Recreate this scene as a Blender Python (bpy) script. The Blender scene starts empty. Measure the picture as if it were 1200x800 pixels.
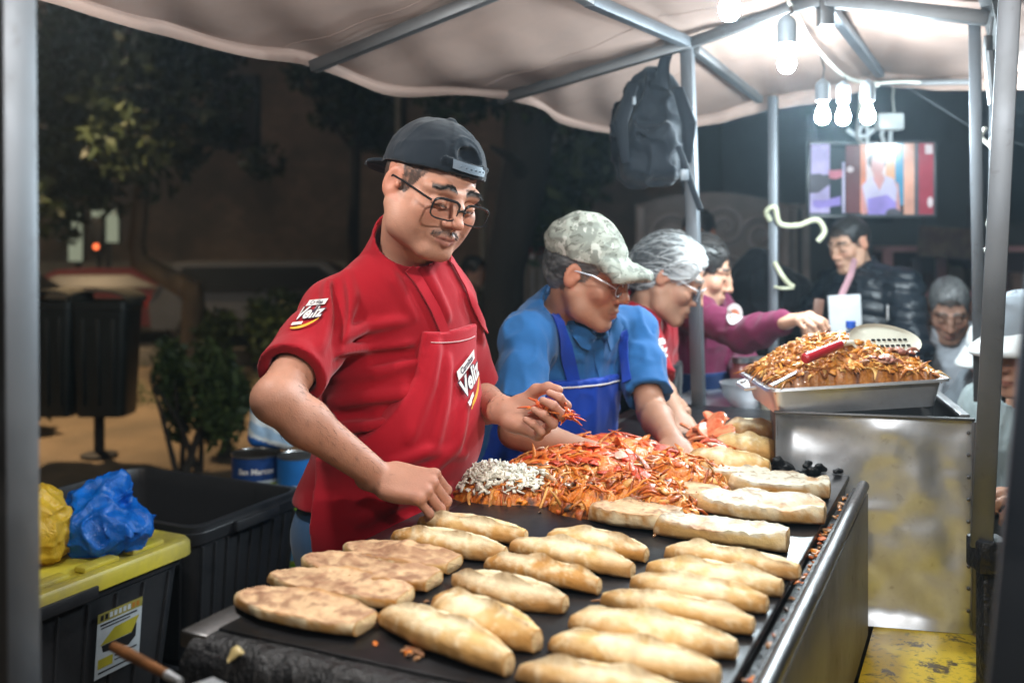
import bpy, bmesh, math, random
import numpy as np
from mathutils import Vector, Matrix
from mathutils.bvhtree import BVHTree

random.seed(7)
RNG = np.random.RandomState(11)
SC = bpy.context.scene
COL = SC.collection
F = 1167.0          # focal length in pixels of the 1200 px wide photograph
EYE = 1.5           # camera height
HORIZON = 275.0

def P(px, py, y):
    """world point seen at a pixel of the photograph, y metres in front of the camera"""
    return np.array([(px - 600.0) * y / F, y, EYE - (py - HORIZON) * y / F])

def G(px, py, z=1.0):
    """world point on the horizontal plane z seen at a pixel"""
    y = (EYE - z) * F / (py - HORIZON)
    return np.array([(px - 600.0) * y / F, y, z])

def unit(v):
    v = np.array(v, float)
    return v / (np.linalg.norm(v) + 1e-12)

AL = np.array([0.4289, 0.9033, 0.0])    # along the stall
AT = np.array([0.9033, -0.4289, 0.0])   # across the stall, towards the customers
UP = np.array([0.0, 0.0, 1.0])

# ------------------------------------------------------------------ objects
def tag(o, label=None, cat=None, group=None, kind=None):
    if label: o['label'] = label
    if cat: o['category'] = cat
    if group: o['group'] = group
    if kind: o['kind'] = kind
    return o

def empty(name, loc, label=None, cat=None, group=None, rotz=0.0):
    o = bpy.data.objects.new(name, None)
    o.empty_display_size = 0.1
    o.location = Vector([float(c) for c in loc]); o.rotation_euler = (0, 0, rotz)
    COL.objects.link(o)
    return tag(o, label, cat, group)

def origin_of(parent):
    v = np.zeros(3)
    while parent is not None:
        v = v + np.array(parent.location); parent = parent.parent
    return v

def link_mesh(name, me, parent=None, mats=(), loc=None):
    o = bpy.data.objects.new(name, me)
    for m in mats: me.materials.append(m)
    COL.objects.link(o)
    if parent is not None: o.parent = parent
    if loc is not None: o.location = Vector([float(c) for c in loc])
    return o

def copy_tree(o, parent=None):
    c = o.copy(); COL.objects.link(c); c.parent = parent
    for k in [x for x in bpy.data.objects if x.parent == o]:
        copy_tree(k, c)
    return c

def np_mesh(name, V, Fc, smooth=True, cols=None):
    """fast mesh from arrays; Fc is an (n,4) or (n,3) integer array"""
    me = bpy.data.meshes.new(name)
    V = np.asarray(V, np.float32); Fc = np.asarray(Fc, np.int32)
    k = Fc.shape[1]
    me.vertices.add(len(V)); me.vertices.foreach_set('co', V.ravel())
    me.loops.add(Fc.size); me.loops.foreach_set('vertex_index', Fc.ravel())
    me.polygons.add(len(Fc))
    me.polygons.foreach_set('loop_start', np.arange(0, Fc.size, k, dtype=np.int32))
    me.polygons.foreach_set('loop_total', np.full(len(Fc), k, np.int32))
    me.update(calc_edges=True)
    if smooth: me.polygons.foreach_set('use_smooth', np.ones(len(Fc), bool))
    if cols is not None:
        a = me.attributes.new('tint', 'FLOAT_COLOR', 'POINT')
        c4 = np.ones((len(V), 4), np.float32); c4[:, :3] = cols
        a.data.foreach_set('color', c4.ravel())
    me.validate()
    return me

def curve(pts, n=6):
    """smooth curve through points"""
    P_ = [np.array(p, float) for p in pts]; out = []
    for i in range(len(P_) - 1):
        a, b, c, d = P_[max(i - 1, 0)], P_[i], P_[i + 1], P_[min(i + 2, len(P_) - 1)]
        for t in np.linspace(0, 1, n, endpoint=False): out.append(0.5 * (2 * b + (c - a) * t + (2 * a - 5 * b + 4 * c - d) * t * t + (-a + 3 * b - 3 * c + d) * t ** 3))
    return out + [P_[-1]]

class MB:
    """collects shapes in world coordinates and links them as one mesh object"""
    def __init__(s):
        s.v = []; s.f = []; s.m = []
    def add(s, V, Fs, mi=0):
        b = len(s.v)
        s.v.extend([tuple(map(float, p)) for p in V])
        for f in Fs:
            s.f.append(tuple(b + i for i in f)); s.m.append(mi)
        return s
    def quad(s, a, b, c, d, mi=0):
        return s.add([a, b, c, d], [(0, 1, 2, 3)], mi)
    def box(s, c, half, R=None, bev=0.0, mi=0, seg=2):
        bm = bmesh.new(); bmesh.ops.create_cube(bm, size=2.0)
        for v in bm.verts: v.co = Vector((v.co.x * half[0], v.co.y * half[1], v.co.z * half[2]))
        if bev > 0:
            bmesh.ops.bevel(bm, geom=list(bm.edges), offset=bev, segments=seg, profile=0.5, affect='EDGES', clamp_overlap=True)
        bm.verts.index_update()
        V = np.array([v.co[:] for v in bm.verts])
        if R is not None: V = V @ np.array(R).T
        V = V + np.array(c)
        Fs = [[v.index for v in f.verts] for f in bm.faces]
        bm.free()
        return s.add(V, Fs, mi)
    def bar(s, a, b, w, h=None, up=UP, bev=0.002, mi=0):
        """rectangular bar from a to b"""
        a = np.array(a, float); b = np.array(b, float); h = h or w
        x = unit(b - a); y = np.cross(up, x)
        if np.linalg.norm(y) < 1e-3: y = np.cross([0, 1, 0], x)
        y = unit(y); z = np.cross(x, y)
        return s.box((a + b) / 2, (np.linalg.norm(b - a) / 2, w / 2, h / 2), np.column_stack([x, y, z]), bev, mi)
    def tube(s, pts, r, n=10, mi=0, cap=True, flat=None):
        """round tube along points; r a number or one radius per point; flat=(axis, factor) squeezes it"""
        pts = [np.array(p, float) for p in pts]; m = len(pts)
        rr = [r] * m if np.isscalar(r) else list(r)
        t = [unit(pts[min(i + 1, m - 1)] - pts[max(i - 1, 0)]) for i in range(m)]
        ref = np.array([0, 0, 1.0]) if abs(t[0][2]) < 0.9 else np.array([1.0, 0, 0])
        u = unit(np.cross(t[0], ref)); V = []; Fs = []
        for i in range(m):
            u = unit(u - np.dot(u, t[i]) * t[i]); w = np.cross(t[i], u)
            for k in range(n):
                a = 2 * math.pi * k / n
                d = math.cos(a) * u + math.sin(a) * w
                if flat is not None:
                    ax = np.array(flat[0]); d = d + (flat[1] - 1) * np.dot(d, ax) * ax
                V.append(pts[i] + rr[i] * d)
        for i in range(m - 1):
            for k in range(n):
                k2 = (k + 1) % n
                Fs.append((i * n + k, i * n + k2, (i + 1) * n + k2, (i + 1) * n + k))
        if cap:
            Fs.append(tuple(range(n - 1, -1, -1))); Fs.append(tuple((m - 1) * n + k for k in range(n)))
        return s.add(V, Fs, mi)
    def lathe(s, c, prof, n=24, ax=None, mi=0, sx=1.0, sy=1.0, rot=0.0):
        """profile [(radius, z)] turned about the vertical through c (or frame ax, 3x3 columns)"""
        V = []; Fs = []; m = len(prof)
        for r, z in prof:
            for k in range(n):
                a = 2 * math.pi * k / n + rot
                V.append((r * math.cos(a) * sx, r * math.sin(a) * sy, z))
        V = np.array(V)
        if ax is not None: V = V @ np.array(ax).T
        V = V + np.array(c)
        for i in range(m - 1):
            for k in range(n):
                k2 = (k + 1) % n
                Fs.append((i * n + k, i * n + k2, (i + 1) * n + k2, (i + 1) * n + k))
        if prof[0][0] > 1e-6: Fs.append(tuple(range(n - 1, -1, -1)))
        if prof[-1][0] > 1e-6: Fs.append(tuple((m - 1) * n + k for k in range(n)))
        return s.add(V, Fs, mi)
    def loft(s, rings, mi=0, cap=True):
        n = len(rings[0]); V = [p for r in rings for p in r]; Fs = []
        for i in range(len(rings) - 1):
            for k in range(n):
                k2 = (k + 1) % n
                Fs.append((i * n + k, i * n + k2, (i + 1) * n + k2, (i + 1) * n + k))
        if cap:
            Fs.append(tuple(range(n - 1, -1, -1))); Fs.append(tuple((len(rings) - 1) * n + k for k in range(n)))
        return s.add(V, Fs, mi)
    def prism(s, pts, d, mi=0):
        """extrude a planar outline by vector d"""
        a = [np.array(p, float) for p in pts]; b = [p + np.array(d) for p in a]; n = len(a)
        Fs = [tuple(range(n - 1, -1, -1)), tuple(range(n, 2 * n))]
        Fs += [(i, (i + 1) % n, n + (i + 1) % n, n + i) for i in range(n)]
        return s.add(a + b, Fs, mi)
    def grid(s, A, mi=0, thick=None):
        """A: (m,n,3) array of points; thick gives the sheet a second side"""
        A = np.array(A, float); m, n = A.shape[:2]
        V = A.reshape(-1, 3); Fs = []
        for i in range(m - 1):
            for j in range(n - 1):
                Fs.append((i * n + j, i * n + j + 1, (i + 1) * n + j + 1, (i + 1) * n + j))
        if thick is not None:
            N = np.zeros_like(A)
            du = np.gradient(A, axis=0); dv = np.gradient(A, axis=1)
            N = np.cross(du, dv); N /= np.linalg.norm(N, axis=2, keepdims=True) + 1e-9
            B = (A + N * thick).reshape(-1, 3); k = m * n
            Fs2 = [tuple(k + i for i in f[::-1]) for f in Fs]
            V = np.vstack([V, B]); Fs = Fs + Fs2
            for i in range(m - 1):
                Fs.append((i * n, (i + 1) * n, k + (i + 1) * n, k + i * n))
                Fs.append((i * n + n - 1, k + i * n + n - 1, k + (i + 1) * n + n - 1, (i + 1) * n + n - 1))
            for j in range(n - 1):
                Fs.append((j, k + j, k + j + 1, j + 1))
                o = (m - 1) * n
                Fs.append((o + j, o + j + 1, k + o + j + 1, k + o + j))
        return s.add(V, Fs, mi)
    def build(s, name, mats, parent=None, smooth=35, base=None, recalc=True):
        """base: world point used as the object's origin"""
        if not isinstance(mats, (list, tuple)): mats = [mats]
        org = origin_of(parent)
        off = np.array(base if base is not None else org, float)
        me = bpy.data.meshes.new(name)
        V = np.array(s.v) - off
        me.from_pydata(V.tolist(), [], s.f)
        for m in mats: me.materials.append(m)
        me.polygons.foreach_set('material_index', np.array(s.m, np.int32))
        if recalc:
            bm = bmesh.new(); bm.from_mesh(me)
            bmesh.ops.recalc_face_normals(bm, faces=list(bm.faces)); bm.to_mesh(me); bm.free()
        if smooth:
            me.polygons.foreach_set('use_smooth', np.ones(len(me.polygons), bool))
            me.set_sharp_from_angle(angle=math.radians(smooth))
        me.update()
        o = link_mesh(name, me, parent)
        o.location = Vector((off - org).tolist())
        return o

# ------------------------------------------------------------------ noise
_T = RNG.rand(32, 32, 32).astype(np.float32)
def vnoise(p, scale=1.0, seed=0):
    """smooth value noise 0..1 at points p (n,3)"""
    q = np.asarray(p, np.float64) * scale + np.array([seed * 7.31 + 100.0, seed * 3.17 + 100.0, seed * 5.77 + 100.0])
    i = np.floor(q).astype(np.int64); f = q - i; f = f * f * (3 - 2 * f); i &= 31; j = (i + 1) & 31
    x0, y0, z0 = i.T; x1, y1, z1 = j.T; fx, fy, fz = f.T
    a = _T[x0, y0, z0] * (1 - fx) + _T[x1, y0, z0] * fx
    b = _T[x0, y1, z0] * (1 - fx) + _T[x1, y1, z0] * fx
    c = _T[x0, y0, z1] * (1 - fx) + _T[x1, y0, z1] * fx
    d = _T[x0, y1, z1] * (1 - fx) + _T[x1, y1, z1] * fx
    return (a * (1 - fy) + b * fy) * (1 - fz) + (c * (1 - fy) + d * fy) * fz
def fbm(p, scale, seed=0, oct=3):
    s = 0; a = 1.0; t = 0
    for k in range(oct):
        s = s + a * vnoise(p, scale * 2 ** k, seed + k); t += a; a *= 0.5
    return s / t
def ridge(p, scale, seed=0):
    return 1 - np.abs(2 * vnoise(p, scale, seed) - 1)

# ------------------------------------------------------------------ implicit shapes (for bodies, clothes, rolls)
class SDF:
    def __init__(s, lo, hi, h):
        s.lo = np.array(lo, float); s.h = h
        s.n = np.ceil((np.array(hi, float) - s.lo) / h).astype(int) + 1
        s.d = np.full(s.n, 0.5, np.float32)
        s.ax = [(s.lo[i] + h * np.arange(s.n[i])).astype(np.float32) for i in range(3)]
    def _win(s, lo, hi):
        a = np.clip(np.floor((np.array(lo) - s.lo) / s.h).astype(int), 0, s.n)
        b = np.clip(np.ceil((np.array(hi) - s.lo) / s.h).astype(int) + 1, 0, s.n)
        if (b <= a).any(): return None
        sl = tuple(slice(a[i], b[i]) for i in range(3))
        return sl, s.ax[0][sl[0]][:, None, None], s.ax[1][sl[1]][None, :, None], s.ax[2][sl[2]][None, None, :]
    def _put(s, lo, hi, f, k, mode):
        w = s._win(np.array(lo) - k - 3 * s.h, np.array(hi) + k + 3 * s.h)
        if w is None: return s
        sl, X, Y, Z = w
        b = f(X, Y, Z); a = s.d[sl]
        if mode == 'sub': b = -b; a_, b_ = -a, -b
        else: a_, b_ = a, b
        if k > 0:
            hh = np.maximum(k - np.abs(a_ - b_), 0) / k
            r = np.minimum(a_, b_) - hh * hh * k * 0.25
        else: r = np.minimum(a_, b_)
        s.d[sl] = -r if mode == 'sub' else r
        return s
    def cone(s, a, b, ra, rb=None, k=0.01, flat=None, mode='add'):
        a = np.array(a, float); b = np.array(b, float); rb = ra if rb is None else rb
        ba = b - a; L2 = max(np.dot(ba, ba), 1e-9); R = max(ra, rb)
        if flat is not None: R = R * max(1.0, 1.0 / flat[1])
        def f(X, Y, Z):
            x = X - a[0]; y = Y - a[1]; z = Z - a[2]
            t = np.clip((x * ba[0] + y * ba[1] + z * ba[2]) / L2, 0, 1)
            dx = x - t * ba[0]; dy = y - t * ba[1]; dz = z - t * ba[2]
            if flat is not None:
                u = flat[0]; q = (flat[1] - 1) * (dx * u[0] + dy * u[1] + dz * u[2])
                dx = dx + q * u[0]; dy = dy + q * u[1]; dz = dz + q * u[2]
            return (np.sqrt(dx * dx + dy * dy + dz * dz) - (ra + (rb - ra) * t)).astype(np.float32)
        return s._put(np.minimum(a, b) - R, np.maximum(a, b) + R, f, k, mode)
    def chain(s, pts, rs, k=0.01, flat=None, mode='add'):
        for i in range(len(pts) - 1): s.cone(pts[i], pts[i + 1], rs[i], rs[i + 1], k, flat, mode)
        return s
    def ell(s, c, r, R=None, k=0.01, mode='add'):
        c = np.array(c, float); r = np.array(r, float); R = np.eye(3) if R is None else np.array(R)
        B = np.sqrt(((R * r) ** 2).sum(1))
        def f(X, Y, Z):
            x = X - c[0]; y = Y - c[1]; z = Z - c[2]
            u = [(x * R[0, i] + y * R[1, i] + z * R[2, i]) / r[i] for i in range(3)]
            k0 = np.sqrt(u[0] ** 2 + u[1] ** 2 + u[2] ** 2)
            k1 = np.sqrt((u[0] / r[0]) ** 2 + (u[1] / r[1]) ** 2 + (u[2] / r[2]) ** 2) + 1e-6
            return (k0 * (k0 - 1) / k1).astype(np.float32)
        return s._put(c - B, c + B, f, k, mode)
    def box(s, c, half, R=None, r=0.0, k=0.0, mode='add'):
        c = np.array(c, float); hf = np.array(half, float) - r; R = np.eye(3) if R is None else np.array(R)
        B = np.sqrt(((R * (hf + r)) ** 2).sum(1)) * 1.75
        def f(X, Y, Z):
            x = X - c[0]; y = Y - c[1]; z = Z - c[2]
            q = [np.abs(x * R[0, i] + y * R[1, i] + z * R[2, i]) - hf[i] for i in range(3)]
            o = np.sqrt(sum(np.maximum(t, 0) ** 2 for t in q))
            return (o + np.minimum(np.maximum(np.maximum(q[0], q[1]), q[2]), 0) - r).astype(np.float32)
        return s._put(c - B, c + B, f, k, mode)
    def cut(s, c, n, k=0.0):
        """remove everything on the side n of the plane through c"""
        n = unit(n); c = np.array(c, float)
        p = (s.ax[0][:, None, None] - c[0]) * n[0] + (s.ax[1][None, :, None] - c[1]) * n[1] + (s.ax[2][None, None, :] - c[2]) * n[2]
        s.d = np.maximum(s.d, p.astype(np.float32))
        return s
    def band(s, w):
        idx = np.nonzero(np.abs(s.d) < w)
        pts = np.stack([s.ax[i][idx[i]] for i in range(3)], 1).astype(np.float64)
        return idx, pts
    def disp(s, fn, w=0.03):
        idx, pts = s.band(w)
        s.d[idx] += fn(pts).astype(np.float32)
        return s
    def copy(s):
        o = SDF.__new__(SDF); o.lo, o.h, o.n, o.ax = s.lo, s.h, s.n, s.ax; o.d = s.d.copy(); return o
    def mesh(s, it=2):
        d = s.d.copy()
        d[0] = d[-1] = 0.1; d[:, 0] = d[:, -1] = 0.1; d[:, :, 0] = d[:, :, -1] = 0.1
        S = d < 0; c = S[:-1]
        cnt = np.zeros(np.array(d.shape) - 1, np.uint8)
        for i in (0, 1):
            for j in (0, 1):
                for k in (0, 1):
                    cnt += S[i:S.shape[0] - 1 + i, j:S.shape[1] - 1 + j, k:S.shape[2] - 1 + k]
        ix, iy, iz = np.nonzero((cnt > 0) & (cnt < 8))
        n = len(ix); cid = np.full(cnt.shape, -1, np.int32); cid[ix, iy, iz] = np.arange(n)
        D = {(i, j, k): d[ix + i, iy + j, iz + k].astype(np.float64) for i in (0, 1) for j in (0, 1) for k in (0, 1)}
        acc = np.zeros((n, 3)); m = np.zeros(n)
        for a in range(3):
            o1, o2 = [x for x in range(3) if x != a]
            for u in (0, 1):
                for v in (0, 1):
                    p = [0, 0, 0]; p[o1] = u; p[o2] = v; q = list(p); q[a] = 1
                    da, db = D[tuple(p)], D[tuple(q)]
                    cr = (da < 0) != (db < 0)
                    t = np.where(cr, da / np.where(cr, da - db, 1), 0)
                    pt = np.zeros((n, 3)); pt[:, o1] = u; pt[:, o2] = v; pt[:, a] = t
                    acc[cr] += pt[cr]; m[cr] += 1
        V = acc / m[:, None] + np.stack([ix, iy, iz], 1)
        V = s.lo + V * s.h
        Q = []
        for a in range(3):
            o1, o2 = [(1, 2), (2, 0), (0, 1)][a]
            s0 = [slice(1, -1)] * 3; s1 = [slice(1, -1)] * 3
            s0[a] = slice(0, -1); s1[a] = slice(1, None)
            A = S[tuple(s0)]; B = S[tuple(s1)]
            e = np.stack(np.nonzero(A != B), 1)
            inside = A[tuple(e.T)]
            off = np.ones(3, int); off[a] = 0
            e = e + off
            def cell(du, dv):
                r = e.copy(); r[:, o1] -= du; r[:, o2] -= dv
                return cid[tuple(r.T)]
            q = np.stack([cell(1, 1), cell(0, 1), cell(0, 0), cell(1, 0)], 1)
            q[~inside] = q[~inside][:, ::-1]
            Q.append(q)
        Q = np.concatenate(Q); Q = Q[(Q >= 0).all(1)]
        V = smooth_np(V, Q, it)
        return V, Q

def smooth_np(V, Q, it=2, lam=0.5, mu=-0.52):
    if it <= 0: return V
    k = Q.shape[1]
    E = np.concatenate([Q[:, [i, (i + 1) % k]] for i in range(k)]); E = np.concatenate([E, E[:, ::-1]])
    n = len(V); deg = np.bincount(E[:, 0], minlength=n).astype(float); deg[deg == 0] = 1
    V = V.copy()
    for r in range(it):
        for w in (lam, mu):
            A = np.stack([np.bincount(E[:, 0], V[E[:, 1], c], minlength=n) for c in range(3)], 1) / deg[:, None]
            V = V + w * (A - V)
    return V

def sdf_obj(name, sdf, mat, parent=None, cols=None, it=2):
    V, Q = sdf.mesh(it)
    c = cols(V) if cols is not None else None
    me = np_mesh(name, V - origin_of(parent), Q, True, c)
    return link_mesh(name, me, parent, [mat] if not isinstance(mat, (list, tuple)) else mat)

def bvh_of(o, off):
    me = o.data; V = [Vector(v.co) + Vector(off) for v in me.vertices]
    return BVHTree.FromPolygons(V, [tuple(p.vertices) for p in me.polygons])

# ------------------------------------------------------------------ materials
def lin(r, g, b):
    f = lambda c: (c / 255 / 12.92) if c <= 10 else ((c / 255 + 0.055) / 1.055) ** 2.4
    return (f(r), f(g), f(b))

class NT:
    def __init__(s, name):
        s.m = bpy.data.materials.new(name); s.m.use_nodes = True
        s.t = s.m.node_tree; s.t.nodes.clear()
        s.out = s.n('ShaderNodeOutputMaterial')
    def n(s, ty, **kw):
        x = s.t.nodes.new(ty)
        for k, v in kw.items(): setattr(x, k, v)
        return x
    def l(s, a, b): s.t.links.new(a, b)
    def coord(s, scale=None):
        c = s.n('ShaderNodeTexCoord').outputs['Object']
        if scale is not None:
            mp = s.n('ShaderNodeMapping'); mp.inputs['Scale'].default_value = scale
            s.l(c, mp.inputs['Vector']); c = mp.outputs['Vector']
        return c
    def noise(s, scale, detail=4, rough=0.55, vec=None, dist=0.0):
        x = s.n('ShaderNodeTexNoise')
        x.inputs['Scale'].default_value = scale; x.inputs['Detail'].default_value = detail
        x.inputs['Roughness'].default_value = rough; x.inputs['Distortion'].default_value = dist
        s.l(vec if vec is not None else s.coord(), x.inputs['Vector'])
        return x.outputs['Fac']
    def ramp(s, fac, a, b, ca=(0, 0, 0), cb=(1, 1, 1)):
        r = s.n('ShaderNodeValToRGB'); e = r.color_ramp.elements
        e[0].position = a; e[1].position = b; e[0].color = (*ca, 1); e[1].color = (*cb, 1)
        s.l(fac, r.inputs['Fac']); return r.outputs['Color']
    def mix(s, fac, a, b, mode='MIX'):
        x = s.n('ShaderNodeMix', data_type='RGBA', blend_type=mode)
        for i, v in ((0, fac), (6, a), (7, b)):
            if isinstance(v, (int, float)): x.inputs[i].default_value = v
            elif isinstance(v, tuple): x.inputs[i].default_value = (*v, 1)
            else: s.l(v, x.inputs[i])
        return x.outputs[2]
    def math(s, op, a, b=0.0):
        x = s.n('ShaderNodeMath', operation=op)
        for i, v in ((0, a), (1, b)):
            if isinstance(v, (int, float)): x.inputs[i].default_value = v
            else: s.l(v, x.inputs[i])
        return x.outputs[0]
    def bump(s, h, strength=0.3, dist=0.01, prev=None):
        b = s.n('ShaderNodeBump'); b.inputs['Strength'].default_value = strength; b.inputs['Distance'].default_value = dist
        s.l(h, b.inputs['Height'])
        if prev is not None: s.l(prev, b.inputs['Normal'])
        return b.outputs['Normal']
    def pbr(s, col, rough=0.5, metal=0.0, normal=None, spec=0.5, sss=0.0, coat=0.0, sheen=0.0, emis=None, es=0.0, trans=0.0, alpha=None):
        b = s.n('ShaderNodeBsdfPrincipled')
        def put(k, v):
            if v is None: return
            if isinstance(v, tuple): b.inputs[k].default_value = (*v, 1) if len(v) == 3 else v
            elif isinstance(v, (int, float)): b.inputs[k].default_value = v
            else: s.l(v, b.inputs[k])
        put('Base Color', col); put('Roughness', rough); put('Metallic', metal); put('Normal', normal)
        put('Specular IOR Level', spec); put('Coat Weight', coat); put('Sheen Weight', sheen)
        if sss > 0:
            put('Subsurface Weight', sss); b.inputs['Subsurface Radius'].default_value = (1.0, 0.35, 0.2); b.inputs['Subsurface Scale'].default_value = 0.006
        if emis is not None: put('Emission Color', emis); put('Emission Strength', es)
        if trans: put('Transmission Weight', trans)
        put('Alpha', alpha)
        s.l(b.outputs[0], s.out.inputs['Surface'])
        return s.m

def simple(name, col, rough=0.5, metal=0.0, var=0.25, scale=6.0, bump=0.0, bscale=60.0, bdist=0.004, c2=None, lo=0.4, hi=0.65, spec=0.5, rvar=0.0, sheen=0.0, coat=0.0, stretch=None):
    """base colour broken up by two noises, optional bump"""
    t = NT(name); vec = t.coord(stretch) if stretch else t.coord()
    n1 = t.noise(scale, 5, 0.6, vec)
    c2 = c2 or tuple(c * (1 - var) for c in col)
    c = t.mix(t.ramp(n1, lo, hi), c2, col)
    n2 = t.noise(scale * 7.3, 3, 0.6, vec)
    c = t.mix(t.math('MULTIPLY', n2, var * 0.8), c, tuple(x * 0.6 for x in col))
    nm = t.bump(t.noise(bscale, 4, 0.6, vec), bump, bdist) if bump else None
    r = rough
    if rvar: r = t.math('ADD', t.math('MULTIPLY', t.math('SUBTRACT', n1, 0.5), rvar * 2), rough)
    return t.pbr(c, r, metal, nm, spec, sheen=sheen, coat=coat)

def tinted(name, rough=0.5, sss=0.0, bump=0.15, bscale=220.0, bdist=0.001, spec=0.4, mott=0.12, mscale=40.0, sheen=0.0, coat=0.0):
    """albedo from the mesh's tint attribute, mottled"""
    t = NT(name)
    a = t.n('ShaderNodeAttribute', attribute_name='tint').outputs['Color']
    n = t.noise(mscale, 5, 0.6)
    f = t.math('ADD', t.math('MULTIPLY', n, 2 * mott), 1 - mott)
    cmb = t.n('ShaderNodeCombineColor')
    for i in range(3): t.l(f, cmb.inputs[i])
    c = t.mix(1.0, a, cmb.outputs[0], 'MULTIPLY')
    nm = t.bump(t.noise(bscale, 3, 0.6), bump, bdist) if bump else None
    return t.pbr(c, rough, 0.0, nm, spec, sss=sss, sheen=sheen, coat=coat)

def emit(name, col, strength):
    t = NT(name); e = t.n('ShaderNodeEmission'); e.inputs[0].default_value = (*col, 1); e.inputs[1].default_value = strength
    t.l(e.outputs[0], t.out.inputs['Surface']); return t.m

def weave(name, col, var=0.15, rough=0.85, scale=900.0, sheen=0.15, big=5.0, c2=None):
    """woven cloth: fine thread bump, faint fading"""
    t = NT(name); vec = t.coord()
    c2 = c2 or tuple(c * (1 - var) for c in col)
    c = t.mix(t.ramp(t.noise(big, 4), 0.35, 0.7), c2, col)
    c = t.mix(t.math('MULTIPLY', t.noise(260, 2), 0.18), c, tuple(x * 0.5 for x in col))
    w = t.n('ShaderNodeTexWave'); w.inputs['Scale'].default_value = scale / 6; w.inputs['Distortion'].default_value = 1.5
    t.l(vec, w.inputs['Vector'])
    nm = t.bump(t.noise(60, 4), 0.12, 0.004)
    nm = t.bump(w.outputs['Fac'], 0.12, 0.0008, nm)
    return t.pbr(c, rough, 0, nm, 0.12, sheen=sheen)
HAZE = 0.0055
EXPO = 0.28
# ================================================================== SETTING
M = {}
M['dirt'] = simple('dry_dirt', (0.20, 0.145, 0.09), 0.95, 0, 0.35, 1.2, 0.6, 18.0, 0.03, c2=(0.11, 0.085, 0.055), lo=0.35, hi=0.62)
M['asphalt'] = simple('asphalt', (0.05, 0.05, 0.052), 0.85, 0, 0.3, 2.0, 0.4, 90, 0.01)
M['kerb'] = simple('kerb_concrete', (0.30, 0.27, 0.22), 0.9, 0, 0.3, 3.0, 0.3, 40, 0.01)
M['grass'] = simple('grass_blades', (0.055, 0.075, 0.022), 0.8, 0, 0.4, 2.0)
M['bark'] = simple('bark', (0.17, 0.125, 0.08), 0.95, 0, 0.4, 5.0, 0.8, 30, 0.02, stretch=(1, 1, 0.25))
M['dark_bark'] = simple('dark_bark', (0.05, 0.043, 0.036), 0.95, 0, 0.4, 5.0, 0.8, 30, 0.02, stretch=(1, 1, 0.25))

def leafmat(name, a, b):
    t = NT(name)
    r = t.n('ShaderNodeAttribute', attribute_name='tint').outputs['Fac']
    c = t.mix(r, a, b)
    return t.pbr(c, 0.55, 0, None, 0.35)
M['leaf'] = leafmat('tree_leaves', (0.012, 0.024, 0.008), (0.036, 0.052, 0.018))
M['leaf_dark'] = leafmat('dark_leaves', (0.02, 0.038, 0.014), (0.05, 0.075, 0.025))
M['leaf_bush'] = leafmat('bush_leaves', (0.025, 0.045, 0.012), (0.07, 0.10, 0.028))

def leaves(name, mat, parent, blobs, n, size, seed=0):
    """many leaf faces spread through clumps; blobs: (centre, radii, weight)"""
    r = np.random.RandomState(seed); V = []; Q = []; T = []
    w = np.array([b[2] for b in blobs], float); w /= w.sum(); org = origin_of(parent)
    pick = r.choice(len(blobs), n, p=w)
    for i in pick:
        c, rad, _ = blobs[i]
        d = r.normal(size=3); d /= np.linalg.norm(d); q = r.rand() ** 0.45
        p = np.array(c) + d * q * np.array(rad)
        if vnoise(p[None], 1.6 / max(rad[0], 0.25), seed)[0] < 0.36: continue
        a = unit(r.normal(size=3) + np.array([0, 0, -0.3])); b = unit(np.cross(a, r.normal(size=3)))
        s = size * (0.6 + 0.8 * r.rand()); k = len(V)
        n_ = np.cross(a, b) * s * 0.18
        V += [p - a * s, p + b * s * 0.42 + n_, p + a * s, p - b * s * 0.42 + n_]
        Q.append((k, k + 1, k + 2, k + 3)); T += [r.rand()] * 4
    V = np.array(V) - org
    me = np_mesh(name, V, np.array(Q), False, np.repeat(np.array(T)[:, None], 3, 1))
    return link_mesh(name, me, parent, [mat])

# ground: one sheet that falls away to the street behind the planted strip
m = MB()
xs = np.unique(np.concatenate([np.linspace(-60, -8, 10), np.linspace(-8, 8, 50), np.linspace(8, 60, 10)]))
ys = np.unique(np.concatenate([np.linspace(-40, -2, 8), np.linspace(-2, 12, 44), np.linspace(12, 17, 20), np.linspace(17, 90, 12)]))
XX, YY = np.meshgrid(xs, ys, indexing='ij')
drop = np.clip((YY - 12.5) / 3.0, 0, 1); drop = drop * drop * (3 - 2 * drop)
ZZ = -0.5 * drop + np.where((YY > 3.2) & (YY < 15), 0.05 * (vnoise(np.stack([XX.ravel(), YY.ravel(), 0 * XX.ravel()], 1), 0.9, 3).reshape(XX.shape) - 0.5), 0)
m.grid(np.stack([XX, YY, ZZ], 2))
tag(m.build('ground', M['dirt'], smooth=60), kind='structure')
m = MB(); m.grid([[(-60, 16.2, -0.46), (-60, 24.0, -0.46)], [(60, 16.2, -0.46), (60, 24.0, -0.46)]])
tag(m.build('street', M['asphalt']), kind='structure')
m = MB()
for i in range(30):
    m.box((-15 + i * 1.0, 11.6 + 0.02 * math.sin(i * 2.1), 0.07), (0.49, 0.09, 0.11), None, 0.015)
tag(m.build('kerb', M['kerb'], base=(0, 11.6, 0)), kind='structure')
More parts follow.
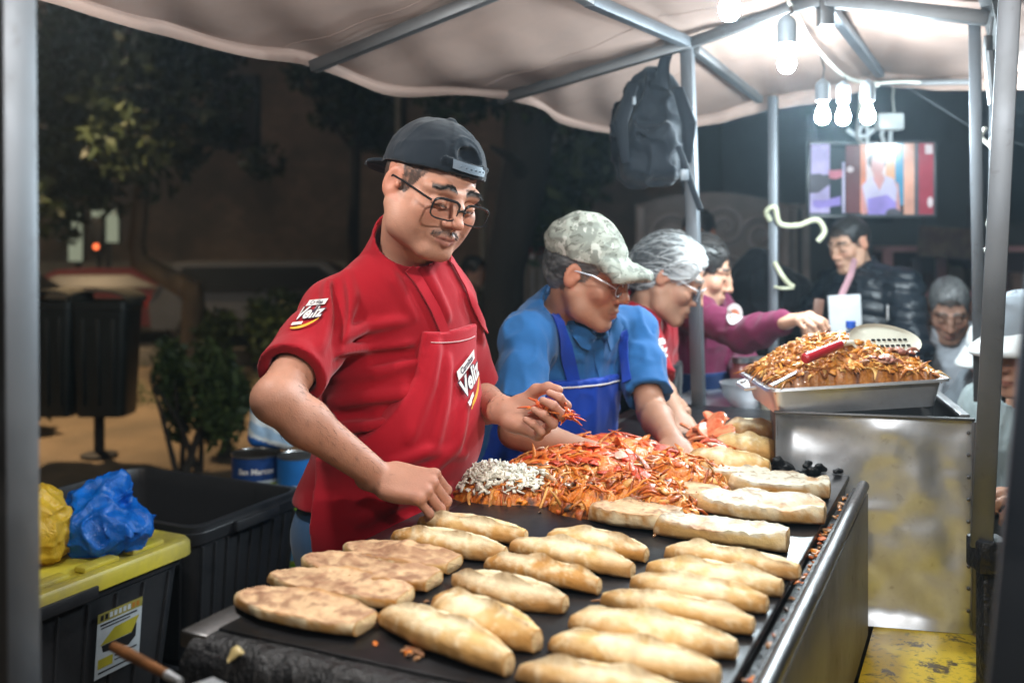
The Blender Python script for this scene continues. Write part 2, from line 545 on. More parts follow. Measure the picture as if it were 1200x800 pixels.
# grass tufts on the planted strip
r = np.random.RandomState(5); V = []; Q = []
for i in range(7000):
    x = r.uniform(-6.5, 1.5); y = r.uniform(8.6, 12.4)
    if vnoise(np.array([[x, y, 0]]), 1.1, 9)[0] < 0.52: continue
    a = r.uniform(0, 6.28); h = r.uniform(0.05, 0.14); d = np.array([math.cos(a), math.sin(a), 0]); k = len(V)
    b = np.array([x, y, -0.01]); t_ = b + UP * h + d * h * 0.6
    V += [b - np.cross(d, UP) * 0.008, b + np.cross(d, UP) * 0.008, t_]; Q.append((k, k + 1, k + 2))
tag(link_mesh('grass', np_mesh('grass', np.array(V), np.array(Q), False), None, [M['grass']]), kind='stuff')

# the long dark building behind the street
def wallmat():
    t = NT('old_brick_wall'); v = t.coord()
    mp = t.n('ShaderNodeMapping'); mp.inputs['Rotation'].default_value = (math.pi / 2, 0, 0); t.l(v, mp.inputs[0])
    b = t.n('ShaderNodeTexBrick'); t.l(mp.outputs[0], b.inputs['Vector']); b.inputs['Scale'].default_value = 1.6
    b.inputs['Color1'].default_value = (0.30, 0.20, 0.14, 1); b.inputs['Color2'].default_value = (0.22, 0.155, 0.115, 1); b.inputs['Mortar'].default_value = (0.22, 0.18, 0.14, 1)
    c = t.mix(t.ramp(t.noise(0.5, 5, 0.6), 0.38, 0.62), (0.11, 0.085, 0.068), b.outputs['Color'])
    return t.pbr(c, 0.9, 0, t.bump(b.outputs['Fac'], 0.4, 0.02), 0.2)
M['wall'] = wallmat()
M['dark_glass'] = simple('dark_glass', (0.01, 0.011, 0.013), 0.35, 0, 0.2, 3, spec=0.25)
M['dark_metal'] = simple('dark_metal', (0.03, 0.03, 0.032), 0.5, 0.6, 0.3, 8)
e = empty('building', (-2, 26, -0.5), 'long dark brick building on the far side of the street', 'building')
m = MB(); m.box((-2, 28, 4.0), (12, 2, 4.5)); m.build('wall', M['wall'], e, 0)
m = MB(); m.box((-2, 25.9, 8.45), (12.05, 0.2, 0.18), None, 0.03); m.box((-2, 25.93, 0.15), (12.02, 0.08, 0.65), None, 0.02); m.build('cornice', M['kerb'], e)
for i, x in enumerate((-11.0, -7.2, -3.4, 0.4, 4.2)):
    m = MB(); m.box((x, 25.96, 4.7), (0.62, 0.06, 0.95), None, 0.02); w = m.build('window', M['dark_metal'], e)
    m = MB(); m.box((x - 0.29, 25.89, 4.7), (0.26, 0.02, 0.86)); m.box((x + 0.29, 25.89, 4.7), (0.26, 0.02, 0.86)); m.build('pane', M['dark_glass'], w, 0)
e = empty('building', (9, 20, -0.5), 'dark plastered building behind the right side of the stall', 'building')
M['plaster'] = simple('dark_plaster', (0.10, 0.11, 0.13), 0.9, 0, 0.3, 0.8, 0.2, 20, 0.02)
m = MB(); m.box((10.5, 18.5, 3.0), (7.0, 2.0, 3.5)); m.build('wall', M['plaster'], e, 0)
m = MB(); m.box((10.5, 16.45, 6.4), (7.1, 0.2, 0.16), None, 0.03); m.build('cornice', M['kerb'], e)
for x in (5.6, 8.6, 11.6):
    m = MB(); m.box((x, 16.47, 2.6), (0.7, 0.05, 0.9), None, 0.02); w = m.build('window', M['dark_metal'], e)
    m = MB(); m.box((x, 16.41, 2.6), (0.6, 0.02, 0.8)); m.build('pane', M['dark_glass'], w, 0)

# ------------------------------------------------------------------ trees and bushes
e = empty('tree', P(227, 398, 11.0) * [1, 1, 0], 'crooked pale trunk bending left under a leafy crown', 'tree')
tr = [P(227, 398, 11.0) * [1, 1, 0] + [0, 0, -0.05], P(227, 365, 11.0), P(226, 341, 11.0), P(190, 322, 11.05), P(163, 306, 11.1), P(160, 285, 11.1), P(163, 262, 11.1), P(168, 200, 11.2), P(180, 120, 11.4), P(176, 20, 11.5), P(170, -60, 11.5)]
m = MB(); m.tube(tr, [0.15, 0.13, 0.14, 0.11, 0.11, 0.09, 0.09, 0.08, 0.07, 0.05, 0.03], 12)
for k, (a, b) in enumerate([((168, 200), (110, 110)), ((172, 170), (245, 90)), ((180, 120), (120, 20)), ((176, 60), (250, 0))]):
    m.tube([P(*a, 11.3), P((a[0] + b[0]) / 2, (a[1] + b[1]) / 2 - 10, 11.0), P(*b, 10.8)], [0.05, 0.04, 0.02], 8)
m.build('trunk', M['bark'], e)
bl = []
r = np.random.RandomState(3)
for px, py, s in [(75, 60, 1), (120, 40, 1.1), (150, 110, 1), (95, 150, 1), (70, 210, .9), (125, 215, .8), (190, 60, 1), (210, 130, .9), (240, 40, .9), (180, 195, .7), (250, 110, .7), (60, 110, 1), (100, -20, 1), (200, -20, 1), (40, 170, .9), (75, 262, .5), (150, 165, .8), (215, 175, .5), (20, 240, .8), (262, 150, .5)]:
    bl.append((P(px, py, r.uniform(9.6, 11.8)), np.array([0.55, 0.6, 0.5]) * s, s ** 2))
leaves('crown', M['leaf'], e, bl, 9000, 0.085, 1)

e = empty('tree', (0.22, 8.4, 0), 'thick black tree trunk rising behind the two cooks', 'tree')
m = MB(); m.tube([(-0.10, 8.4, -0.1), (-0.09, 8.4, 0.3), (-0.06, 8.4, 1.2), (0.13, 8.42, 2.1), (0.20, 8.45, 3.2), (0.10, 8.5, 4.5), (0.2, 8.5, 6.0)], [0.30, 0.19, 0.17, 0.20, 0.22, 0.18, 0.1], 16)
m.tube([(0.1, 8.3, 2.0), P(596, 183, 8.0), P(575, 172, 7.9)], [0.07, 0.045, 0.015], 8)
m.tube([(0.2, 8.4, 2.6), (0.7, 8.3, 3.4), (1.3, 8.2, 3.9)], [0.12, 0.08, 0.04], 8)
m.tube([(0.1, 8.4, 3.0), (-0.6, 8.5, 3.7), (-1.2, 8.6, 4.0)], [0.12, 0.08, 0.04], 8)
m.build('trunk', M['dark_bark'], e)
bl = [(P(675, 215, 8.6), (0.3, 0.4, 0.35), 0.6), (P(640, 250, 8.8), (0.25, 0.3, 0.5), 0.5), (P(690, 180, 8.8), (0.35, 0.4, 0.3), .6), (P(640, 110, 8.6), (0.6, 0.6, 0.4), 1), (P(540, 95, 8.6), (0.5, 0.5, 0.4), .8), (P(720, 120, 8.6), (0.6, 0.6, 0.45), 1), ((0.2, 8.4, 4.4), (1.5, 1.2, 0.9), 3), ((-1.2, 8.4, 4.2), (0.9, 0.8, 0.6), 1), ((1.4, 8.3, 4.2), (0.9, 0.8, 0.6), 1)]
leaves('crown', M['leaf_dark'], e, bl, 5000, 0.08, 2)

e = empty('tree', (-2.6, 16.0, -0.5), 'slender tree with sparse leaves in front of the brick wall', 'tree')
m = MB(); m.tube([(-2.6, 16, -0.5), (-2.55, 16, 1.5), (-2.5, 16, 3.2), (-2.7, 16, 5.5)], [0.12, 0.1, 0.08, 0.03], 10)
m.tube([(-2.52, 16, 2.8), (-3.4, 15.9, 4.0)], [0.05, 0.02], 6); m.tube([(-2.5, 16, 3.2), (-1.7, 15.8, 4.2)], [0.05, 0.02], 6)
m.build('trunk', M['dark_bark'], e)
leaves('crown', M['leaf'], e, [(P(405, 120, 16), (0.75, 0.6, 0.5), 1), (P(440, 150, 16), (0.5, 0.5, 0.5), 0.7), (P(380, 85, 16), (0.7, 0.6, 0.4), 0.8), (P(425, 60, 16), (1.0, 0.8, 0.7), 1.4), (P(310, 190, 16), (0.4, 0.4, 0.3), 0.3)], 2600, 0.09, 4)

def bush(px, pyb, y, w, h, label, n, seed, mat, size=0.05, stems=True):
    b = P(px, pyb, y) * [1, 1, 0]
    e = empty('bush', b, label, 'bush'); r = np.random.RandomState(seed)
    m = MB()
    for i in range(8):
        t = b + [r.uniform(-w, w) * 0.7, r.uniform(-w, w) * 0.4, h * r.uniform(0.6, 0.9)]
        mid = (b + t) / 2 + [r.uniform(-.05, .05), 0, 0.05]
        m.tube([b + [r.uniform(-.08, .08), r.uniform(-.08, .08), -0.03], mid, t], [0.02, 0.014, 0.006], 6)
    m.build('stem', M['dark_bark'], e)
    bl = [(b + [r.uniform(-w, w) * 0.8, r.uniform(-w, w) * 0.5, h * r.uniform(0.42, 0.9)], np.array([w, w, h]) * r.uniform(0.22, 0.4), 1) for _ in range(14)]
    leaves('foliage', mat, e, bl, n, size, seed); return e
bush(222, 552, 6.3, 0.36, 0.76, 'leafy bush standing on bare dirt behind the black crate', 3600, 21, M['leaf_bush'], 0.042)
bush(305, 405, 11.0, 0.8, 0.75, 'wide low hedge in front of the silver parked car', 4200, 22, M['leaf_bush'], 0.06)
bush(20, 470, 7.6, 0.3, 0.5, 'small bush at the left edge behind the steel pole', 1200, 23, M['leaf_bush'], 0.05)
bush(262, 548, 6.8, 0.18, 0.55, 'small shrub beside the blue and white bag', 1100, 24, M['leaf_bush'], 0.04)

# ------------------------------------------------------------------ parked cars
M['tyre'] = simple('tyre_rubber', (0.015, 0.015, 0.015), 0.85)
M['rim'] = simple('wheel_rim', (0.4, 0.4, 0.42), 0.35, 0.8)
M['lamp_lens'] = simple('lamp_lens', (0.75, 0.78, 0.8), 0.08, 0.3)
def car(x, y, rot, paint, label, tall=1.45, van=False):
    z0 = -0.46
    e = empty('parked_car', (x, y, z0), label, 'car', 'cars parked along the far street', 0)
    R = np.array([[math.cos(rot), -math.sin(rot), 0], [math.sin(rot), math.cos(rot), 0], [0, 0, 1]])
    W = lambda p: np.array([x, y, z0]) + R @ np.array(p, float)
    if van: prof = [(-2.1, .35), (-2.15, .8), (-2.05, 1.0), (-1.75, tall - .02), (0.75, tall), (1.45, 1.02), (2.1, .85), (2.2, .55), (2.15, .32)]
    else: prof = [(-2.15, .35), (-2.2, .75), (-2.1, .95), (-1.5, 1.0), (-0.95, tall), (0.45, tall), (1.15, .98), (2.0, .82), (2.18, .6), (2.15, .32)]
    rings = []
    for s, k in ((-0.86, .88), (-0.84, .97), (-0.78, 1.0), (0.78, 1.0), (0.84, .97), (0.86, .88)):
        rings.append([W((px_ * (0.96 + 0.04 * k), s * (1.0 if pz < 1.05 else 0.8), 0.35 + (pz - 0.35) * (0.9 + 0.1 * k))) for px_, pz in prof])
    m = MB(); m.loft(rings); m.build('body', paint, e, 40)
    for s in (-1, 1):
        m = MB()
        a = [(-1.35, 1.03), (-0.88, tall - .09), (0.38, tall - .08), (0.98, 1.02)] if not van else [(-1.75, 1.0), (-1.6, tall - .1), (0.68, tall - .09), (1.25, 1.02)]
        m.prism([W((px_, s * (0.868 if pz < 1.05 else 0.72), pz)) for px_, pz in a], R @ np.array([0, s * 0.012, 0])); m.build('window', M['dark_glass'], e, 0)
    m = MB(); a0, a1 = ((0.52, tall - .06), (1.16, 1.03)) if not van else ((0.83, tall - .06), (1.42, 1.07))
    m.prism([W((a0[0] + .03, -.6, a0[1])), W((a0[0] + .03, .6, a0[1])), W((a1[0] + .03, .75, a1[1])), W((a1[0] + .03, -.75, a1[1]))], R @ np.array([0.012, 0, 0.012])); m.build('windscreen', M['dark_glass'], e, 0)
    for sx in (-1.35, 1.35):
        for s in (-1, 1):
            ax = np.column_stack([R @ [1, 0, 0], R @ [0, 0, 1], R @ [0, -1, 0]])
            m = MB(); m.lathe(W((sx, s * 0.8, 0.32)), [(0.2, -0.1), (0.3, -0.1), (0.32, -0.07), (0.32, 0.07), (0.3, 0.1), (0.2, 0.1)], 20, ax); w = m.build('wheel', M['tyre'], e)
            m = MB(); m.lathe(W((sx, s * 0.8, 0.32)), [(0.04, -0.09), (0.2, -0.105), (0.2, 0.105), (0.04, 0.09)], 14, ax); m.build('rim', M['rim'], w)
    for s in (-1, 1):
        m = MB(); m.box(W((2.14, s * 0.62, 0.66)), (0.06, 0.18, 0.07), R, 0.03); m.build('headlight', M['lamp_lens'], e)
        m = MB(); m.box(W((-2.17, s * 0.66, 0.8)), (0.05, 0.12, 0.1), R, 0.03); m.build('tail_light', M['red_lens'], e)
    return e
M['red_lens'] = simple('red_lens', (0.5, 0.02, 0.015), 0.15)
M['paint_red'] = simple('red_car_paint', (0.13, 0.010, 0.014), 0.5, 0.1, 0.2, 2)
M['paint_silver'] = simple('silver_car_paint', (0.15, 0.156, 0.17), 0.45, 0.3, 0.15, 2, coat=0.1)
M['paint_grey'] = simple('grey_car_paint', (0.045, 0.047, 0.053), 0.45, 0.2, 0.2, 2)
car(-7.3, 18.6, 0.05, M['paint_red'], 'dark red car parked behind the crooked tree trunk', 1.32)
car(-4.15, 18.0, 0.12, M['paint_silver'], 'silver car with a dark window parked behind the low hedge', 1.5, True)
car(-9.4, 17.4, -0.35, M['paint_grey'], 'grey car parked at the far left behind the black bins')
# ------------------------------------------------------------------ lit panels, traffic light, thin posts
M['lit_panel'] = emit('lit_panel', (0.72, 0.78, 0.55), 0.30)
for (x0, x1, y0, y1, lab) in ((82, 98, 246, 306, 'narrow dim lit sign panel beyond the leaves at far left'), (109, 140, 246, 284, 'wider pale lit sign panel beyond the leaves')):
    Y = 21.5; c = P((x0 + x1) / 2, y1, Y); a = P(x0, y0, Y); b = P(x1, y1, Y)
    e = empty('lit_sign', (c[0], Y, -0.46), lab, 'sign')
    m = MB(); m.bar((c[0], Y + .1, -0.46), (c[0], Y + .1, a[2]), 0.1); m.build('post', M['dark_metal'], e)
    m = MB(); m.box(((a[0] + b[0]) / 2, Y, (a[2] + b[2]) / 2), ((b[0] - a[0]) / 2 + .03, 0.06, (a[2] - b[2]) / 2 + .03), None, 0.01); m.build('frame', M['dark_metal'], e)
    m = MB(); m.box(((a[0] + b[0]) / 2, Y - .065, (a[2] + b[2]) / 2), ((b[0] - a[0]) / 2, 0.01, (a[2] - b[2]) / 2)); m.build('panel', M['lit_panel'], e, 0)
c = P(114, 289, 20.0)
e = empty('traffic_light', (c[0], 20, -0.46), 'small traffic light glowing orange red at far left', 'traffic light')
m = MB(); m.tube([(c[0], 20.1, -0.46), (c[0], 20.1, c[2])], 0.05, 8); m.build('post', M['dark_metal'], e)
m = MB(); m.box((c[0], 20.05, c[2] + 0.22), (0.13, 0.1, 0.38), None, 0.03); m.build('housing', M['dark_metal'], e)
m = MB(); m.lathe(c + [0, -0.06, 0], [(0.0, 0.03), (0.035, 0.02), (0.055, 0.0), (0.055, -0.02)], 14, np.column_stack([[1, 0, 0], [0, 0, 1], [0, -1, 0]])); m.build('lamp', emit('orange_lamp', (1.0, 0.16, 0.05), 2.6), e)
M['grey_post'] = simple('pale_post_paint', (0.30, 0.29, 0.25), 0.7, 0, 0.3, 4)
for px, Y, z, lab in ((467, 14.0, 3.9, 'thin pale post standing in front of the brick wall'), (566, 12.5, 2.4, 'thin grey post between the first cook and the black trunk')):
    x = (px - 600) * Y / F
    e = empty('post', (x, Y, -0.3 if Y > 13 else 0), lab, 'post')
    m = MB(); m.tube([(x, Y, -0.35), (x, Y, z)], 0.045, 10); m.build('shaft', M['grey_post'], e)
    m = MB(); m.lathe((x, Y, z - 0.01), [(0.06, 0), (0.06, 0.03), (0.0, 0.07)], 10); m.build('cap', M['dark_metal'], e)
# street lamps that light the dirt and the parked cars (heads above or beside the picture; the far lamp is added)
def street_lamp(lx, ly, lz, zb, W_, label, size):
    e = empty('street_lamp', (lx - 0.9, ly + 0.6, zb), label, 'street lamp', 'street lamps')
    m = MB(); m.tube([(lx - .9, ly + .6, zb - 0.05), (lx - .9, ly + .6, lz - .3), (lx - .7, ly + .47, lz + .05), (lx, ly, lz + .1)], [0.08, 0.05, 0.04, 0.03], 12); m.build('pole', M['dark_metal'], e)
    m = MB(); m.lathe((lx, ly, lz), [(0.16, 0.0), (0.2, 0.04), (0.12, 0.12), (0.03, 0.18)], 18); m.build('lamp_shade', M['dark_metal'], e)
    m = MB(); m.lathe((lx, ly, lz), [(0.0, -0.05), (0.1, -0.035), (0.15, 0.0)], 18); m.build('lens', M['sodium'], e)
    L = bpy.data.lights.new('street_lamp_light', 'SPOT'); L.energy = W_; L.spot_size = math.radians(size); L.spot_blend = 0.7; L.color = (1.0, 0.70, 0.40); L.shadow_soft_size = 0.12
    o = bpy.data.objects.new('street_lamp_light', L); o.location = (lx, ly, lz - 0.14); COL.objects.link(o)
M['sodium'] = emit('sodium_lens', (1.0, 0.62, 0.28), 8.0)
street_lamp(-4.3, 8.3, 5.2, 0, 1700, 'tall street lamp behind the black bins, mostly above the picture', 76)
street_lamp(-9.6, 15.2, 6.6, -.2, 1300, 'street lamp beyond the left edge of the picture by the parked cars', 135)  # unseen lamp put in to brighten the cars, wall and hedge

# ------------------------------------------------------------------ litter bins on a post
M['bin'] = simple('black_bin_plastic', (0.012, 0.017, 0.016), 0.42, 0, 0.4, 6, 0.15, 30, 0.004)
M['bin_lid'] = simple('pale_bin_lid', (0.085, 0.08, 0.06), 0.8, 0, 0.3, 8)
Y = 6.7; bx = (112 - 600) * Y / F
e = empty('litter_bin', (bx, Y, 0), 'pair of black litter bins with pale domed lids on one post', 'litter bin')
m = MB(); m.tube([(bx, Y + .06, -0.04), (bx, Y + .06, 1.0)], 0.035, 12); m.lathe((bx, Y + .06, 0.0), [(0.12, 0), (0.12, 0.015), (0.04, 0.03)], 16); m.build('post', M['dark_metal'], e)
m = MB(); m.bar((bx - .3, Y + .06, 0.9), (bx + .22, Y + .06, 0.9), 0.04); m.build('crossbar', M['dark_metal'], e)
def rrect(cx, cy, hx, hy, z, rad=0.05, n=5):
    out = []
    for q, (sx, sy) in enumerate(((1, 1), (-1, 1), (-1, -1), (1, -1))):
        for i in range(n):
            a = math.pi / 2 * (q + i / (n - 1)); out.append(np.array([cx + sx * (hx - rad) + rad * math.cos(a), cy + sy * (hy - rad) + rad * math.sin(a), z]))
    return out
for cx, hw in (((77 - 600) * Y / F, .165), ((134 - 600) * Y / F, .195)):
    z0, z1 = P(0, 481, Y)[2], P(0, 350, Y)[2]; cy = Y - .12
    m = MB(); m.loft([rrect(cx, cy, hw * .8, .13, z0), rrect(cx, cy, hw * .82, .135, z0 + .02), rrect(cx, cy, hw * .96, .155, z1 - .06), rrect(cx, cy, hw, .165, z1 - .055), rrect(cx, cy, hw, .165, z1)])
    for s in (-.5, 0, .5): m.box((cx + s * hw, cy - .148, (z0 + z1) / 2 - .02), (0.012, 0.012, 0.28), None, 0.005)
    m.build('bin_body', M['bin'], e)
    m = MB()
    rings = []
    for i in range(9):
        a = math.pi * i / 8; x = cx - (hw + .01) * math.cos(a); z = z1 + 0.002 + 0.075 * math.sin(a)
        rings.append([np.array([x, cy - .17, z]), np.array([x, cy + .17, z]), np.array([x, cy + .17, z - .015]), np.array([x, cy - .17, z - .015])])
    m.loft(rings); m.build('lid', M['bin_lid'], e)
# ================================================================== STALL
C0 = np.array([-0.375, 1.268, 0.0])     # near left corner of the griddle
def GR(t, l, z=1.0): return C0 + AT * t + AL * l + np.array([0, 0, z])
RG = np.column_stack([AT, AL, UP])
# each cart box is given in (across, along, up)
def gbox(m, t0, t1, l0, l1, z0, z1, bev=0.003, mi=0):
    m.box(GR((t0 + t1) / 2, (l0 + l1) / 2, (z0 + z1) / 2), ((t1 - t0) / 2, (l1 - l0) / 2, (z1 - z0) / 2), RG, bev, mi)

def griddle_mat():
    t = NT('griddle_iron'); v = t.coord()
    n = t.noise(7, 6, 0.65, v); n2 = t.noise(40, 4, 0.6, v)
    c = t.mix(t.ramp(n, 0.35, 0.7), (0.008, 0.0085, 0.01), (0.028, 0.029, 0.033))
    c = t.mix(t.math('MULTIPLY', t.ramp(n2, 0.60, 0.72), 0.4), c, (0.05, 0.03, 0.015))
    r = t.math('ADD', t.math('MULTIPLY', n, 0.45), 0.12)
    return t.pbr(c, r, 0.35, t.bump(n2, 0.15, 0.002), 0.5)
M['griddle'] = griddle_mat()
M['soot'] = simple('burnt_grease', (0.007, 0.008, 0.010), 0.45, 0, 0.6, 20, 0.7, 45, 0.012, rvar=0.15)
def steel(name, base=0.55, rough=0.28, dirt=(0.09, 0.065, 0.04), amt=0.5, sc=5.0, bdist=0.004, tint=(1, 1, 1.02), met0=1.0):
    t = NT(name); v = t.coord(); n = t.noise(sc, 6, 0.65, v); n2 = t.noise(sc * 8, 4, 0.6, v)
    vs = t.coord((1, 1, 22)); sm = t.noise(14, 4, 0.7, vs)
    d = t.math('MULTIPLY', t.ramp(n, 0.48, 0.72), amt)
    c = t.mix(d, tuple(base * q for q in tint), dirt)
    c = t.mix(t.math('MULTIPLY', t.ramp(n2, 0.62, 0.75), amt * 0.7), c, (0.05, 0.035, 0.025))
    r = t.math('ADD', t.math('MULTIPLY', n, 0.3), rough - 0.08)
    met = t.math('SUBTRACT', met0, t.math('MULTIPLY', d, 0.8 * met0))
    nm = t.bump(sm, 0.05, 0.002); nm = t.bump(t.noise(3.0, 3, 0.5, v), 0.35, bdist * 5, nm)
    return t.pbr(c, r, met, nm, 0.5)
M['steel'] = steel('stainless_steel', 0.78, 0.33, (0.12, 0.09, 0.06), 0.35, met0=0.88, tint=(.95, .99, 1.04))
M['steel_dirty'] = steel('greasy_steel', 0.20, 0.46, (0.06, 0.045, 0.03), 0.85, 4.0)
M['galv'] = steel('galvanised_tube', 0.17, 0.45, (0.14, 0.145, 0.15), 0.35, 6.0, 0.001, (0.90, 0.97, 1.06))
M['blue_tube'] = steel('dark_blue_grey_tube', 0.10, 0.5, (0.05, 0.055, 0.06), 0.3, 6.0, 0.001, (0.75, 0.92, 1.2))
M['dark_tube'] = steel('dull_tube', 0.16, 0.45, (0.06, 0.055, 0.05), 0.4, 6.0, 0.001)
def yellow_mat():
    t = NT('worn_yellow_paint'); v = t.coord()
    n = t.noise(16, 6, 0.7, v, 0.6); n3 = t.noise(4, 4, 0.6, v)
    c = t.mix(t.ramp(n3, 0.3, 0.7), (0.62, 0.40, 0.015), (0.75, 0.52, 0.03))
    c = t.mix(t.ramp(n, 0.54, 0.60), c, (0.07, 0.045, 0.02))
    c = t.mix(t.math('MULTIPLY', t.ramp(t.noise(70, 3, 0.6, v), 0.55, 0.7), 0.6), c, (0.10, 0.06, 0.02))
    return t.pbr(c, t.math('ADD', t.math('MULTIPLY', n3, 0.3), 0.25), 0, t.bump(n, 0.2, 0.002), 0.5)
M['yellow'] = yellow_mat()

M['rail'] = steel('worn_rail_steel', 0.22, 0.33, (0.03, 0.025, 0.02), 0.8, 9.0)
cart = empty('food_cart', GR(0.33, 0.8, 0), 'steel food cart with a long black griddle covered in bread rolls', 'food cart')
m = MB(); gbox(m, 0.0, 0.628, 0.0, 1.9, 0.988, 1.0, 0.003); m.build('griddle_plate', M['griddle'], cart)
# greasy lip along the near end, lumpy with burnt fat
m = MB(); A = []
rr = np.random.RandomState(4)
for i in range(60):
    t = -0.02 + 0.74 * i / 59; row = []
    for (dl, dz) in ((0.006, -0.004), (-0.012, -0.004), (-0.03, -0.012), (-0.042, -0.03), (-0.046, -0.06), (-0.04, -0.11), (-0.03, -0.16)):
        p = GR(t, dl, 1.0 + dz); k = (fbm(p[None], 26, 2)[0] - 0.5) * 0.035 * (1 if dz < -0.008 else 0.15)
        row.append(p - AL * abs(k) + UP * k * 0.3)
    A.append(row)
m.grid(A, 0, None); m.build('front_lip', M['soot'], cart, 50)
m = MB(); gbox(m, -0.045, 0.0, -0.02, 1.9, 0.975, 0.997, 0.004); gbox(m, -0.012, 0.0, -0.0, 1.9, 0.9, 0.974, 0.002); m.build('edge_strip', M['rail'], cart)
m = MB(); gbox(m, 0.630, 0.652, -0.03, 1.09, 0.972, 0.984, 0.002); gbox(m, 0.646, 0.652, -0.03, 1.09, 0.985, 1.0, 0.002); m.build('drip_gutter', M['soot'], cart)
m = MB(); m.tube([GR(0.665, -0.3, 1.002), GR(0.665, 0.4, 1.002), GR(0.665, 1.10, 1.002)], 0.0110, 20); m.build('rail', M['rail'], cart)
m = MB(); gbox(m, 0.656, 0.672, -0.3, 1.12, 0.70, 0.984, 0.002); m.build('side_panel', M['steel_dirty'], cart)
m = MB(); gbox(m, 0.674, 1.09, -0.3, 1.42, 0.672, 0.690, 0.003); m.build('shelf', M['yellow'], cart)
m = MB(); gbox(m, 1.083, 1.125, -0.3, 1.5, 0.655, 0.735, 0.004); m.build('shelf_edge', M['dark_tube'], cart)
for t, l in ((0.03, 0.02), (1.07, 0.02), (0.03, 1.86), (0.6, 1.86)):
    m = MB(); m.bar(GR(t, l, 0.0), GR(t, l, 0.67 if t > 1 else 0.986), 0.04, 0.04, AL); m.build('leg', M['dark_tube'], cart)
m = MB(); gbox(m, 0.02, 0.62, 0.05, 1.88, 0.70, 0.985, 0.004); m.build('burner_housing', M['steel_dirty'], cart)

# dented steel cabinet standing on the shelf
by = -math.radians(12.9); bxv = np.array([math.cos(by), math.sin(by), 0]); byv = np.array([-math.sin(by), math.cos(by), 0])
B0 = np.array([0.556, 2.10, 0.0]); BW = 0.385
def BX(u, v, z): return B0 + bxv * u + byv * v + np.array([0, 0, z])
RB = np.column_stack([bxv, byv, UP])
cab = empty('steel_cabinet', BX(0.19, 0.2, 0.69), 'dented steel cabinet standing on the yellow shelf under the meat tray', 'cabinet')
m = MB(); A = []
for i in range(41):
    row = []
    for j in range(45):
        u = BW * i / 40; z = 0.692 + 0.433 * j / 44
        p = BX(u, 0, z); d = 0.042 * (fbm(p[None] * [1, 1, 1], 7.5, 7, 2)[0] - 0.5) + 0.009 * (fbm(p[None], 26, 9, 2)[0] - .5)
        d += 0.012 * math.exp(-((u - 0.05) / 0.05) ** 2 - ((z - 1.09) / 0.03) ** 2) + 0.010 * math.exp(-((u - 0.32) / 0.03) ** 2 - ((z - 1.03) / 0.06) ** 2)
        ed = min(u, BW - u, z - 0.692, 1.125 - z) / 0.03
        row.append(p + byv * d * min(1, ed))
    A.append(row)
m.grid(A); m.build('front_sheet', M['steel'], cab, 60)
m = MB()
m.box(BX(0.0025, 0.2, 0.908), (0.002, 0.198, 0.216), RB); m.box(BX(BW - 0.0025, 0.2, 0.908), (0.002, 0.198, 0.216), RB)
m.box(BX(BW / 2, 0.398, 0.908), (BW / 2, 0.002, 0.216), RB); m.box(BX(BW / 2, 0.2, 0.7), (BW / 2 - .006, 0.19, 0.003), RB)
m.build('side_sheet', M['steel_dirty'], cab)
m = MB(); m.bar(BX(-0.004, -0.003, 1.127), BX(BW + .004, -0.003, 1.127), 0.012, 0.006); m.bar(BX(BW + .003, -0.004, 0.70), BX(BW + .003, -0.004, 1.123), 0.010, 0.012, AL)
for k in range(9): m.lathe(BX(BW - 0.008, -0.004, 0.74 + 0.045 * k), [(0.0, 0.003), (0.003, 0.002), (0.004, 0)], 8, np.column_stack([bxv, UP, -byv]))
m.build('trim', M['dark_tube'], cab)
m = MB(); m.bar(BX(0.01, 0.02, 1.128), BX(0.01, 0.39, 1.128), 0.02, 0.01); m.bar(BX(BW - .01, 0.02, 1.128), BX(BW - .01, 0.39, 1.128), 0.02, 0.01); m.bar(BX(0.0, 0.39, 1.128), BX(BW, 0.39, 1.128), 0.02, 0.01); m.build('top_frame', M['steel_dirty'], cab)
# charred crust on the cabinet foot
rr = np.random.RandomState(8); q0 = BX(0, -.01, 1.0); S = SDF(q0 - [.05, .10, .02], q0 + [.30, .06, .08], .003)
for i in range(46):
    u = min(abs(rr.normal(0, 0.05)), .2); w = rr.uniform(.004, .011) * (1 - u * 2.5); S.ell(BX(u, -rr.uniform(.002, .016), 1.002 + abs(rr.normal(0, .011)) * (1 - u * 3)), (w * 1.3, w, w * .9), None, .004)
S.disp(lambda p: .005 * (fbm(p, 90, 3) - .5), .01)
sdf_obj('burnt_crust', S, M['soot'], cab, None, 0)

# ------------------------------------------------------------------ canopy
def cloth_mat():
    t = NT('canopy_cloth'); v = t.coord()
    n = t.noise(1.6, 5, 0.6, v); n2 = t.noise(9, 5, 0.65, v)
    c = t.mix(t.ramp(n, 0.3, 0.72), (0.225, 0.155, 0.128), (0.275, 0.195, 0.162))
    c = t.mix(t.math('MULTIPLY', t.ramp(n2, 0.48, 0.72), 0.35), c, (0.20, 0.15, 0.13))
    nm = t.bump(t.noise(30, 4, 0.6, v), 0.15, 0.004)
    return t.pbr(c, 0.9, 0, nm, 0.15)
M['cloth'] = cloth_mat()
can = empty('stall_canopy', GR(0.2, 1.2, 0), 'beige gabled cloth canopy on square steel poles over the stall', 'canopy')
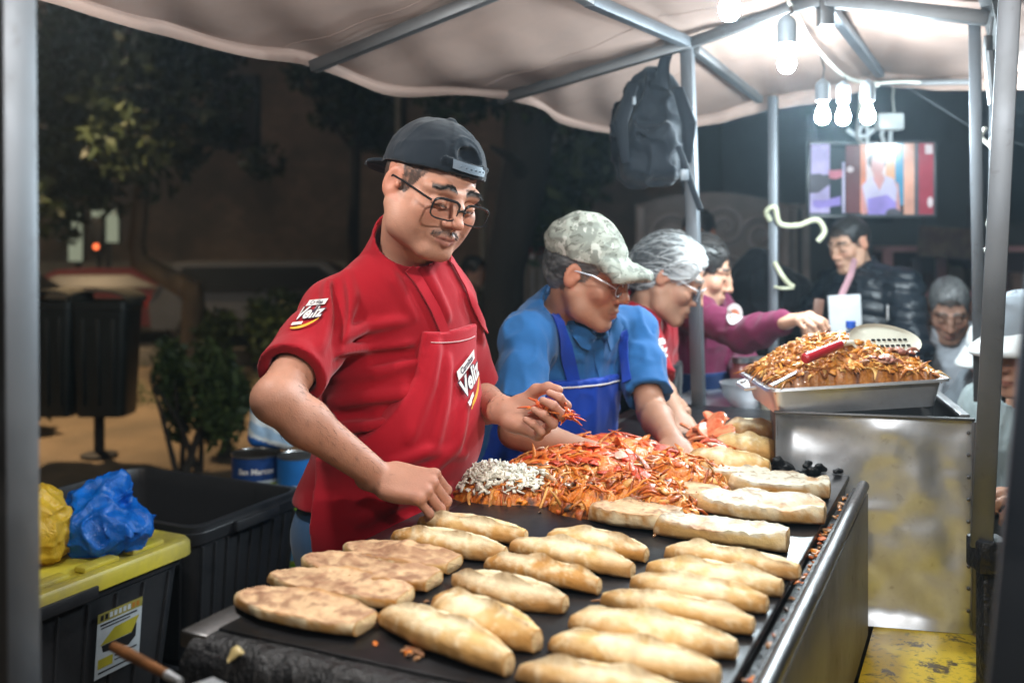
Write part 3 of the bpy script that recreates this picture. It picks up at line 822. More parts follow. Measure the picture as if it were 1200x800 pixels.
# rows across the roof, near to far: left edge, left rail, ridge, right eave
rowsC = [
    [(-2.3, -0.35, 2.0), (-1.40, -0.55, 2.17), (-0.55, -0.95, 2.30), (0.35, -1.2, 2.14)],
    [(-1.55, 0.95, 2.02), (-0.80, 0.65, 2.17), (0.02, 0.35, 2.30), (0.80, 0.10, 2.14)],
    [P(70, -6, 2.02), (-0.33, 1.55, 2.17), (0.42, 1.35, 2.30), (1.05, 1.15, 2.12)],
    [P(215, 33, 2.32), (-0.10, 2.00, 2.165), (0.60, 1.80, 2.27), (1.18, 1.65, 2.10)],
    [P(355, 67, 2.58), (0.11, 2.33, 2.155), (0.72, 2.20, 2.24), (1.28, 2.0, 2.09)],
    [P(480, 101, 2.86), (0.30, 2.60, 2.13), (0.82, 2.48, 2.20), (1.33, 2.3, 2.08)],
    [P(598, 108, 3.16), (0.52, 2.91, 2.085), (0.90, 2.76, 2.175), (1.40, 2.58, 2.07)],
    [P(655, 132, 3.45), (0.72, 3.30, 2.06), (1.12, 3.22, 2.15), (1.55, 2.95, 2.07)],
    [P(722, 156, 3.75), (1.00, 3.85, 2.03), (1.42, 3.85, 2.125), (1.85, 3.55, 2.06)]]
K = np.array([[np.array(p, float) for p in r] for r in rowsC])
def cr(p0, p1, p2, p3, t): return 0.5 * ((2 * p1) + (-p0 + p2) * t + (2 * p0 - 5 * p1 + 4 * p2 - p3) * t * t + (-p0 + 3 * p1 - 3 * p2 + p3) * t ** 3)
NR, NCc = 85, 61
A = np.zeros((NR, NCc, 3))
for i in range(NR):
    u = i / (NR - 1) * (len(K) - 1); a = min(int(u), len(K) - 2); fu = u - a
    g = lambda k: K[min(max(k, 0), len(K) - 1)]
    row = cr(g(a - 1), g(a), g(a + 1), g(a + 2), fu)
    for j in range(NCc):
        v = j / (NCc - 1) * 3; b = min(int(v), 2); fv = v - b
        p = row[b] * (1 - fv) + row[b + 1] * fv
        sag = 0.016 * math.sin(math.pi * fv) + 0.012 * math.sin(math.pi * min(1, abs(((u + 0.0) % 2) - 0.0) / 2))
        w = 0.010 * (fbm(np.array([[p[0] * 1.2 + p[1] * .5, p[1], 0]]), 3.2, 5)[0] - 0.5)
        A[i, j] = p + [0, 0, 0.012 - sag + w + 0.006 * math.sin(22 * fv + 5 * u) * (0.4 if b else 1) * (1 - fv)]
m = MB(); m.grid(A, 0, 0.003)
m.build('roof_cloth', M['cloth'], can, 80)
# hanging hem along the left and back edges, with soft folds
def hem(edge, name, drop, seed):
    pts = np.array(edge); n = len(pts); rows = []
    d = np.gradient(pts, axis=0); d /= np.linalg.norm(d, axis=1, keepdims=True); nrm = np.cross(d, UP)
    for k in range(7):
        s = k / 6; w = 0.010 * np.sin(np.arange(n) * 0.55 + seed) * s + 0.008 * (vnoise(pts, 6, seed) - .5) * s
        rows.append(pts + nrm * (0.012 * math.sin(math.pi * s) + w)[:, None] * 1.0 + np.array([0, 0, -1.0]) * (drop * s * (0.8 + 0.4 * vnoise(pts, 2.2, seed)))[:, None])
    m = MB(); m.grid(np.transpose(np.array(rows), (1, 0, 2)), 0, 0.003); return m.build(name, M['cloth'], can, 80)
hem(A[:, 0], 'side_hem', 0.030, 1); hem(A[-1, :], 'back_hem', 0.05, 2)
for k, pts in enumerate((A[6:, 30], A[40], A[58], A[71])):
    m = MB(); m.tube([p + [0, 0, -0.0035] for p in pts], .0028, 5, flat=((0, 0, 1), .5)); m.build('seam', M['cloth'], can)
m = MB(); m.tube([p + [0, 0, -0.003] for p in A[2:, 0]], 0.005, 6); m.build('edge_rope', M['cloth'], can)

def pole(a, b, w, mat, name='pole'):
    m = MB(); m.bar(a, b, w, w, AL, 0.0022)
    return m.build(name, mat, can)
pole((-0.500, 0.98, 2.15), (-0.485, 0.98, 0.0), 0.038, M['galv'])
a = P(1183, 0, 1.72); b = P(1150, 640, 1.72); d = (b - a); 
pole(a - d * 0.27, b, 0.036, M['galv'])
m = MB(); m.box(b + [0.012, 0, -0.012], (.028, .028, .028), None, .006); m.bar(b + [.012, 0, -.04], (b + [.012, 0, 0]) * [1, 1, 0], .03); m.build('clamp', M['soot'], can)
a = P(1241, 250, 0.80); b = P(1186, 830, 0.80); pole(a - (b - a) * 0.5, b + (b - a) * 0.9, 0.038, M['blue_tube'])
pole(P(805, 52, 2.93), P(823, 520, 2.93) + [0.02, 0, -0.8], 0.036, M['galv'])
pole(P(906, 113, 3.72), P(908, 460, 3.72) * [1, 1, 0], 0.034, M['galv'])
pole(P(1142, 26, 2.60), P(1148, 470, 2.60), 0.030, M['galv'])
pole(P(1165, 104, 2.75), P(1163, 470, 2.75), 0.024, M['galv'])
def beam(a, b, w=0.032, h=None, mat='dark_tube'):
    m = MB(); m.bar(a, b, w, h or w, UP, 0.002); return m.build('beam', M[mat], can)
beam(P(366, 79, 2.57), (0.13, 2.32, 2.13), 0.03)
beam(P(584, 117, 3.17), (0.52, 2.905, 2.058), 0.03)
beam((-0.82, 0.65, 2.14), P(690, -1, 2.30), 0.03); beam(P(690, 0, 2.30), P(805, 50, 2.91), 0.03, None, 'galv')
beam(P(815, 58, 2.93), P(890, 117, 3.68), 0.026)
beam(P(806, 52, 2.92), P(928, 9, 2.77), 0.03); beam(P(926, 9, 2.77), P(970, 1, 2.71), 0.03); beam(P(970, 1, 2.71), P(1158, 22, 2.55), 0.036)
beam(P(968, 4, 2.73), P(1031, 87, 3.82), 0.03, None, 'galv')
beam(P(1150, -30, 2.25), P(1168, 60, 3.2), 0.03)
beam(P(1030, 98, 3.8), P(1140, 96, 3.6), 0.02)
m = MB(); m.tube([P(1032, 100, 3.9), P(1065, 103, 3.9), P(1140, 150, 3.9), P(1200, 170, 3.9)], 0.004, 6); m.build('rope', M['galv'], can)
m = MB(); m.box(P(967, 16, 2.72), (0.02, 0.02, 0.035), None, 0.004); m.build('joint', M['dark_tube'], can)
m = MB(); m.tube([P(1163, 20, 2.5), P(1160, 45, 2.5), P(1156, 62, 2.5)], 0.004, 6); m.box(P(1158, 52, 2.5), (0.010, 0.008, 0.022), None, 0.004); m.tube([P(1160, 60, 2.5), P(1166, 122, 2.5)], 0.016, 10); m.build('crank', M['dark_tube'], can)

# ------------------------------------------------------------------ light bulbs
M['bulb_glass'] = None
def bulb_mat():
    t = NT('lit_bulb_glass'); e = t.n('ShaderNodeEmission'); e.inputs[0].default_value = (0.82, 0.95, 1.0, 1); e.inputs[1].default_value = 160.0
    tr = t.n('ShaderNodeBsdfTransparent'); a = t.n('ShaderNodeAddShader'); t.l(e.outputs[0], a.inputs[0]); t.l(tr.outputs[0], a.inputs[1]); t.l(a.outputs[0], t.out.inputs['Surface']); return t.m
M['bulb_glass'] = bulb_mat()
M['socket'] = simple('grey_socket', (0.20, 0.22, 0.24), 0.5)
M['cord'] = simple('black_cord', (0.02, 0.02, 0.022), 0.6)
M['white_cord'] = simple('white_cord', (0.62, 0.62, 0.55), 0.5)
def bulb(p, top, label, watts, colour=(0.78, 0.93, 1.0)):
    p = np.array(p, float); e = empty('light_bulb', p, label, 'light bulb', 'bare bulbs hanging under the canopy')
    m = MB(); m.lathe(p, [(0.0, -0.022), (0.010, -0.020), (0.0178, -0.012), (0.021, 0.0), (0.0195, 0.010), (0.0160, 0.018), (0.0135, 0.026), (0.0130, 0.030)], 20); g = m.build('glass', M['bulb_glass'], e)
    m = MB(); m.lathe(p, [(0.0136, 0.028), (0.0145, 0.042), (0.020, 0.046), (0.021, 0.088), (0.018, 0.098), (0.004, 0.110)], 16); m.build('socket', M['socket'], e)
    m = MB(); m.tube([p + [0, 0, 0.108], (p + np.array(top)) / 2 + [0.008, 0, 0.05], np.array(top)], 0.003, 6); m.build('cord', M['cord'], e)
    L = bpy.data.lights.new('bulb_light', 'POINT'); L.energy = watts; L.color = colour; L.shadow_soft_size = 0.028
    o = bpy.data.objects.new('bulb_light', L); COL.objects.link(o); o.location = Vector(p.tolist())
    return e
BW_ = 15.0
bulb(P(855, 12, 1.86), P(862, -60, 1.86), 'bare lit bulb nearest the top edge of the picture', BW_ * .65)
bulb(P(922, 75, 2.22), P(927, 8, 2.5), 'bare lit bulb under a grey socket left of the ridge', BW_ * .7)
bulb(P(964, 137, 2.85), P(962, 66, 3.1), 'left bulb of the three glowing above the television', BW_ * .95)
bulb(P(988, 138, 2.95), P(990, 90, 3.4), 'middle bulb of the three glowing above the television', BW_ * .95)
bulb(P(1017, 137, 2.90), P(1022, 97, 3.6), 'right bulb of the three, beside the white adapter', BW_ * .95)
bulb((0.46, 0.86, 2.00), (0.46, 0.86, 2.26), 'bare lit bulb over the near end of the griddle, above the picture', BW_ * 1.9, (1.0, 0.965, 0.92))
bulb((0.10, -0.12, 2.02), (0.10, -0.12, 2.26), 'bare lit bulb behind the camera at the near end of the canopy', BW_ * .6, (1.0, 0.965, 0.92))

bulb((-0.62, 1.52, 1.96), (-0.62, 1.52, 2.12), 'bare lit bulb near the left edge of the canopy over the crates, above the picture', BW_ * .85, (1.0, 0.965, 0.92))  # unseen bulb added to brighten the crates, bags and cans
bulb((1.80, 3.35, 1.98), (1.72, 3.45, 2.05), 'bare lit bulb at the right eave over the seated customers, beyond the picture edge', BW_ * 1.0)  # unseen bulb added to lift the dim right background
# cables
m = MB()
m.tube(curve([P(924, 2, 2.74), P(935, 20, 2.8), P(948, 45, 2.95), P(965, 66, 3.15), P(985, 86, 3.4), P(1003, 95, 3.6), P(1028, 98, 3.75)]), 0.006, 8)
m.tube(curve([P(1028, 98, 3.75), P(1060, 96, 3.72), P(1100, 98, 3.68), P(1142, 97, 3.6)]), 0.006, 8)
tag(m.build('cable', M['white_cord'], base=P(924, 2, 2.74)), 'white cable slung under the ridge from bulb to bulb', 'cable')
m = MB(); m.tube(curve([P(1030, 100, 3.75), P(1010, 105, 3.75), P(1008, 125, 3.75), P(1004, 160, 4.2), P(1012, 168, 4.3)]), 0.006, 8)
tag(m.build('cable', M['white_cord'], base=P(1030, 100, 3.75)), 'white flex dropping from the ridge down to the television', 'cable')
m = MB(); m.tube(curve([P(1171, 120, 2.7), P(1172, 150, 2.7), P(1160, 168, 2.7), P(1170, 185, 2.68), P(1162, 215, 2.7), P(1170, 235, 2.7), P(1158, 262, 2.7), P(1166, 280, 2.7), P(1153, 295, 2.7)]), 0.006, 8)
m.tube(curve([P(1162, 172, 2.7), P(1150, 160, 2.72), P(1155, 150, 2.7)]), 0.006, 8)
tag(m.build('cable', M['white_cord'], base=P(1171, 120, 2.7)), 'white cable knotted around the right back poles', 'cable')
M['cream_pipe'] = simple('cream_plastic', (0.55, 0.55, 0.38), 0.45)
m = MB(); m.tube(curve([P(902, 258, 3.70), P(898, 248, 3.68), P(908, 243, 3.66), P(914, 262, 3.68), P(935, 264, 3.68), P(952, 258, 3.68), P(961, 260, 3.68), P(966, 272, 3.68), P(958, 283, 3.68)]), 0.010, 10)
tag(m.build('hook', M['cream_pipe'], base=P(902, 258, 3.7)), 'cream plastic hook tied around the middle back pole', 'hook')
m = MB(); m.tube(curve([P(908, 308, 3.70), P(916, 322, 3.66), P(924, 332, 3.66), P(930, 336, 3.66)]), 0.009, 8); m.tube(curve([P(930, 337, 3.66), P(918, 338, 3.66), P(908, 336, 3.68)]), 0.006, 8)
tag(m.build('hook', M['cream_pipe'], base=P(908, 308, 3.7)), 'small cream hanger lower down on the middle back pole', 'hook')
# ================================================================== FOOD
M['bread'] = tinted('bread_crust', 0.66, 0.0, 0.6, 150, 0.002, 0.25, 0.2, 70)
M['wet'] = tinted('wet_filling', 0.36, 0.0, 0.8, 150, 0.003, 0.5, 0.38, 110, coat=0.22)
M['onion'] = tinted('chopped_onion', 0.35, 0.0, 0.1, 150, 0.001, 0.5, 0.08, 90)

def roll(a, b, label, seed, w=0.043, h=0.05, half=False, cream=0.0, group=None, lean=0.0, zbase=1.001, pale=0.5, hue=0.0, name='bread_roll', flour=0.5, turned=False):
    """a long crusty roll from tip a to cut end b (world points, their z is ignored)"""
    a = np.array(a, float); b = np.array(b, float); c = (a + b) / 2; c[2] = zbase
    d = b - a; d[2] = 0; Ln = np.linalg.norm(d); ang = math.atan2(d[1], d[0])
    NX, NTh = 46, 44; r = np.random.RandomState(seed)
    bend = r.uniform(-0.008, 0.008); sk = r.uniform(-0.25, 0.25); cutl = 0.5 - r.uniform(0.02, 0.035)
    V = np.zeros((NX, NTh, 3)); C = np.zeros((NX, NTh, 3)); off = r.rand(3) * 20
    gold = np.array((0.46, 0.205, 0.042)) * (1 + hue); palec = np.array((0.70, 0.495, 0.215)); flo = np.array((0.86, 0.77, 0.54))
    crumb = np.array((0.62, 0.41, 0.235)); toast = np.array((0.30, 0.14, 0.045)); white = np.array((0.64, 0.60, 0.48))
    s0 = r.uniform(-0.35, 0.35)
    for i in range(NX):
        u = i / (NX - 1); x = -0.5 + u * (0.5 + cutl)
        q = abs(x) / 0.5
        wd = w * (1 - q ** 1.9) ** 0.70 if x < 0 else w * (1 - (0.60 if half else 0.94) * (q ** 2.1)) ** 0.74
        ht = h * (0.35 + 0.65 * (1 - q ** 2.4) ** 0.6) if x < 0 else h * (1 - 0.35 * q ** 2.4)
        if i == 0: wd = w * 0.05; ht = h * 0.25
        for k in range(NTh):
            th = 2 * math.pi * k / NTh - math.pi / 2     # -90 deg is the bottom
            cy = math.cos(th); sz = math.sin(th)
            yy = wd * math.copysign(abs(cy) ** (0.85 if half else (1.0 if sz > 0 else .8)), cy)
            zz = ht * 0.5 + ht * 0.5 * math.copysign(abs(sz) ** ((0.8 if half else 1.05) if sz > 0 else 0.5), sz)
            score = s0 + sk * x * 3
            sd = (th - math.pi / 2) - score
            ear = 0.0
            if not half and sz > 0 and abs(x) < 0.46:
                fade = max(0.0, 1 - (abs(x) / 0.46) ** 4)
                ear = (0.0120 * math.exp(-((sd - 0.08) / 0.11) ** 2) * (0.7 + 0.3 * math.sin(x * 17 + seed)) - 0.0095 * math.exp(-((sd + 0.22) / 0.24) ** 2)) * fade
            V[i, k] = (x * Ln, yy + bend * (1 - 4 * x * x) * 1.0 + sk * 0.0, zz + ear)
            C[i, k, 0] = sd
    P3 = V.reshape(-1, 3) + off
    n1 = fbm(P3, 28, 1).reshape(NX, NTh); n2 = fbm(P3, 95, 2).reshape(NX, NTh); n3 = fbm(P3, 14, 3).reshape(NX, NTh)
    nrm = V.copy(); nrm[..., 2] -= h * 0.45; nrm[..., 0] *= 0.15; nrm /= np.linalg.norm(nrm, axis=2, keepdims=True) + 1e-9
    V += nrm * ((n1 - 0.5) * 0.0045 + (n2 - 0.5) * 0.0032)[..., None]
    V[..., 2] = np.maximum(V[..., 2], 0.0004)
    SD = C[..., 0].copy(); zrel = V[..., 2] / h
    S = lambda v, lo, hi: np.clip((v - lo) / (hi - lo), 0, 1)[..., None]
    col = gold * np.ones((NX, NTh, 1))
    col = col * (1 - S(n3 + pale - 0.5, 0.3, 0.75)) + palec * S(n3 + pale - 0.5, 0.3, 0.75)
    fl = S(n1 * 0.6 + n2 * 0.4 + flour - 0.5 + 0.25 * np.clip(zrel - .5, 0, .5), 0.42, 0.62)
    if not half: fl = fl * (.25 + .75 * S(zrel, .45, .85))
    col = col * (1 - 0.8 * fl) + flo * 0.8 * fl
    if not half:
        e = np.exp(-((SD - 0.12) / 0.10) ** 2)[..., None] * (0.25 + 0.75 * S(n2, .38, .6)) * (np.abs(np.linspace(-.5, .5, NX)) < .45)[:, None, None]; col = col * (1 - 0.9 * e) + (gold * 0.55) * 0.9 * e
        side = (SD > 0.25)[..., None] * S(zrel, .95, .5); col = col * (1 - .65 * side) + gold * 1.1 * .65 * side
        side = (SD < -0.3)[..., None] * S(zrel, .55, .2); col = col * (1 - .75 * side) + gold * .9 * .75 * side
        sp_k = S(n2 * .6 + fbm(P3, 210, 9).reshape(NX, NTh) * .4, .54, .62); col = col * (1 - .35 * sp_k) + flo * .35 * sp_k
        e = np.exp(-((SD + 0.16) / 0.14) ** 2)[..., None]; col = col * (1 - 0.6 * e) + palec * 1.08 * 0.6 * e
    sc_ = S(fbm(P3, 40, 21).reshape(NX, NTh), .60, .70) * .25; col = col * (1 - sc_) + np.array((.27, .115, .035)) * sc_
    low = S(zrel, 0.36, 0.02); col = col * (1 - 0.75 * low) + toast * 0.75 * low
    if half:
        zc = h * (0.97 if turned else 0.92); flat = V[..., 2] > zc * 0.62
        hgt = h * 0.62 + (n1 - 0.5) * 0.009 + (n2 - 0.5) * 0.006
        V[..., 2] = np.where(flat, np.minimum(V[..., 2], hgt), V[..., 2])
        k = S(V[..., 2] - hgt, -0.003, -0.0005)
        cc = crumb * (0.75 + 0.5 * n1[..., None])
        tt = S(n3 * .45 + n2 * .55, 0.42, 0.60); cc = cc * (1 - 0.75 * tt) + np.array((0.34, 0.17, 0.095)) * 0.75 * tt; t2_ = S(fbm(P3, 60, 31).reshape(NX, NTh), .56, .64) * (.0 if cream > 0 else .7); cc = cc * (1 - t2_) + np.array((.22, .10, .055)) * t2_; rim_ = S(np.abs(V[..., 1]) / w, .78, .95); cc = cc * (1 - .6 * rim_) + gold * .8 * .6 * rim_
        if cream > 0:
            wv = S(n3 * 0.6 + n1 * 0.4 + cream - 0.5, 0.40, 0.50); cc = cc * (1 - wv) + white * wv
            V[..., 2] += np.where(flat, 0.004 * wv[..., 0] * (0.6 + n2), 0)
            dk = S(n2 * .6 + n1 * .4, 0.56, 0.63); cc = cc * (1 - 0.7 * dk) + np.array((0.24, 0.13, 0.06)) * 0.7 * dk
        col = col * (1 - k) + cc * k
    # flat cut end and pointed tip
    Vv = V.reshape(-1, 3); Cc = col.reshape(-1, 3)
    Q = []
    for i in range(NX - 1):
        for k in range(NTh):
            k2 = (k + 1) % NTh; Q.append((i * NTh + k, (i + 1) * NTh + k, (i + 1) * NTh + k2, i * NTh + k2))
    Fs = [tuple(q) for q in Q]
    base = len(Vv); end = V[-1]; ce = end.mean(0); rings = [end]
    ex = []; ec = []
    for f in (0.999, 0.8, 0.45):
        rg = ce + (end - ce) * f; rg[:, 0] += (1 - f) * 0.004 + (0.0 if f > .99 else 0.0004 * r.randn(NTh)); ex.append(rg)
        ec.append((np.array((.66, .48, .26)) * (0.9 + 0.2 * r.rand(NTh, 1))) if f < .99 else np.tile(gold * 1.1, (NTh, 1)))
    Vv = np.vstack([Vv] + ex + [ce[None] + [0.003, 0, 0], V[0].mean(0)[None]]); Cc = np.vstack([Cc] + ec + [crumb[None], palec[None]])
    prev = (NX - 1) * NTh
    for j in range(3):
        cur = base + j * NTh
        for k in range(NTh):
            k2 = (k + 1) % NTh; Fs.append((prev + k, cur + k, cur + k2, prev + k2))
        prev = cur
    ic = base + 3 * NTh; it = ic + 1
    for k in range(NTh):
        k2 = (k + 1) % NTh; Fs.append((prev + k, ic, prev + k2)); Fs.append((k2, it, k))
    me = bpy.data.meshes.new(name); me.from_pydata(Vv.tolist(), [], Fs)
    at = me.attributes.new('tint', 'FLOAT_COLOR', 'POINT'); c4 = np.ones((len(Vv), 4), np.float32); c4[:, :3] = np.clip(Cc, 0.01, 0.95); at.data.foreach_set('color', c4.ravel())
    me.polygons.foreach_set('use_smooth', np.ones(len(me.polygons), bool)); me.set_sharp_from_angle(angle=math.radians(55)); me.update()
    o = link_mesh(name, me, None, [M['bread']], c); o.rotation_euler = (lean, 0, ang)
    return tag(o, label, 'bread roll', group)

zt = 1.026
RT = [((604, 770), (824, 812)), ((643, 737), (847, 777)), ((666, 712), (868, 747)), ((703, 687), (887, 722)), ((738, 668), (905, 697)), ((757, 651), (922, 677)), ((778, 634), (941, 660))]
words_r = ['whole pale roll nearest the camera in the right-hand row beside the rail', 'second roll from the camera in the right-hand row, golden along its near side', 'third roll from the camera in the right-hand row', 'fourth roll from the camera in the right-hand row, with a thick golden ridge', 'fifth roll from the camera in the right-hand row', 'sixth roll from the camera in the right-hand row', 'farthest whole roll of the right-hand row, next to the creamy open half']
for i, (a, b) in enumerate(RT):
    roll(G(*a, zt), G(*b, zt), words_r[i], 100 + i, w=0.034, h=0.033, group='rolls in the right-hand row', lean=0.12 * (i % 3 - 1), pale=0.72 + 0.06 * (i % 2), flour=0.50)
MT = [((443, 707), (600, 768)), ((508, 692), (634, 740)), ((530, 664), (668, 696)), ((567, 646), (705, 676)), ((597, 627), (746, 658)), ((640, 616), (762, 640))]
words_m = ['thick roll with a square cut end nearest the camera in the middle row', 'short plump roll split at its front end in the middle row', 'brownish floury roll third from the camera in the middle row', 'golden roll fourth from the camera in the middle row', 'pale floury roll fifth from the camera in the middle row', 'farthest roll of the middle row, against the meat']
for i, (a, b) in enumerate(MT):
    roll(G(*a, zt), G(*b, zt), words_m[i], 200 + i, w=(0.036, 0.040, 0.033, 0.032, 0.033, 0.031)[i], h=(0.037, 0.038, 0.032, 0.031, 0.032, 0.030)[i], group='rolls in the middle row', lean=0.1 * (i % 3 - 1), pale=(0.68, .68, .5, .6, .68, .62)[i], flour=(0.52, .44, .56, .46, .56, .46)[i])
LT = [((458, 616), (596, 640), 'whole floury roll second from the hand in the left-hand row'), ((489, 600), (621, 620), 'whole roll under the first cook\'s right hand')]
for i, (a, b, w_) in enumerate(LT):
    roll(G(*a, zt), G(*b, zt), w_, 300 + i, w=0.032, h=0.034, group='whole rolls at the cook\'s hand', pale=0.5, flour=0.5)
HT = [((276, 690), (434, 724), 'toasted half roll nearest the camera at the left edge of the griddle'), ((314, 667), (480, 694), 'toasted half roll second from the camera on the left'), ((353, 648), (513, 674), 'toasted half roll third from the camera on the left'), ((403, 633), (537, 655), 'toasted half roll farthest back on the left, below the red apron')]
for i, (a, b, w_) in enumerate(HT):
    roll(G(*a, 1.02), G(*b, 1.02), w_, 400 + i, w=0.047, h=0.032, half=True, group='toasted half rolls on the left', pale=0.4, name='half_roll', flour=.45)
CT = [((766, 612), (928, 632), 0.50, 'open half roll with a smear of white cream on its right end', 0.036), ((815, 584), (970, 598), 0.54, 'large open half roll thickly spread with white cream beside the gutter', 0.066), ((852, 563), (976, 571), 0.62, 'open cream-covered half roll in front of the steel cabinet', 0.050), ((800, 552), (905, 556), 0.55, 'open half roll with cream behind the meat', 0.034)]
for i, (a, b, cm, w_, wd) in enumerate(CT):
    roll(G(*a, 1.02), G(*b, 1.02), w_, 500 + i, w=wd, h=0.046, half=True, cream=cm, group='open rolls spread with cream', pale=0.55, name='half_roll', flour=.45)
MTT = [((690, 596), (800, 608), 'open half roll heaped with meat at the front of the pile', 1.001), ((735, 572), (848, 582), 'open half roll heaped with meat on the right of the pile', 1.001)]
for i, (a, b, w_, z) in enumerate(MTT):
    roll(G(*a, 1.02), G(*b, 1.02), w_, 520 + i, w=0.042, h=0.05, half=True, cream=0.4, group='open rolls heaped with meat', name='half_roll')
YT = [((846, 500), (925, 508), 'uncut yellow roll at the back against the tray'), ((832, 520), (920, 526), 'middle uncut yellow roll at the back of the griddle'), ((800, 536), (905, 545), 'front uncut yellow roll at the back, beside the tomato slices')]
for i, (a, b, w_) in enumerate(YT):
    roll(G(*a, 1.03), G(*b, 1.03), w_, 540 + i, w=0.045, h=0.056, group='uncut yellow rolls at the back', pale=0.85, hue=0.4, flour=0.42)

def strips(name, mat, pts, nrm, length, width, thick, cols, seed, kind='stuff', curl=0.5, up=0.25, parent=None, base=None):
    """bent strips lying over the points with given normals, one mesh"""
    r = np.random.RandomState(seed); V = []; Q = []; C = []
    K, N = 7, 8
    for p, n in zip(pts, nrm):
        L = length * math.exp(r.normal() * .32); w = width * math.exp(r.normal() * .38); th = thick * r.uniform(0.7, 1.3)
        d = r.normal(size=3); d = unit(d - np.dot(d, n) * n + n * r.normal() * up); s = unit(np.cross(n, d)); q = np.cross(d, s)
        kx, kz = r.normal() * curl, r.normal() * curl * 0.7; tw = r.normal() * 0.5
        c = cols[r.randint(len(cols))] * r.uniform(0.75, 1.2); b = len(V)
        for i in range(K):
            t = i / (K - 1) - 0.5; e = (1 - (2 * abs(t)) ** 3) * 0.75 + 0.25
            o = p + d * L * t + s * L * kx * (t * t - .08) - q * L * abs(kz) * (t * t - 0.05) 
            a0 = tw * t
            for j in range(N):
                a = 2 * math.pi * j / N; u = math.cos(a) * w / 2 * e; v = math.sin(a) * th / 2 * e
                V.append(o + s * (u * math.cos(a0) - v * math.sin(a0)) + q * (u * math.sin(a0) + v * math.cos(a0))); C.append(c)
        for i in range(K - 1):
            for j in range(N):
                j2 = (j + 1) % N; Q.append((b + i * N + j, b + i * N + j2, b + (i + 1) * N + j2, b + (i + 1) * N + j))
        for e0 in (0, (K - 1) * N):
            for j in range(1, N - 2, 2): Q.append((b + e0, b + e0 + j, b + e0 + j + 1, b + e0 + j + 2))
    V = np.array(V); jit = min(.0022, thick * .35)
    V = V + jit * 2 * (np.stack([fbm(V, 130, seed + q_, 2) for q_ in (1, 5, 9)], 1) - .5); base = V.mean(0) if base is None else np.array(base)
    me = np_mesh(name, V - base, np.array(Q), True, np.clip(np.array(C), 0.005, 0.95))
    o = link_mesh(name, me, parent, [mat], base - origin_of(parent))
    return o

# the heap of meat on the griddle: a height field first
HC = [(G(690, 566), 0.17, 0.15, 0.066), (G(640, 575), 0.12, 0.10, 0.05), (G(745, 588), 0.12, 0.055, 0.052), (G(790, 562), 0.12, 0.06, 0.050), (G(580, 580), 0.085, 0.06, 0.046), (G(725, 545), 0.16, 0.09, 0.055), (G(830, 545), 0.08, 0.06, 0.045), (G(742, 600), 0.115, 0.042, 0.058), (G(788, 575), 0.10, 0.042, 0.060), (G(690, 600), 0.07, 0.04, 0.05)]
def heap(x, y):
    z = 0.0
    for c, rx, ry, h in HC:
        dx, dy = x - c[0], y - c[1]; u = (dx * AT[0] + dy * AT[1]) / rx; v = (dx * AL[0] + dy * AL[1]) / ry
        z = np.maximum(z, h * np.maximum(1 - .8 * (u * u + v * v), 0) ** 0.72)
    return z
def on_heap(n, seed, region=None, lift=0.0):
    r = np.random.RandomState(seed); out = []; nn = []
    for _ in range(40000):
        if len(out) >= n: break
        x = r.uniform(-0.16, 0.48); y = r.uniform(1.62, 2.45)
        if region is not None and not region(x, y, 0): continue
        z = heap(x, y)
        if z < 0.004: continue
        e = 0.01; g = np.array([-(heap(x + e, y) - heap(x - e, y)) / (2 * e), -(heap(x, y + e) - heap(x, y - e)) / (2 * e), 1.0])
        g[:2] = np.clip(g[:2], -1.5, 1.5)
        out.append(np.array([x, y, 1.0 + z * r.uniform(0.86, 1.04) + lift])); nn.append(unit(g))
    return np.array(out), np.array(nn)
def lumps(p, seed):
    a = ridge(p * [1, 1, .6], 62, seed); b = ridge(p[:, [1, 0, 2]] * [1, .55, 1], 95, seed + 2); c = fbm(p, 30, seed + 4, 2)
    return .5 * a ** 2 + .3 * b ** 2 + .35 * c
def core_mesh(name, Aarr, cols, seed, parent=None, keepz=None):
    """crumpled, patchily coloured surface of cooked meat from a grid of points"""
    m_, n_ = Aarr.shape[:2]; V = Aarr.reshape(-1, 3); k = np.array([[i * n_ + j, (i + 1) * n_ + j, (i + 1) * n_ + j + 1, i * n_ + j + 1] for i in range(m_ - 1) for j in range(n_ - 1)])
    if keepz is not None: k = k[(V[k, 2].max(1) > keepz)]
    t = fbm(V * [1, 1, .5], 75, seed, 2) * .7 + vnoise(V, 180, seed + 3) * .3; q = np.clip((t - .25) / .5, 0, .999) * (len(cols) - 1); a = q.astype(int); f_ = (q - a)[:, None]
    cc = np.array(cols); C = cc[a] * (1 - f_) + cc[a + 1] * f_; C = C * (.7 + .6 * vnoise(V, 120, seed + 8)[:, None])
    base = V.mean(0); me = np_mesh(name, V - base, k, True, np.clip(C, .005, .95)); return link_mesh(name, me, parent, [M['wet']], base - origin_of(parent))
xs = np.linspace(-0.2, 0.52, 300); ys = np.linspace(1.6, 2.45, 330)
XX, YY = np.meshgrid(xs, ys, indexing='ij'); ZZ = heap(XX, YY); PP = np.stack([XX.ravel(), YY.ravel(), ZZ.ravel()], 1)
ZZ = np.where(ZZ > 0.001, ZZ * .98 - .006 + .016 * (lumps(PP, 4).reshape(XX.shape) - .35) * np.clip(ZZ / .02, 0.2, 1), -0.01)
core_c = [(.08, .03, .014), (.30, .075, .014), (.55, .14, .014), (.68, .23, .022), (.54, .12, .014), (.72, .33, .07), (.62, .18, .018)]
meat = core_mesh('meat_filling', np.stack([XX, YY, 1.0 + ZZ], 2), core_c, 4, None, 0.998)
tag(meat, 'heap of orange braised meat in the middle of the griddle', 'meat', kind='stuff')
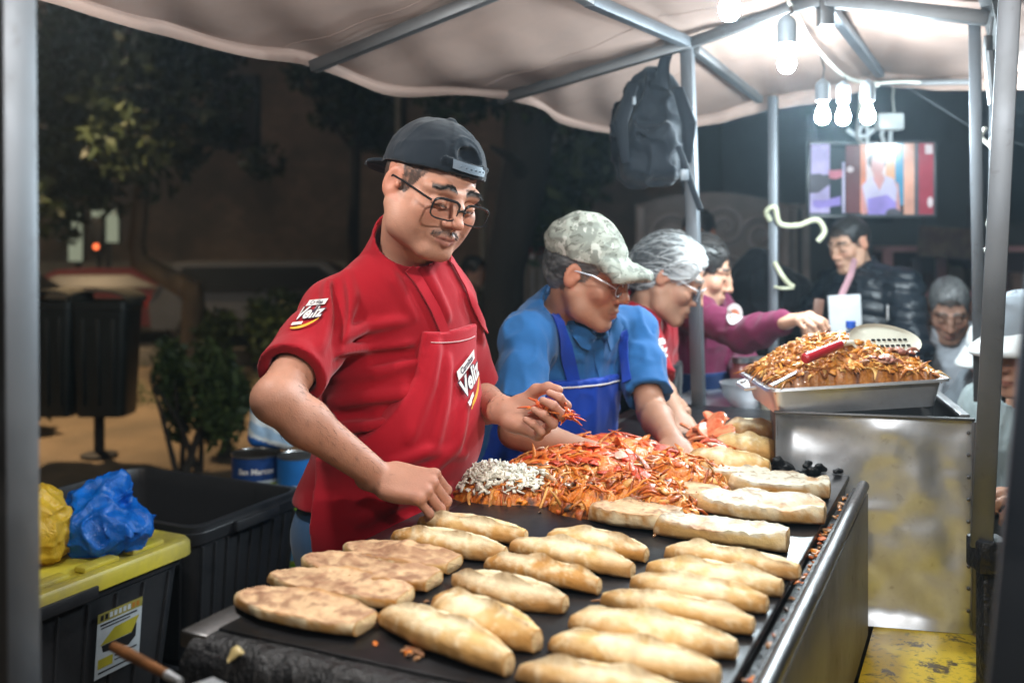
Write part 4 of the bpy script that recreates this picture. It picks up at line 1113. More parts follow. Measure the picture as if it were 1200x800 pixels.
c_meat = [np.array(c) for c in ((0.64, 0.165, 0.014), (0.72, 0.235, 0.024), (0.54, 0.11, 0.013), (0.34, 0.08, 0.018), (0.62, 0.21, 0.04), (0.72, 0.35, 0.09))]
c_tom = [np.array(c) for c in ((0.70, 0.105, 0.016), (0.76, 0.18, 0.025), (0.62, 0.065, 0.018), (0.78, 0.25, 0.05))]
c_dark = [np.array(c) for c in ((0.20, 0.085, 0.03), (0.30, 0.14, 0.06), (0.12, 0.06, 0.03), (0.42, 0.22, 0.10))]
p, n = on_heap(650, 31, None, -.003); o = strips('meat_chunks', M['wet'], p, n, 0.026, 0.0135, 0.0095, c_meat, 32, parent=meat, curl=.9, up=0.25)
tag(o, kind='stuff'); p, n = on_heap(1100, 30, None, .001); o = strips('meat_shreds', M['wet'], p, n, 0.040, 0.0062, 0.0048, c_meat, 29, parent=meat, curl=1.6, up=0.3); tag(o, kind='stuff')
front = lambda x, y, z: (x * AL[0] + (y - 1.268) * AL[1]) + .375 * AL[0] < 0.80 and x < 0.30
p, n = on_heap(40, 33, front); o = strips('mushroom_shreds', M['wet'], p, n, 0.026, 0.017, 0.010, c_dark, 34, parent=meat); tag(o, kind='stuff')
cA, cB, cC = G(690, 552), G(745, 583), G(800, 550)
redz = lambda x, y, z: min(((x - cA[0]) / .19) ** 2 + ((y - cA[1]) / .18) ** 2, ((x - cB[0]) / .07) ** 2 + ((y - cB[1]) / .045) ** 2, ((x - cC[0]) / .09) ** 2 + ((y - cC[1]) / .06) ** 2, ((x - G(625, 555)[0]) / .09) ** 2 + ((y - G(625, 555)[1]) / .1) ** 2) < 1
p, n = on_heap(520, 35, redz, 0.004)
o = strips('tomato_strips', M['wet'], p, n, 0.050, 0.0195, 0.0055, c_tom, 36, curl=0.9, up=0.12); tag(o, 'red tomato strips strewn over the heap of meat', 'tomato', kind='stuff')
p, n = on_heap(24, 37, redz, 0.006)
o = strips('pale_fat', M['wet'], p, n, 0.036, 0.020, 0.006, [np.array((0.82, 0.46, 0.34)), np.array((0.84, 0.62, 0.46))], 38, parent=o); tag(o, kind='stuff')
# chopped onion on the near left of the heap
oc = G(583, 582); r = np.random.RandomState(40); m = []
V = []; Q = []; C = []
cube = np.array([(x, y, z) for x in (-1, 1) for y in (-1, 1) for z in (-1, 1)], float); qf = [(0, 1, 3, 2), (4, 6, 7, 5), (0, 4, 5, 1), (2, 3, 7, 6), (0, 2, 6, 4), (1, 5, 7, 3)]
k = 0
for _ in range(20000):
    if k >= 620: break
    a_, b_ = r.normal() * 0.045, r.normal() * 0.026; x, y = oc[0] + AT[0] * a_ + AL[0] * b_, oc[1] + AT[1] * a_ + AL[1] * b_
    z = heap(x, y)
    if z < 0.012: continue
    d = (a_ / 0.075) ** 2 + (b_ / 0.045) ** 2
    if d > 1.7: continue
    R = np.array(Matrix.Rotation(r.uniform(0, 6), 3, Vector(unit(r.normal(size=3)).tolist())))
    s = np.array([r.uniform(.003, .0085), r.uniform(.0025, .006), r.uniform(.0008, .0018)])
    b = len(V); pc = np.array([x, y, 1.0 + z + 0.006 + r.uniform(0.0, 0.009) * max(0, 1.4 - d)])
    V += list((cube * s) @ R.T + pc); Q += [tuple(b + i for i in f) for f in qf]; C += [np.array((0.84, 0.80, 0.68)) * r.uniform(0.9, 1.05)] * 8; k += 1
o = link_mesh('chopped_onion', np_mesh('chopped_onion', np.array(V) - oc, np.array(Q), False, np.array(C)), None, [M['onion']], oc)
tag(o, 'white chopped onion heaped on the meat beside the cook\'s hand', 'onion', kind='stuff')
# tomato slices at the back of the griddle
r = np.random.RandomState(44); m = MB()
V = []
for i in range(16):
    c = G(r.uniform(800, 850), r.uniform(508, 528), 1.0) + [0, 0, r.uniform(0.012, 0.045)]
    ax = np.array(Matrix.Rotation(r.uniform(-.7, .7), 3, 'X') @ Matrix.Rotation(r.uniform(-.7, .7), 3, 'Y'))
    m.lathe(c, [(0.0, -0.004), (0.026, -0.004), (0.029, 0.0), (0.026, 0.004), (0.0, 0.005)], 14, ax)
M['tomato'] = simple('tomato_flesh', (0.70, 0.10, 0.03), 0.3, 0, 0.4, 60, 0.3, 120, 0.002, c2=(0.78, 0.30, 0.14))
tag(m.build('tomato_slices', M['tomato']), 'pile of red tomato slices at the back beside the pale pole', 'tomato', kind='stuff')
# crumbs and scraps on the iron
r = np.random.RandomState(50); pts = []
for i in range(60): pts.append(GR(0.640 + r.uniform(-.008, .006), r.uniform(0.05, 1.08), 0.987))
for i in range(14): pts.append(GR(0.640 + r.normal() * .006, 0.80 + r.normal() * .02, 0.99))
for i in range(22): pts.append(G(483 + r.normal() * 5, 766 + r.normal() * 3, 1.0) + [0, 0, 0.003])
for i in range(70): pts.append(GR(r.uniform(0.02, 0.62), r.uniform(0.02, 1.1), 1.002))
pts = np.array(pts); o = strips('food_scraps', M['wet'], pts, np.tile(UP, (len(pts), 1)), 0.012, 0.006, 0.004, c_meat[:4] + c_dark, 51)
tag(o, 'orange food scraps scattered over the black griddle and its gutter', 'food scraps', kind='stuff')
pts = np.array([GR(0.060, -0.036, 0.992)])
o = strips('onion_scrap', M['onion'], pts, np.tile(unit(UP - AL), (len(pts), 1)), 0.036, 0.018, 0.007, [np.array((0.50, 0.40, 0.18))], 55, curl=.6)
tag(o, 'yellowish food scrap stuck to the near lip of the griddle', 'food scrap')

# ------------------------------------------------------------------ tray of shredded meat on the cabinet
Yt = 2.09
tA, tB, tC, tD = P(905, 456, Yt), P(1106, 444, Yt - .005), P(1108, 480, Yt - .005), P(911, 487, Yt)
vx = unit(tB - tA); vy = unit(np.cross(UP, vx)); vz = np.cross(vx, vy); TW = np.linalg.norm(tB - tA); TD = 0.27; TH = 0.058
def TR(u, v, w): return tA + vx * u + vy * v + vz * w
tray = empty('steel_tray', TR(TW / 2, TD / 2, -TH), 'steel tray heaped with shredded meat resting on the cabinet', 'tray')
def rr4(u0, u1, v0, v1, w, rad=0.02, n=4):
    out = []
    for q, (cu, cv) in enumerate(((u1 - rad, v1 - rad), (u0 + rad, v1 - rad), (u0 + rad, v0 + rad), (u1 - rad, v0 + rad))):
        for i in range(n):
            a = math.pi / 2 * (q + i / (n - 1)); out.append(TR(cu + rad * math.cos(a), cv + rad * math.sin(a), w))
    return out
m = MB(); i_ = 0.012
m.loft([rr4(i_ + .003, TW - i_ - .003, i_ + .003, TD - i_ - .003, -TH + .003), rr4(.003, TW - .003, .003, TD - .003, 0.0), rr4(-.012, TW + .012, -.012, TD + .012, 0.002), rr4(-.013, TW + .013, -.013, TD + .013, -0.004), rr4(0, TW, 0, TD, -0.003), rr4(i_, TW - i_, i_, TD - i_, -TH)], cap=False)
m.f.append(tuple(range(len(m.v) - 16, len(m.v)))); m.m.append(0); m.f.append(tuple(range(15, -1, -1))); m.m.append(0)
m.build('tray_body', M['steel'], tray, 40)
for u in (-0.016, TW + 0.016):
    m = MB(); m.tube([TR(u, 0.08, -0.008), TR(u * 1.0 + (0.02 if u > 0 else -.02), 0.09, -0.012), TR(u + (0.02 if u > 0 else -.02), 0.18, -0.012), TR(u, 0.19, -0.008)], 0.004, 8); m.build('handle', M['steel'], tray)
# spacer that tips the tray
for u in (0.05, TW - 0.03):
    m = MB(); m.bar(TR(u, 0.02, -TH - .002) * [1, 1, 0] + [0, 0, (1.133 + TR(u, 0, -TH)[2]) / 2], TR(u, TD - .02, -TH) * [1, 1, 0] + [0, 0, (1.133 + TR(u, 0, -TH)[2]) / 2], 0.012, max(0.004, TR(u, 0, -TH)[2] - 1.134)); m.build('foot', M['steel_dirty'], tray)
def th(u, v):
    a = (u / TW - 0.51) / 0.55; b = (v / TD - 0.48) / 0.54
    return np.clip(1 - a * a, 0, 1) ** 0.8 * np.clip(1 - b * b, 0, 1) ** 0.8 * (0.064 + 0.028 * np.sin(3.0 * u / TW + 0.5) * 1.0)
us = np.linspace(0.007, TW - .007, 220); vs_ = np.linspace(0.007, TD - .007, 160); UU, VV = np.meshgrid(us, vs_, indexing='ij'); HH = th(UU, VV)
HH = -.006 + HH + .018 * (lumps(np.stack([UU.ravel(), VV.ravel(), HH.ravel()], 1), 14).reshape(UU.shape) - .35)
HH[0] = HH[-1] = -.012; HH[:, 0] = HH[:, -1] = -.012
A = tA + UU[..., None] * vx + VV[..., None] * vy + HH[..., None] * vz
sm = core_mesh('shredded_meat', A, [(.12, .04, .015), (.33, .11, .02), (.50, .19, .03), (.45, .15, .022), (.60, .28, .07)], 15)
tag(sm, 'heap of shredded orange meat in the steel tray', 'meat', kind='stuff')
r = np.random.RandomState(60); pts = []; nn = []
for i in range(1500):
    u = r.uniform(0.004, TW - .004); v = r.uniform(0.004, TD - .004); e = .004
    g = unit(vz - vx * (th(u + e, v) - th(u - e, v)) / (2 * e) * .6 - vy * (th(u, v + e) - th(u, v - e)) / (2 * e) * .6)
    pts.append(TR(u, v, -0.004 + th(u, v) * r.uniform(.92, 1.08) + r.uniform(0, .006))); nn.append(g)
c_sh = [np.array(c) for c in ((0.55, 0.22, 0.035), (0.62, 0.29, 0.055), (0.46, 0.155, 0.02), (0.58, 0.22, 0.025), (0.34, 0.11, 0.022), (0.66, 0.38, 0.12))]
M['shred'] = tinted('meat_shreds', 0.42, 0.0, 0.3, 200, 0.0012, 0.5, 0.2, 90)
o = strips('meat_shreds', M['shred'], pts, nn, 0.026, 0.0068, 0.0058, c_sh, 61, curl=1.3, up=0.4, parent=sm); tag(o, kind='stuff')
pts = [q for q in pts[::7]]; nn2 = nn[::7]; o = strips('meat_lumps', M['wet'], pts, nn2, 0.022, 0.0125, 0.0105, c_sh[2:5], 64, curl=.8, up=.3, parent=sm); tag(o, kind='stuff')
pts = [TR(TW * .83 + r.normal() * .014, TD * .35 + r.normal() * .02, th(TW * .83, TD * .35) + r.uniform(-.008, .012)) for i in range(40)] + [TR(TW * .66 + r.normal() * .02, TD * .1 + r.normal() * .012, th(TW * .66, TD * .1) + r.uniform(-.004, .006)) for i in range(30)]
o = strips('meat_chunks', M['wet'], pts, np.tile(vz, (len(pts), 1)), 0.022, 0.014, 0.009, [np.array((0.42, 0.17, 0.13)), np.array((0.34, 0.13, 0.09)), np.array((0.55, 0.30, 0.2))], 62, parent=sm); tag(o, kind='stuff')
# white slotted turner with a red handle lying in the meat
wt = empty('slotted_turner', P(1040, 405, 2.2), 'white slotted turner with a red handle stuck in the shredded meat', 'kitchen utensil')
M['white_plastic'] = simple('cream_white_enamel', (0.72, 0.70, 0.58), 0.35, 0, 0.1, 10)
M['red_handle'] = simple('red_handle', (0.50, 0.02, 0.03), 0.35)
bc = P(1036, 402, 2.18); ux = unit(P(1092, 400, 2.24) - P(985, 402, 2.14)); uy = unit(np.cross(unit([0.05, -0.75, 0.65]), ux)); uz = np.cross(ux, uy)
m = MB(); N = 24; out = []
for i in range(N):
    a = 2 * math.pi * i / N; out.append((0.098 * math.cos(a), 0.047 * math.sin(a) * (1 - 0.12 * math.cos(a))))
rings = []
for s, dz in ((0.02, 0.0), (0.55, -0.001), (0.9, 0.0), (1.0, 0.006), (1.0, 0.009), (0.9, 0.003), (0.55, 0.002), (0.02, 0.003)):
    rings.append([bc + ux * x * s + uy * y * s + uz * dz for x, y in out])
m.loft(rings); m.build('blade', M['white_plastic'], wt, 40)
m = MB()
for i in range(7):
    for j in range(3):
        x = -0.03 + 0.015 * i; y = -0.026 + 0.016 * j
        c = bc + ux * x + uy * y + uz * 0.0045; m.box(c, (0.0045, 0.0022, 0.0012), np.column_stack([ux, uy, uz]), 0.0005)
m.build('slots', M['dark_metal'], wt)
m = MB(); h0 = bc - ux * 0.09 + uz * .004; h1 = P(985, 403, 2.12); h2 = P(944, 420, 2.06)
m.tube([h0, h1], 0.006, 8); m.build('neck', M['white_plastic'], wt)
m = MB(); m.tube([h1, h1 * .6 + h2 * .4, h2, h2 * 1.04 - h1 * .04], [0.009, 0.0105, 0.0115, 0.008], 12); m.build('handle', M['red_handle'], wt)
sp = empty('spoon', P(925, 440, 2.1), 'steel spoon handle sticking out of the left end of the meat tray', 'spoon')
m = MB(); m.tube([P(940, 432, 2.12), P(920, 443, 2.08), P(903, 452, 2.05)], [0.006, 0.005, 0.007], 10, flat=((0, 0, 1), 0.5)); m.build('handle', M['steel'], sp)
m = MB(); m.lathe(P(952, 428, 2.14), [(0.0, -0.008), (0.012, -0.005), (0.017, 0.0), (0.012, -0.003), (0.0, -0.006)], 14, sx=1.4); m.build('bowl', M['steel'], sp)
# small steel pan at the back of the griddle
pn = empty('small_pan', P(905, 530, 2.35), 'small steel pan corner between the yellow rolls and the cabinet', 'pan')
c = P(912, 530, 2.36); m = MB(); m.lathe(c, [(0.0, -0.022), (0.05, -0.022), (0.064, 0.0), (0.069, 0.001), (0.064, -0.002), (0.049, -0.019), (0.0, -0.019)], 24); m.build('pan_body', M['steel'], pn)
m = MB(); m.tube([c + [-.06, 0, -0.002], c + [-.09, 0.0, 0.012], c + [-.12, 0.0, 0.016]], 0.005, 8); m.build('handle', M['steel'], pn)
# wooden handled scraper over the near left corner
sc_ = empty('scraper', G(168, 772, 1.02), 'griddle scraper with a brown wooden handle over the near left corner', 'kitchen utensil')
M['wood'] = simple('dark_wood', (0.24, 0.10, 0.035), 0.4, 0, 0.45, 9, 0.2, 40, 0.002, stretch=(1, 6, 6), coat=0.2)
m = MB(); a, b = P(133, 757, 1.19), P(196, 790, 1.10)
m.tube([a, a * .75 + b * .25, a * .4 + b * .6, b], [0.0055, 0.007, 0.006, 0.005], 14); m.build('handle', M['wood'], sc_)
m = MB(); m.tube([b, b + (b - a) * 0.22], [0.0055, 0.004], 12); m.box(b + (b - a) * 0.75, (0.05, 0.028, 0.0015), np.column_stack([unit(b - a), unit(np.cross(UP, unit(b - a))), np.cross(unit(b - a), unit(np.cross(UP, unit(b - a))))]), 0.001); m.build('blade', M['steel'], sc_)
# ================================================================== PEOPLE
def facing(deg):
    a = math.radians(deg); f = np.array([math.sin(a), -math.cos(a), 0.0]); return f, np.array([f[1], -f[0], 0.0])
def head_frame(yaw, pitch, roll=0):
    f, r = facing(yaw); p = math.radians(pitch); q = math.radians(roll)
    f2 = f * math.cos(p) - UP * math.sin(p); u2 = UP * math.cos(p) + f * math.sin(p)
    r2 = r * math.cos(q) + u2 * math.sin(q); u3 = u2 * math.cos(q) - r * math.sin(q)
    return np.column_stack([r2, f2, u3])

def add_head(S, c, H, s=1.0, jaw=1.0, nose=1.0, full=0.0, zs=1.0):
    L = lambda x, y, z: np.array(c) + H @ (np.array([x, y, z * zs]) * s)
    E = lambda x, y, z, r, k=0.01, mode='add': S.ell(L(x, y, z), np.array(r) * s * np.array([1, 1, zs]), H, k * s, mode)
    K = lambda pts, rs, k=0.006, mode='add': S.chain([L(*p) for p in pts], [q * s for q in rs], k * s, None, mode)
    E(0, -.018, .040, (.076, .098, .082), .02); E(0, -.035, 0, (.066, .070, .060), .03)
    E(0, .026, -.032, (.060 + .004 * full, .062, .082), .02)
    for q in (-1, 1):
        K([(q * .055 * jaw, -.004, -.045), (q * .050 * jaw, .020, -.080), (q * .020, .070, -.104)], [.022, .019, .019], .025)
        E(q * .041, .056, -.024, (.025 + .004 * full, .026, .025 + .004 * full), .018)
        if full: E(q * .043, .036, -.058, (.027, .036, .034), .025)
        K([(q * .012, .084, .025), (q * .034, .079, .029), (q * .052, .058, .024)], [.0085, .0105, .008], .014)
    E(0, .076, -.104, (.023, .018, .017), .016)
    for q in (-1, 1):
        E(q * .032, .099, .004, (.0205, .014, .0135), .012, 'sub')
        E(q * .032, .0765, .003, (.0155, .0145, .0125), .004)
        K([(q * .018, .088, -.0045), (q * .030, .0915, -.007), (q * .045, .083, -.0045)], [.0016, .0022, .0014], .004)     # lower lid
    K([(0, .084, .020), (0, .096, .000), (0, .106 * (1 if nose <= 1 else 1.03), -.026)], [.0085 * nose, .0095 * nose, .0120 * nose], .012)
    E(0, .1115, -.030, (.0125 * nose, .011, .0105), .006)
    for q in (-1, 1):
        E(q * .0145 * nose, .0965, -.035, (.0085 * nose, .012, .0085), .006); E(q * .0065, .108, -.0425, (.0038, .005, .0028), .002, 'sub')
    E(0, .080, -.066, (.031, .018, .022), .014)
    K([(0, .0985, -.046), (0, .0985, -.058)], [.0035, .0035], .008)
    K([(-.024, .083, -.0685), (-.008, .098, -.0640), (0, .0975, -.0655), (.008, .098, -.0640), (.024, .083, -.0685)], [.003, .0055, .005, .0055, .003], .005)
    K([(-.021, .084, -.0725), (0, .0965, -.0765), (.021, .084, -.0725)], [.0035, .0068, .0035], .005)
    K([(-.026, .087, -.0695), (-.012, .101, -.0697), (0, .104, -.0705), (.012, .101, -.0697), (.026, .087, -.0695)], [.0012, .0017, .0018, .0017, .0012], .003, 'sub')
    for q in (-1, 1):
        c_, s_ = math.cos(q * .35), math.sin(q * .35); Re = H @ np.array([[c_, -s_, 0], [s_, c_, 0], [0, 0, 1]]) @ np.array(Matrix.Rotation(-.18, 3, 'X'))
        S.ell(L(q * .0795, -.012, .000), np.array((.0075, .0195, .0315)) * s, Re, .006 * s)
        S.ell(L(q * .0865, -.007, .004), np.array((.006, .0110, .0195)) * s, Re, .004 * s, 'sub')
        E(q * .077, .004, -.002, (.005, .006, .007), .004)

def head_colours(V, c, H, s, skin, brow=(0.02, 0.014, 0.01), hair=(0.015, 0.012, 0.01), hairline=0.062, lips=(0.36, 0.12, 0.10), stub=0.0, must=0.0, ruddy=0.25, sideburn=True, zs=1.0):
    """albedo of skin, lips, brows, lash line, stubble and cropped hair"""
    n = len(V); C = np.tile(np.array(skin), (n, 1)); q = ((V - c) @ H) / s * np.array([1, 1, 1 / zs]); x, y, z = q.T; ax = np.abs(x)
    near = (np.abs(q) < [.12, .16, .15]).all(1) & (z > -.135)
    B = lambda d, w: np.clip(1 - d / w, 0, 1)
    def put(m, col, a=1.0):
        m = (np.clip(m, 0, 1) * a * near)[:, None]; C[:] = C * (1 - m) + np.array(col) * m
    put(np.exp(-((ax - .042) / .022) ** 2 - ((z + .025) / .022) ** 2) * (y > .03), np.array(skin) * [1.05, .72, .68], ruddy * 2)
    put(np.exp(-(x / .016) ** 2 - ((z + .032) / .014) ** 2) * (y > .09), np.array(skin) * [1.05, .75, .70], ruddy * 2)
    put((ax > .074) * (np.abs(z) < .035) * (y < .02), np.array(skin) * [1.08, .78, .72], .6)
    nz = fbm(q, 160, 3)
    put(B(np.abs(z - (.0365 - .006 * ((ax - .03) / .02) ** 2)), .0080) * 1.6 * ((ax > .010) & (ax < .053) & (y > .045)) * np.clip(nz * 2.2, 0, 1), brow, .95)
    put(B(np.hypot(np.maximum(ax - .014, 0) * .7, 0) + np.abs(z + .0655 + .012 * (ax / .024) ** 2 * .25), .0065) * ((ax < .024) & (y > .08)), lips, .85)
    put(B(np.abs(z + .0765 - .004 * (ax / .02) ** 2), .0075) * ((ax < .021) & (y > .08)), lips, .75)
    put(B(np.abs(z + .0702), .0022) * ((ax < .026) & (y > .08)), (0.10, 0.03, 0.025), .8)
    put(B(np.abs(z - (-.0035 - .9 * (ax - .032) ** 2 * 10)), .0030) * 1.4 * ((ax > .018) & (ax < .047) & (y > .07)), (0.03, 0.018, 0.015), .9)
    if must: put(B(np.abs(z + .0545 + .010 * (ax / .03) ** 2), .0085) * ((ax < .031) & (ax > .003) & (y > .07)) * np.clip(nz * 2.0, 0, 1), brow, must)
    if stub: put(np.clip((-.045 - z) / .03, 0, 1) * (y > -.02) * np.clip(nz * 1.6, 0, 1) * (1 - B(np.abs(z + .071), .012) * (ax < .022)), np.array(skin) * [.45, .5, .55], stub)
    put((z > hairline + .02 * np.clip(-y / .08, 0, 1) * 0) * 1.0, hair, .95)
    put(((y < -.025) & (z > -.045)) * 1.0 * (ax < .0745), hair, .92)
    if sideburn: put(np.clip((ax - .052) / .006, 0, 1) * ((y > -.03) & (y < .030 + (z - .01) * .5) & (z > -.012)) * (ax < .0755) * np.clip(nz * 1.8, 0, 1), hair, .9)
    return C

def add_hand(S, w, d, n, t, curls, thumb, s=1.0, spread=0.10, h=0.003):
    """w wrist, d towards the knuckles, n out of the back of the hand, t thumb side; curls: per finger three bends in degrees"""
    d = unit(d); n = unit(np.array(n) - np.dot(n, d) * d); t = unit(np.array(t) - np.dot(t, d) * d - np.dot(t, n) * n)
    R = np.column_stack([d, t, n])
    S.cone(w - d * .02 * s, w + d * .022 * s, .027 * s, .025 * s, .012 * s, (n, 1.35))
    S.box(w + d * .050 * s, (.044 * s, .036 * s, .0135 * s), R, .012 * s, .014 * s)
    S.ell(w + d * .028 * s + t * .024 * s - n * .008 * s, (.028 * s, .016 * s, .016 * s), R, .010 * s)
    S.ell(w + d * .035 * s - t * .022 * s - n * .007 * s, (.030 * s, .013 * s, .013 * s), R, .010 * s)
    bases = [(.090, .0285), (.094, .0095), (.090, -.0095), (.081, -.027)]
    lens = [(.040, .025, .020), (.044, .028, .021), (.041, .026, .020), (.032, .020, .018)]
    rad = [.0088, .0090, .0086, .0076]
    for i in range(4):
        b = w + d * bases[i][0] * s + t * bases[i][1] * s
        S.ell(b + n * .004 * s, (.011 * s, .0095 * s, .0095 * s), R, .006 * s)
        a = 0; p = b - d * .012 * s; q0 = b; pts = [p, b]; rr_ = [rad[i] * s, rad[i] * 1.03 * s]; dd0 = unit(d + t * spread * (1.5 - i))
        for k in range(3):
            a += math.radians(curls[i][k]); dr = dd0 * math.cos(a) - n * math.sin(a)
            q0 = q0 + dr * lens[i][k] * s; pts.append(q0); rr_.append(rad[i] * (0.98, .88, .74)[k] * s)
        S.chain(pts, rr_, .0018 * s)
        for k in (2, 3): S.ell(pts[k], np.array([1, 1, 1]) * rr_[k] * 1.07, None, .003 * s)
    pts = [w + d * .018 * s + t * .022 * s - n * .004 * s]; rr_ = [.014 * s]
    for (cd, ct, cn), ln, r_ in zip(thumb, (.044, .034, .027), (.0118, .0102, .0082)):
        pts.append(pts[-1] + unit(d * cd + t * ct + n * cn) * ln * s); rr_.append(r_ * s)
    S.chain(pts, rr_, .006 * s)

RELAX = [(35, 40, 25), (38, 42, 25), (42, 45, 28), (45, 48, 30)]
THUMB0 = [(.75, .55, -.3), (.9, .25, -.3), (.95, .1, -.3)]

def torso(S, Nk, Pv, f, r, g=0.0, fat=1.0, chest=1.0, k=0.06):
    u = unit(Nk - Pv); f2 = unit(f - np.dot(f, u) * u); r2 = np.cross(f2, u); R = np.column_stack([r2, f2, u]); Ln = np.linalg.norm(Nk - Pv)
    S.ell(Nk - u * Ln * .31 + f2 * .012, (.162 * chest + g, .112 * chest + g, .175 + g), R, k)
    S.ell(Nk - u * Ln * .66 + f2 * .03 * fat, (.152 * fat + g, .122 * fat + g, .155 + g), R, k)
    S.ell(Pv + u * .01, (.168 * (.5 + .5 * fat) + g, .122 * (.5 + .5 * fat) + g, .13 + g), R, k)
    return R
def shoulders(S, Nk, shR, shL, g=0.0, k=0.05, bulk=1.0):
    u = np.array([0, 0, 1.0])
    for sh in (shR, shL):
        S.cone(Nk - u * .035, sh * .82 + Nk * .18 - u * .012, .050 * bulk + g, .048 * bulk + g, k); S.ell(sh, np.array([1, 1, 1]) * (.054 * bulk + g), None, k)

def arm(S, sh, el, wr, g=0.0, bulk=1.0, k=0.02):
    S.chain([sh, sh * .5 + el * .5, el], [(.050 * bulk) + g, (.046 * bulk) + g, (.041 * bulk) + g], k)
    m = el * .72 + wr * .28
    S.chain([el, m, wr], [(.040 * bulk) + g, (.043 * bulk) + g, (.0285 * bulk) + g], k)

def legs_mesh(parent, Pv, f, r, mat, shoe, hips=1.0, kneel=None, feet=None, h=0.012):
    """trousers and shoes of a standing or seated figure"""
    lo = Pv.copy(); pts = []
    for s in (-1, 1):
        hip = Pv + r * s * .09 - UP * .04
        kn = (hip + f * .03) * [1, 1, 0] + UP * .50 + r * s * .01 if kneel is None else hip + kneel + r * s * .03
        an = kn * [1, 1, 0] - f * .03 + UP * .085 if feet is None else (kn + feet) * [1, 1, 0] + UP * .085
        pts.append((hip, kn, an))
    allp = np.array([p for t in pts for p in t]); S = SDF(allp.min(0) - .26, allp.max(0) + .26, h)
    S.ell(Pv - UP * .03, np.array((.175, .14, .13)) * hips, np.column_stack([r, f, UP]), .04)
    for hip, kn, an in pts: S.chain([hip, kn, an], [.088 * hips, .066, .055], .03)
    S.disp(lambda p: 0.006 * (fbm(p, 16, 3) - .5) + .004 * (ridge(p * [1, 1, .5], 22, 4) - .6), .03)
    sdf_obj('trousers', S, mat, parent)
    for hip, kn, an in pts:
        S = SDF(an - [.2, .2, .1], an + [.2, .2, .12], .009)
        S.cone(an - UP * .02, an + f * .02 - UP * .035, .048, .045, .02); S.ell(an + f * .075 - UP * .045, (.045, .105, .042), np.column_stack([r, f, UP]), .02)
        S.cut(an - UP * .083, -UP); sdf_obj('shoe', S, shoe, parent)

def sleeve(S, sh, el, wr, kind, g, bulk=1.0, frac=0.8, flare=0.012):
    """adds a sleeve; short ones end hollow at frac of the upper arm"""
    if kind == 'short':
        e = sh + (el - sh) * frac; ax = unit(el - sh)
        S.chain([sh, sh * .5 + e * .5, e], [.052 * bulk + g, .051 * bulk + g, .050 * bulk + g + flare * .6], .03)
        x = unit(np.cross(ax, UP)); z = np.cross(x, ax); rr_ = .050 * bulk + g + flare
        S.box(e + ax * .075, (rr_ + .02, .075, rr_ + .02), np.column_stack([x, ax, z]), .0, .0, 'sub')
        S.cone(e - ax * .030, e + ax * .05, .042 * bulk + .006, .042 * bulk + .006, .004, None, 'sub')
    else:
        S.chain([sh, sh * .5 + el * .5, el], [.052 * bulk + g, .050 * bulk + g, .047 * bulk + g], .03)
        S.chain([el, el * .6 + wr * .4, wr - unit(wr - el) * .01], [.046 * bulk + g, .044 * bulk + g, .034 * bulk + g], .03)

def folds(seed, a1=0.010, a2=0.006, dirs=(1.0, 1.0, 0.45), s1=9, s2=26):
    def fn(p):
        q = p * np.array(dirs)
        return a1 * (fbm(p, s1, seed, 2) - .5) - a2 * (np.maximum(ridge(q, s2, seed + 3) - .62, 0) * 2.2 + .5 * (np.maximum(ridge(p[:, [1, 2, 0]] * [.5, 1.1, 1], s2 * .8, seed + 5) - .66, 0) * 2.2)) + .002
    return fn

M['cap_dark'] = weave('dark_cap_cloth', (0.012, 0.018, 0.026), 0.3, 0.9)
M['red_shirt'] = weave('red_cotton', (0.36, 0.005, 0.014), 0.16, 0.8, big=4)
M['red_apron'] = weave('red_apron_cloth', (0.46, 0.008, 0.021), 0.12, 0.7, big=5)
M['blue_shirt'] = weave('blue_pique', (0.024, 0.125, 0.33), 0.2, 0.8)
M['blue_apron'] = weave('royal_blue_apron', (0.008, 0.05, 0.38), 0.15, 0.6)
M['jeans'] = weave('blue_denim', (0.055, 0.13, 0.26), 0.35, 0.85, 600)
M['dark_jeans'] = weave('dark_denim', (0.02, 0.03, 0.055), 0.3, 0.85)
M['shoe'] = simple('dark_shoe', (0.03, 0.03, 0.03), 0.6)
M['black_cloth'] = weave('black_cloth', (0.012, 0.013, 0.016), 0.3, 0.8)
M['skin_a'] = tinted('skin', 0.52, 0.12, 0.45, 330, 0.0012, 0.38, 0.13, 34)
M['eyeframe'] = simple('black_spectacle_frame', (0.012, 0.012, 0.014), 0.25)
def lensmat():
    t = NT('spectacle_lens'); g = t.n('ShaderNodeBsdfGlossy'); g.inputs['Roughness'].default_value = 0.03
    tr = t.n('ShaderNodeBsdfTransparent'); tr.inputs[0].default_value = (1, 1, 1, 1); fr = t.n('ShaderNodeValue'); fr.outputs[0].default_value = .035
    mx = t.n('ShaderNodeMixShader'); t.l(fr.outputs[0], mx.inputs[0]); t.l(tr.outputs[0], mx.inputs[1]); t.l(g.outputs[0], mx.inputs[2]); t.l(mx.outputs[0], t.out.inputs['Surface']); return t.m
M['lens'] = lensmat()

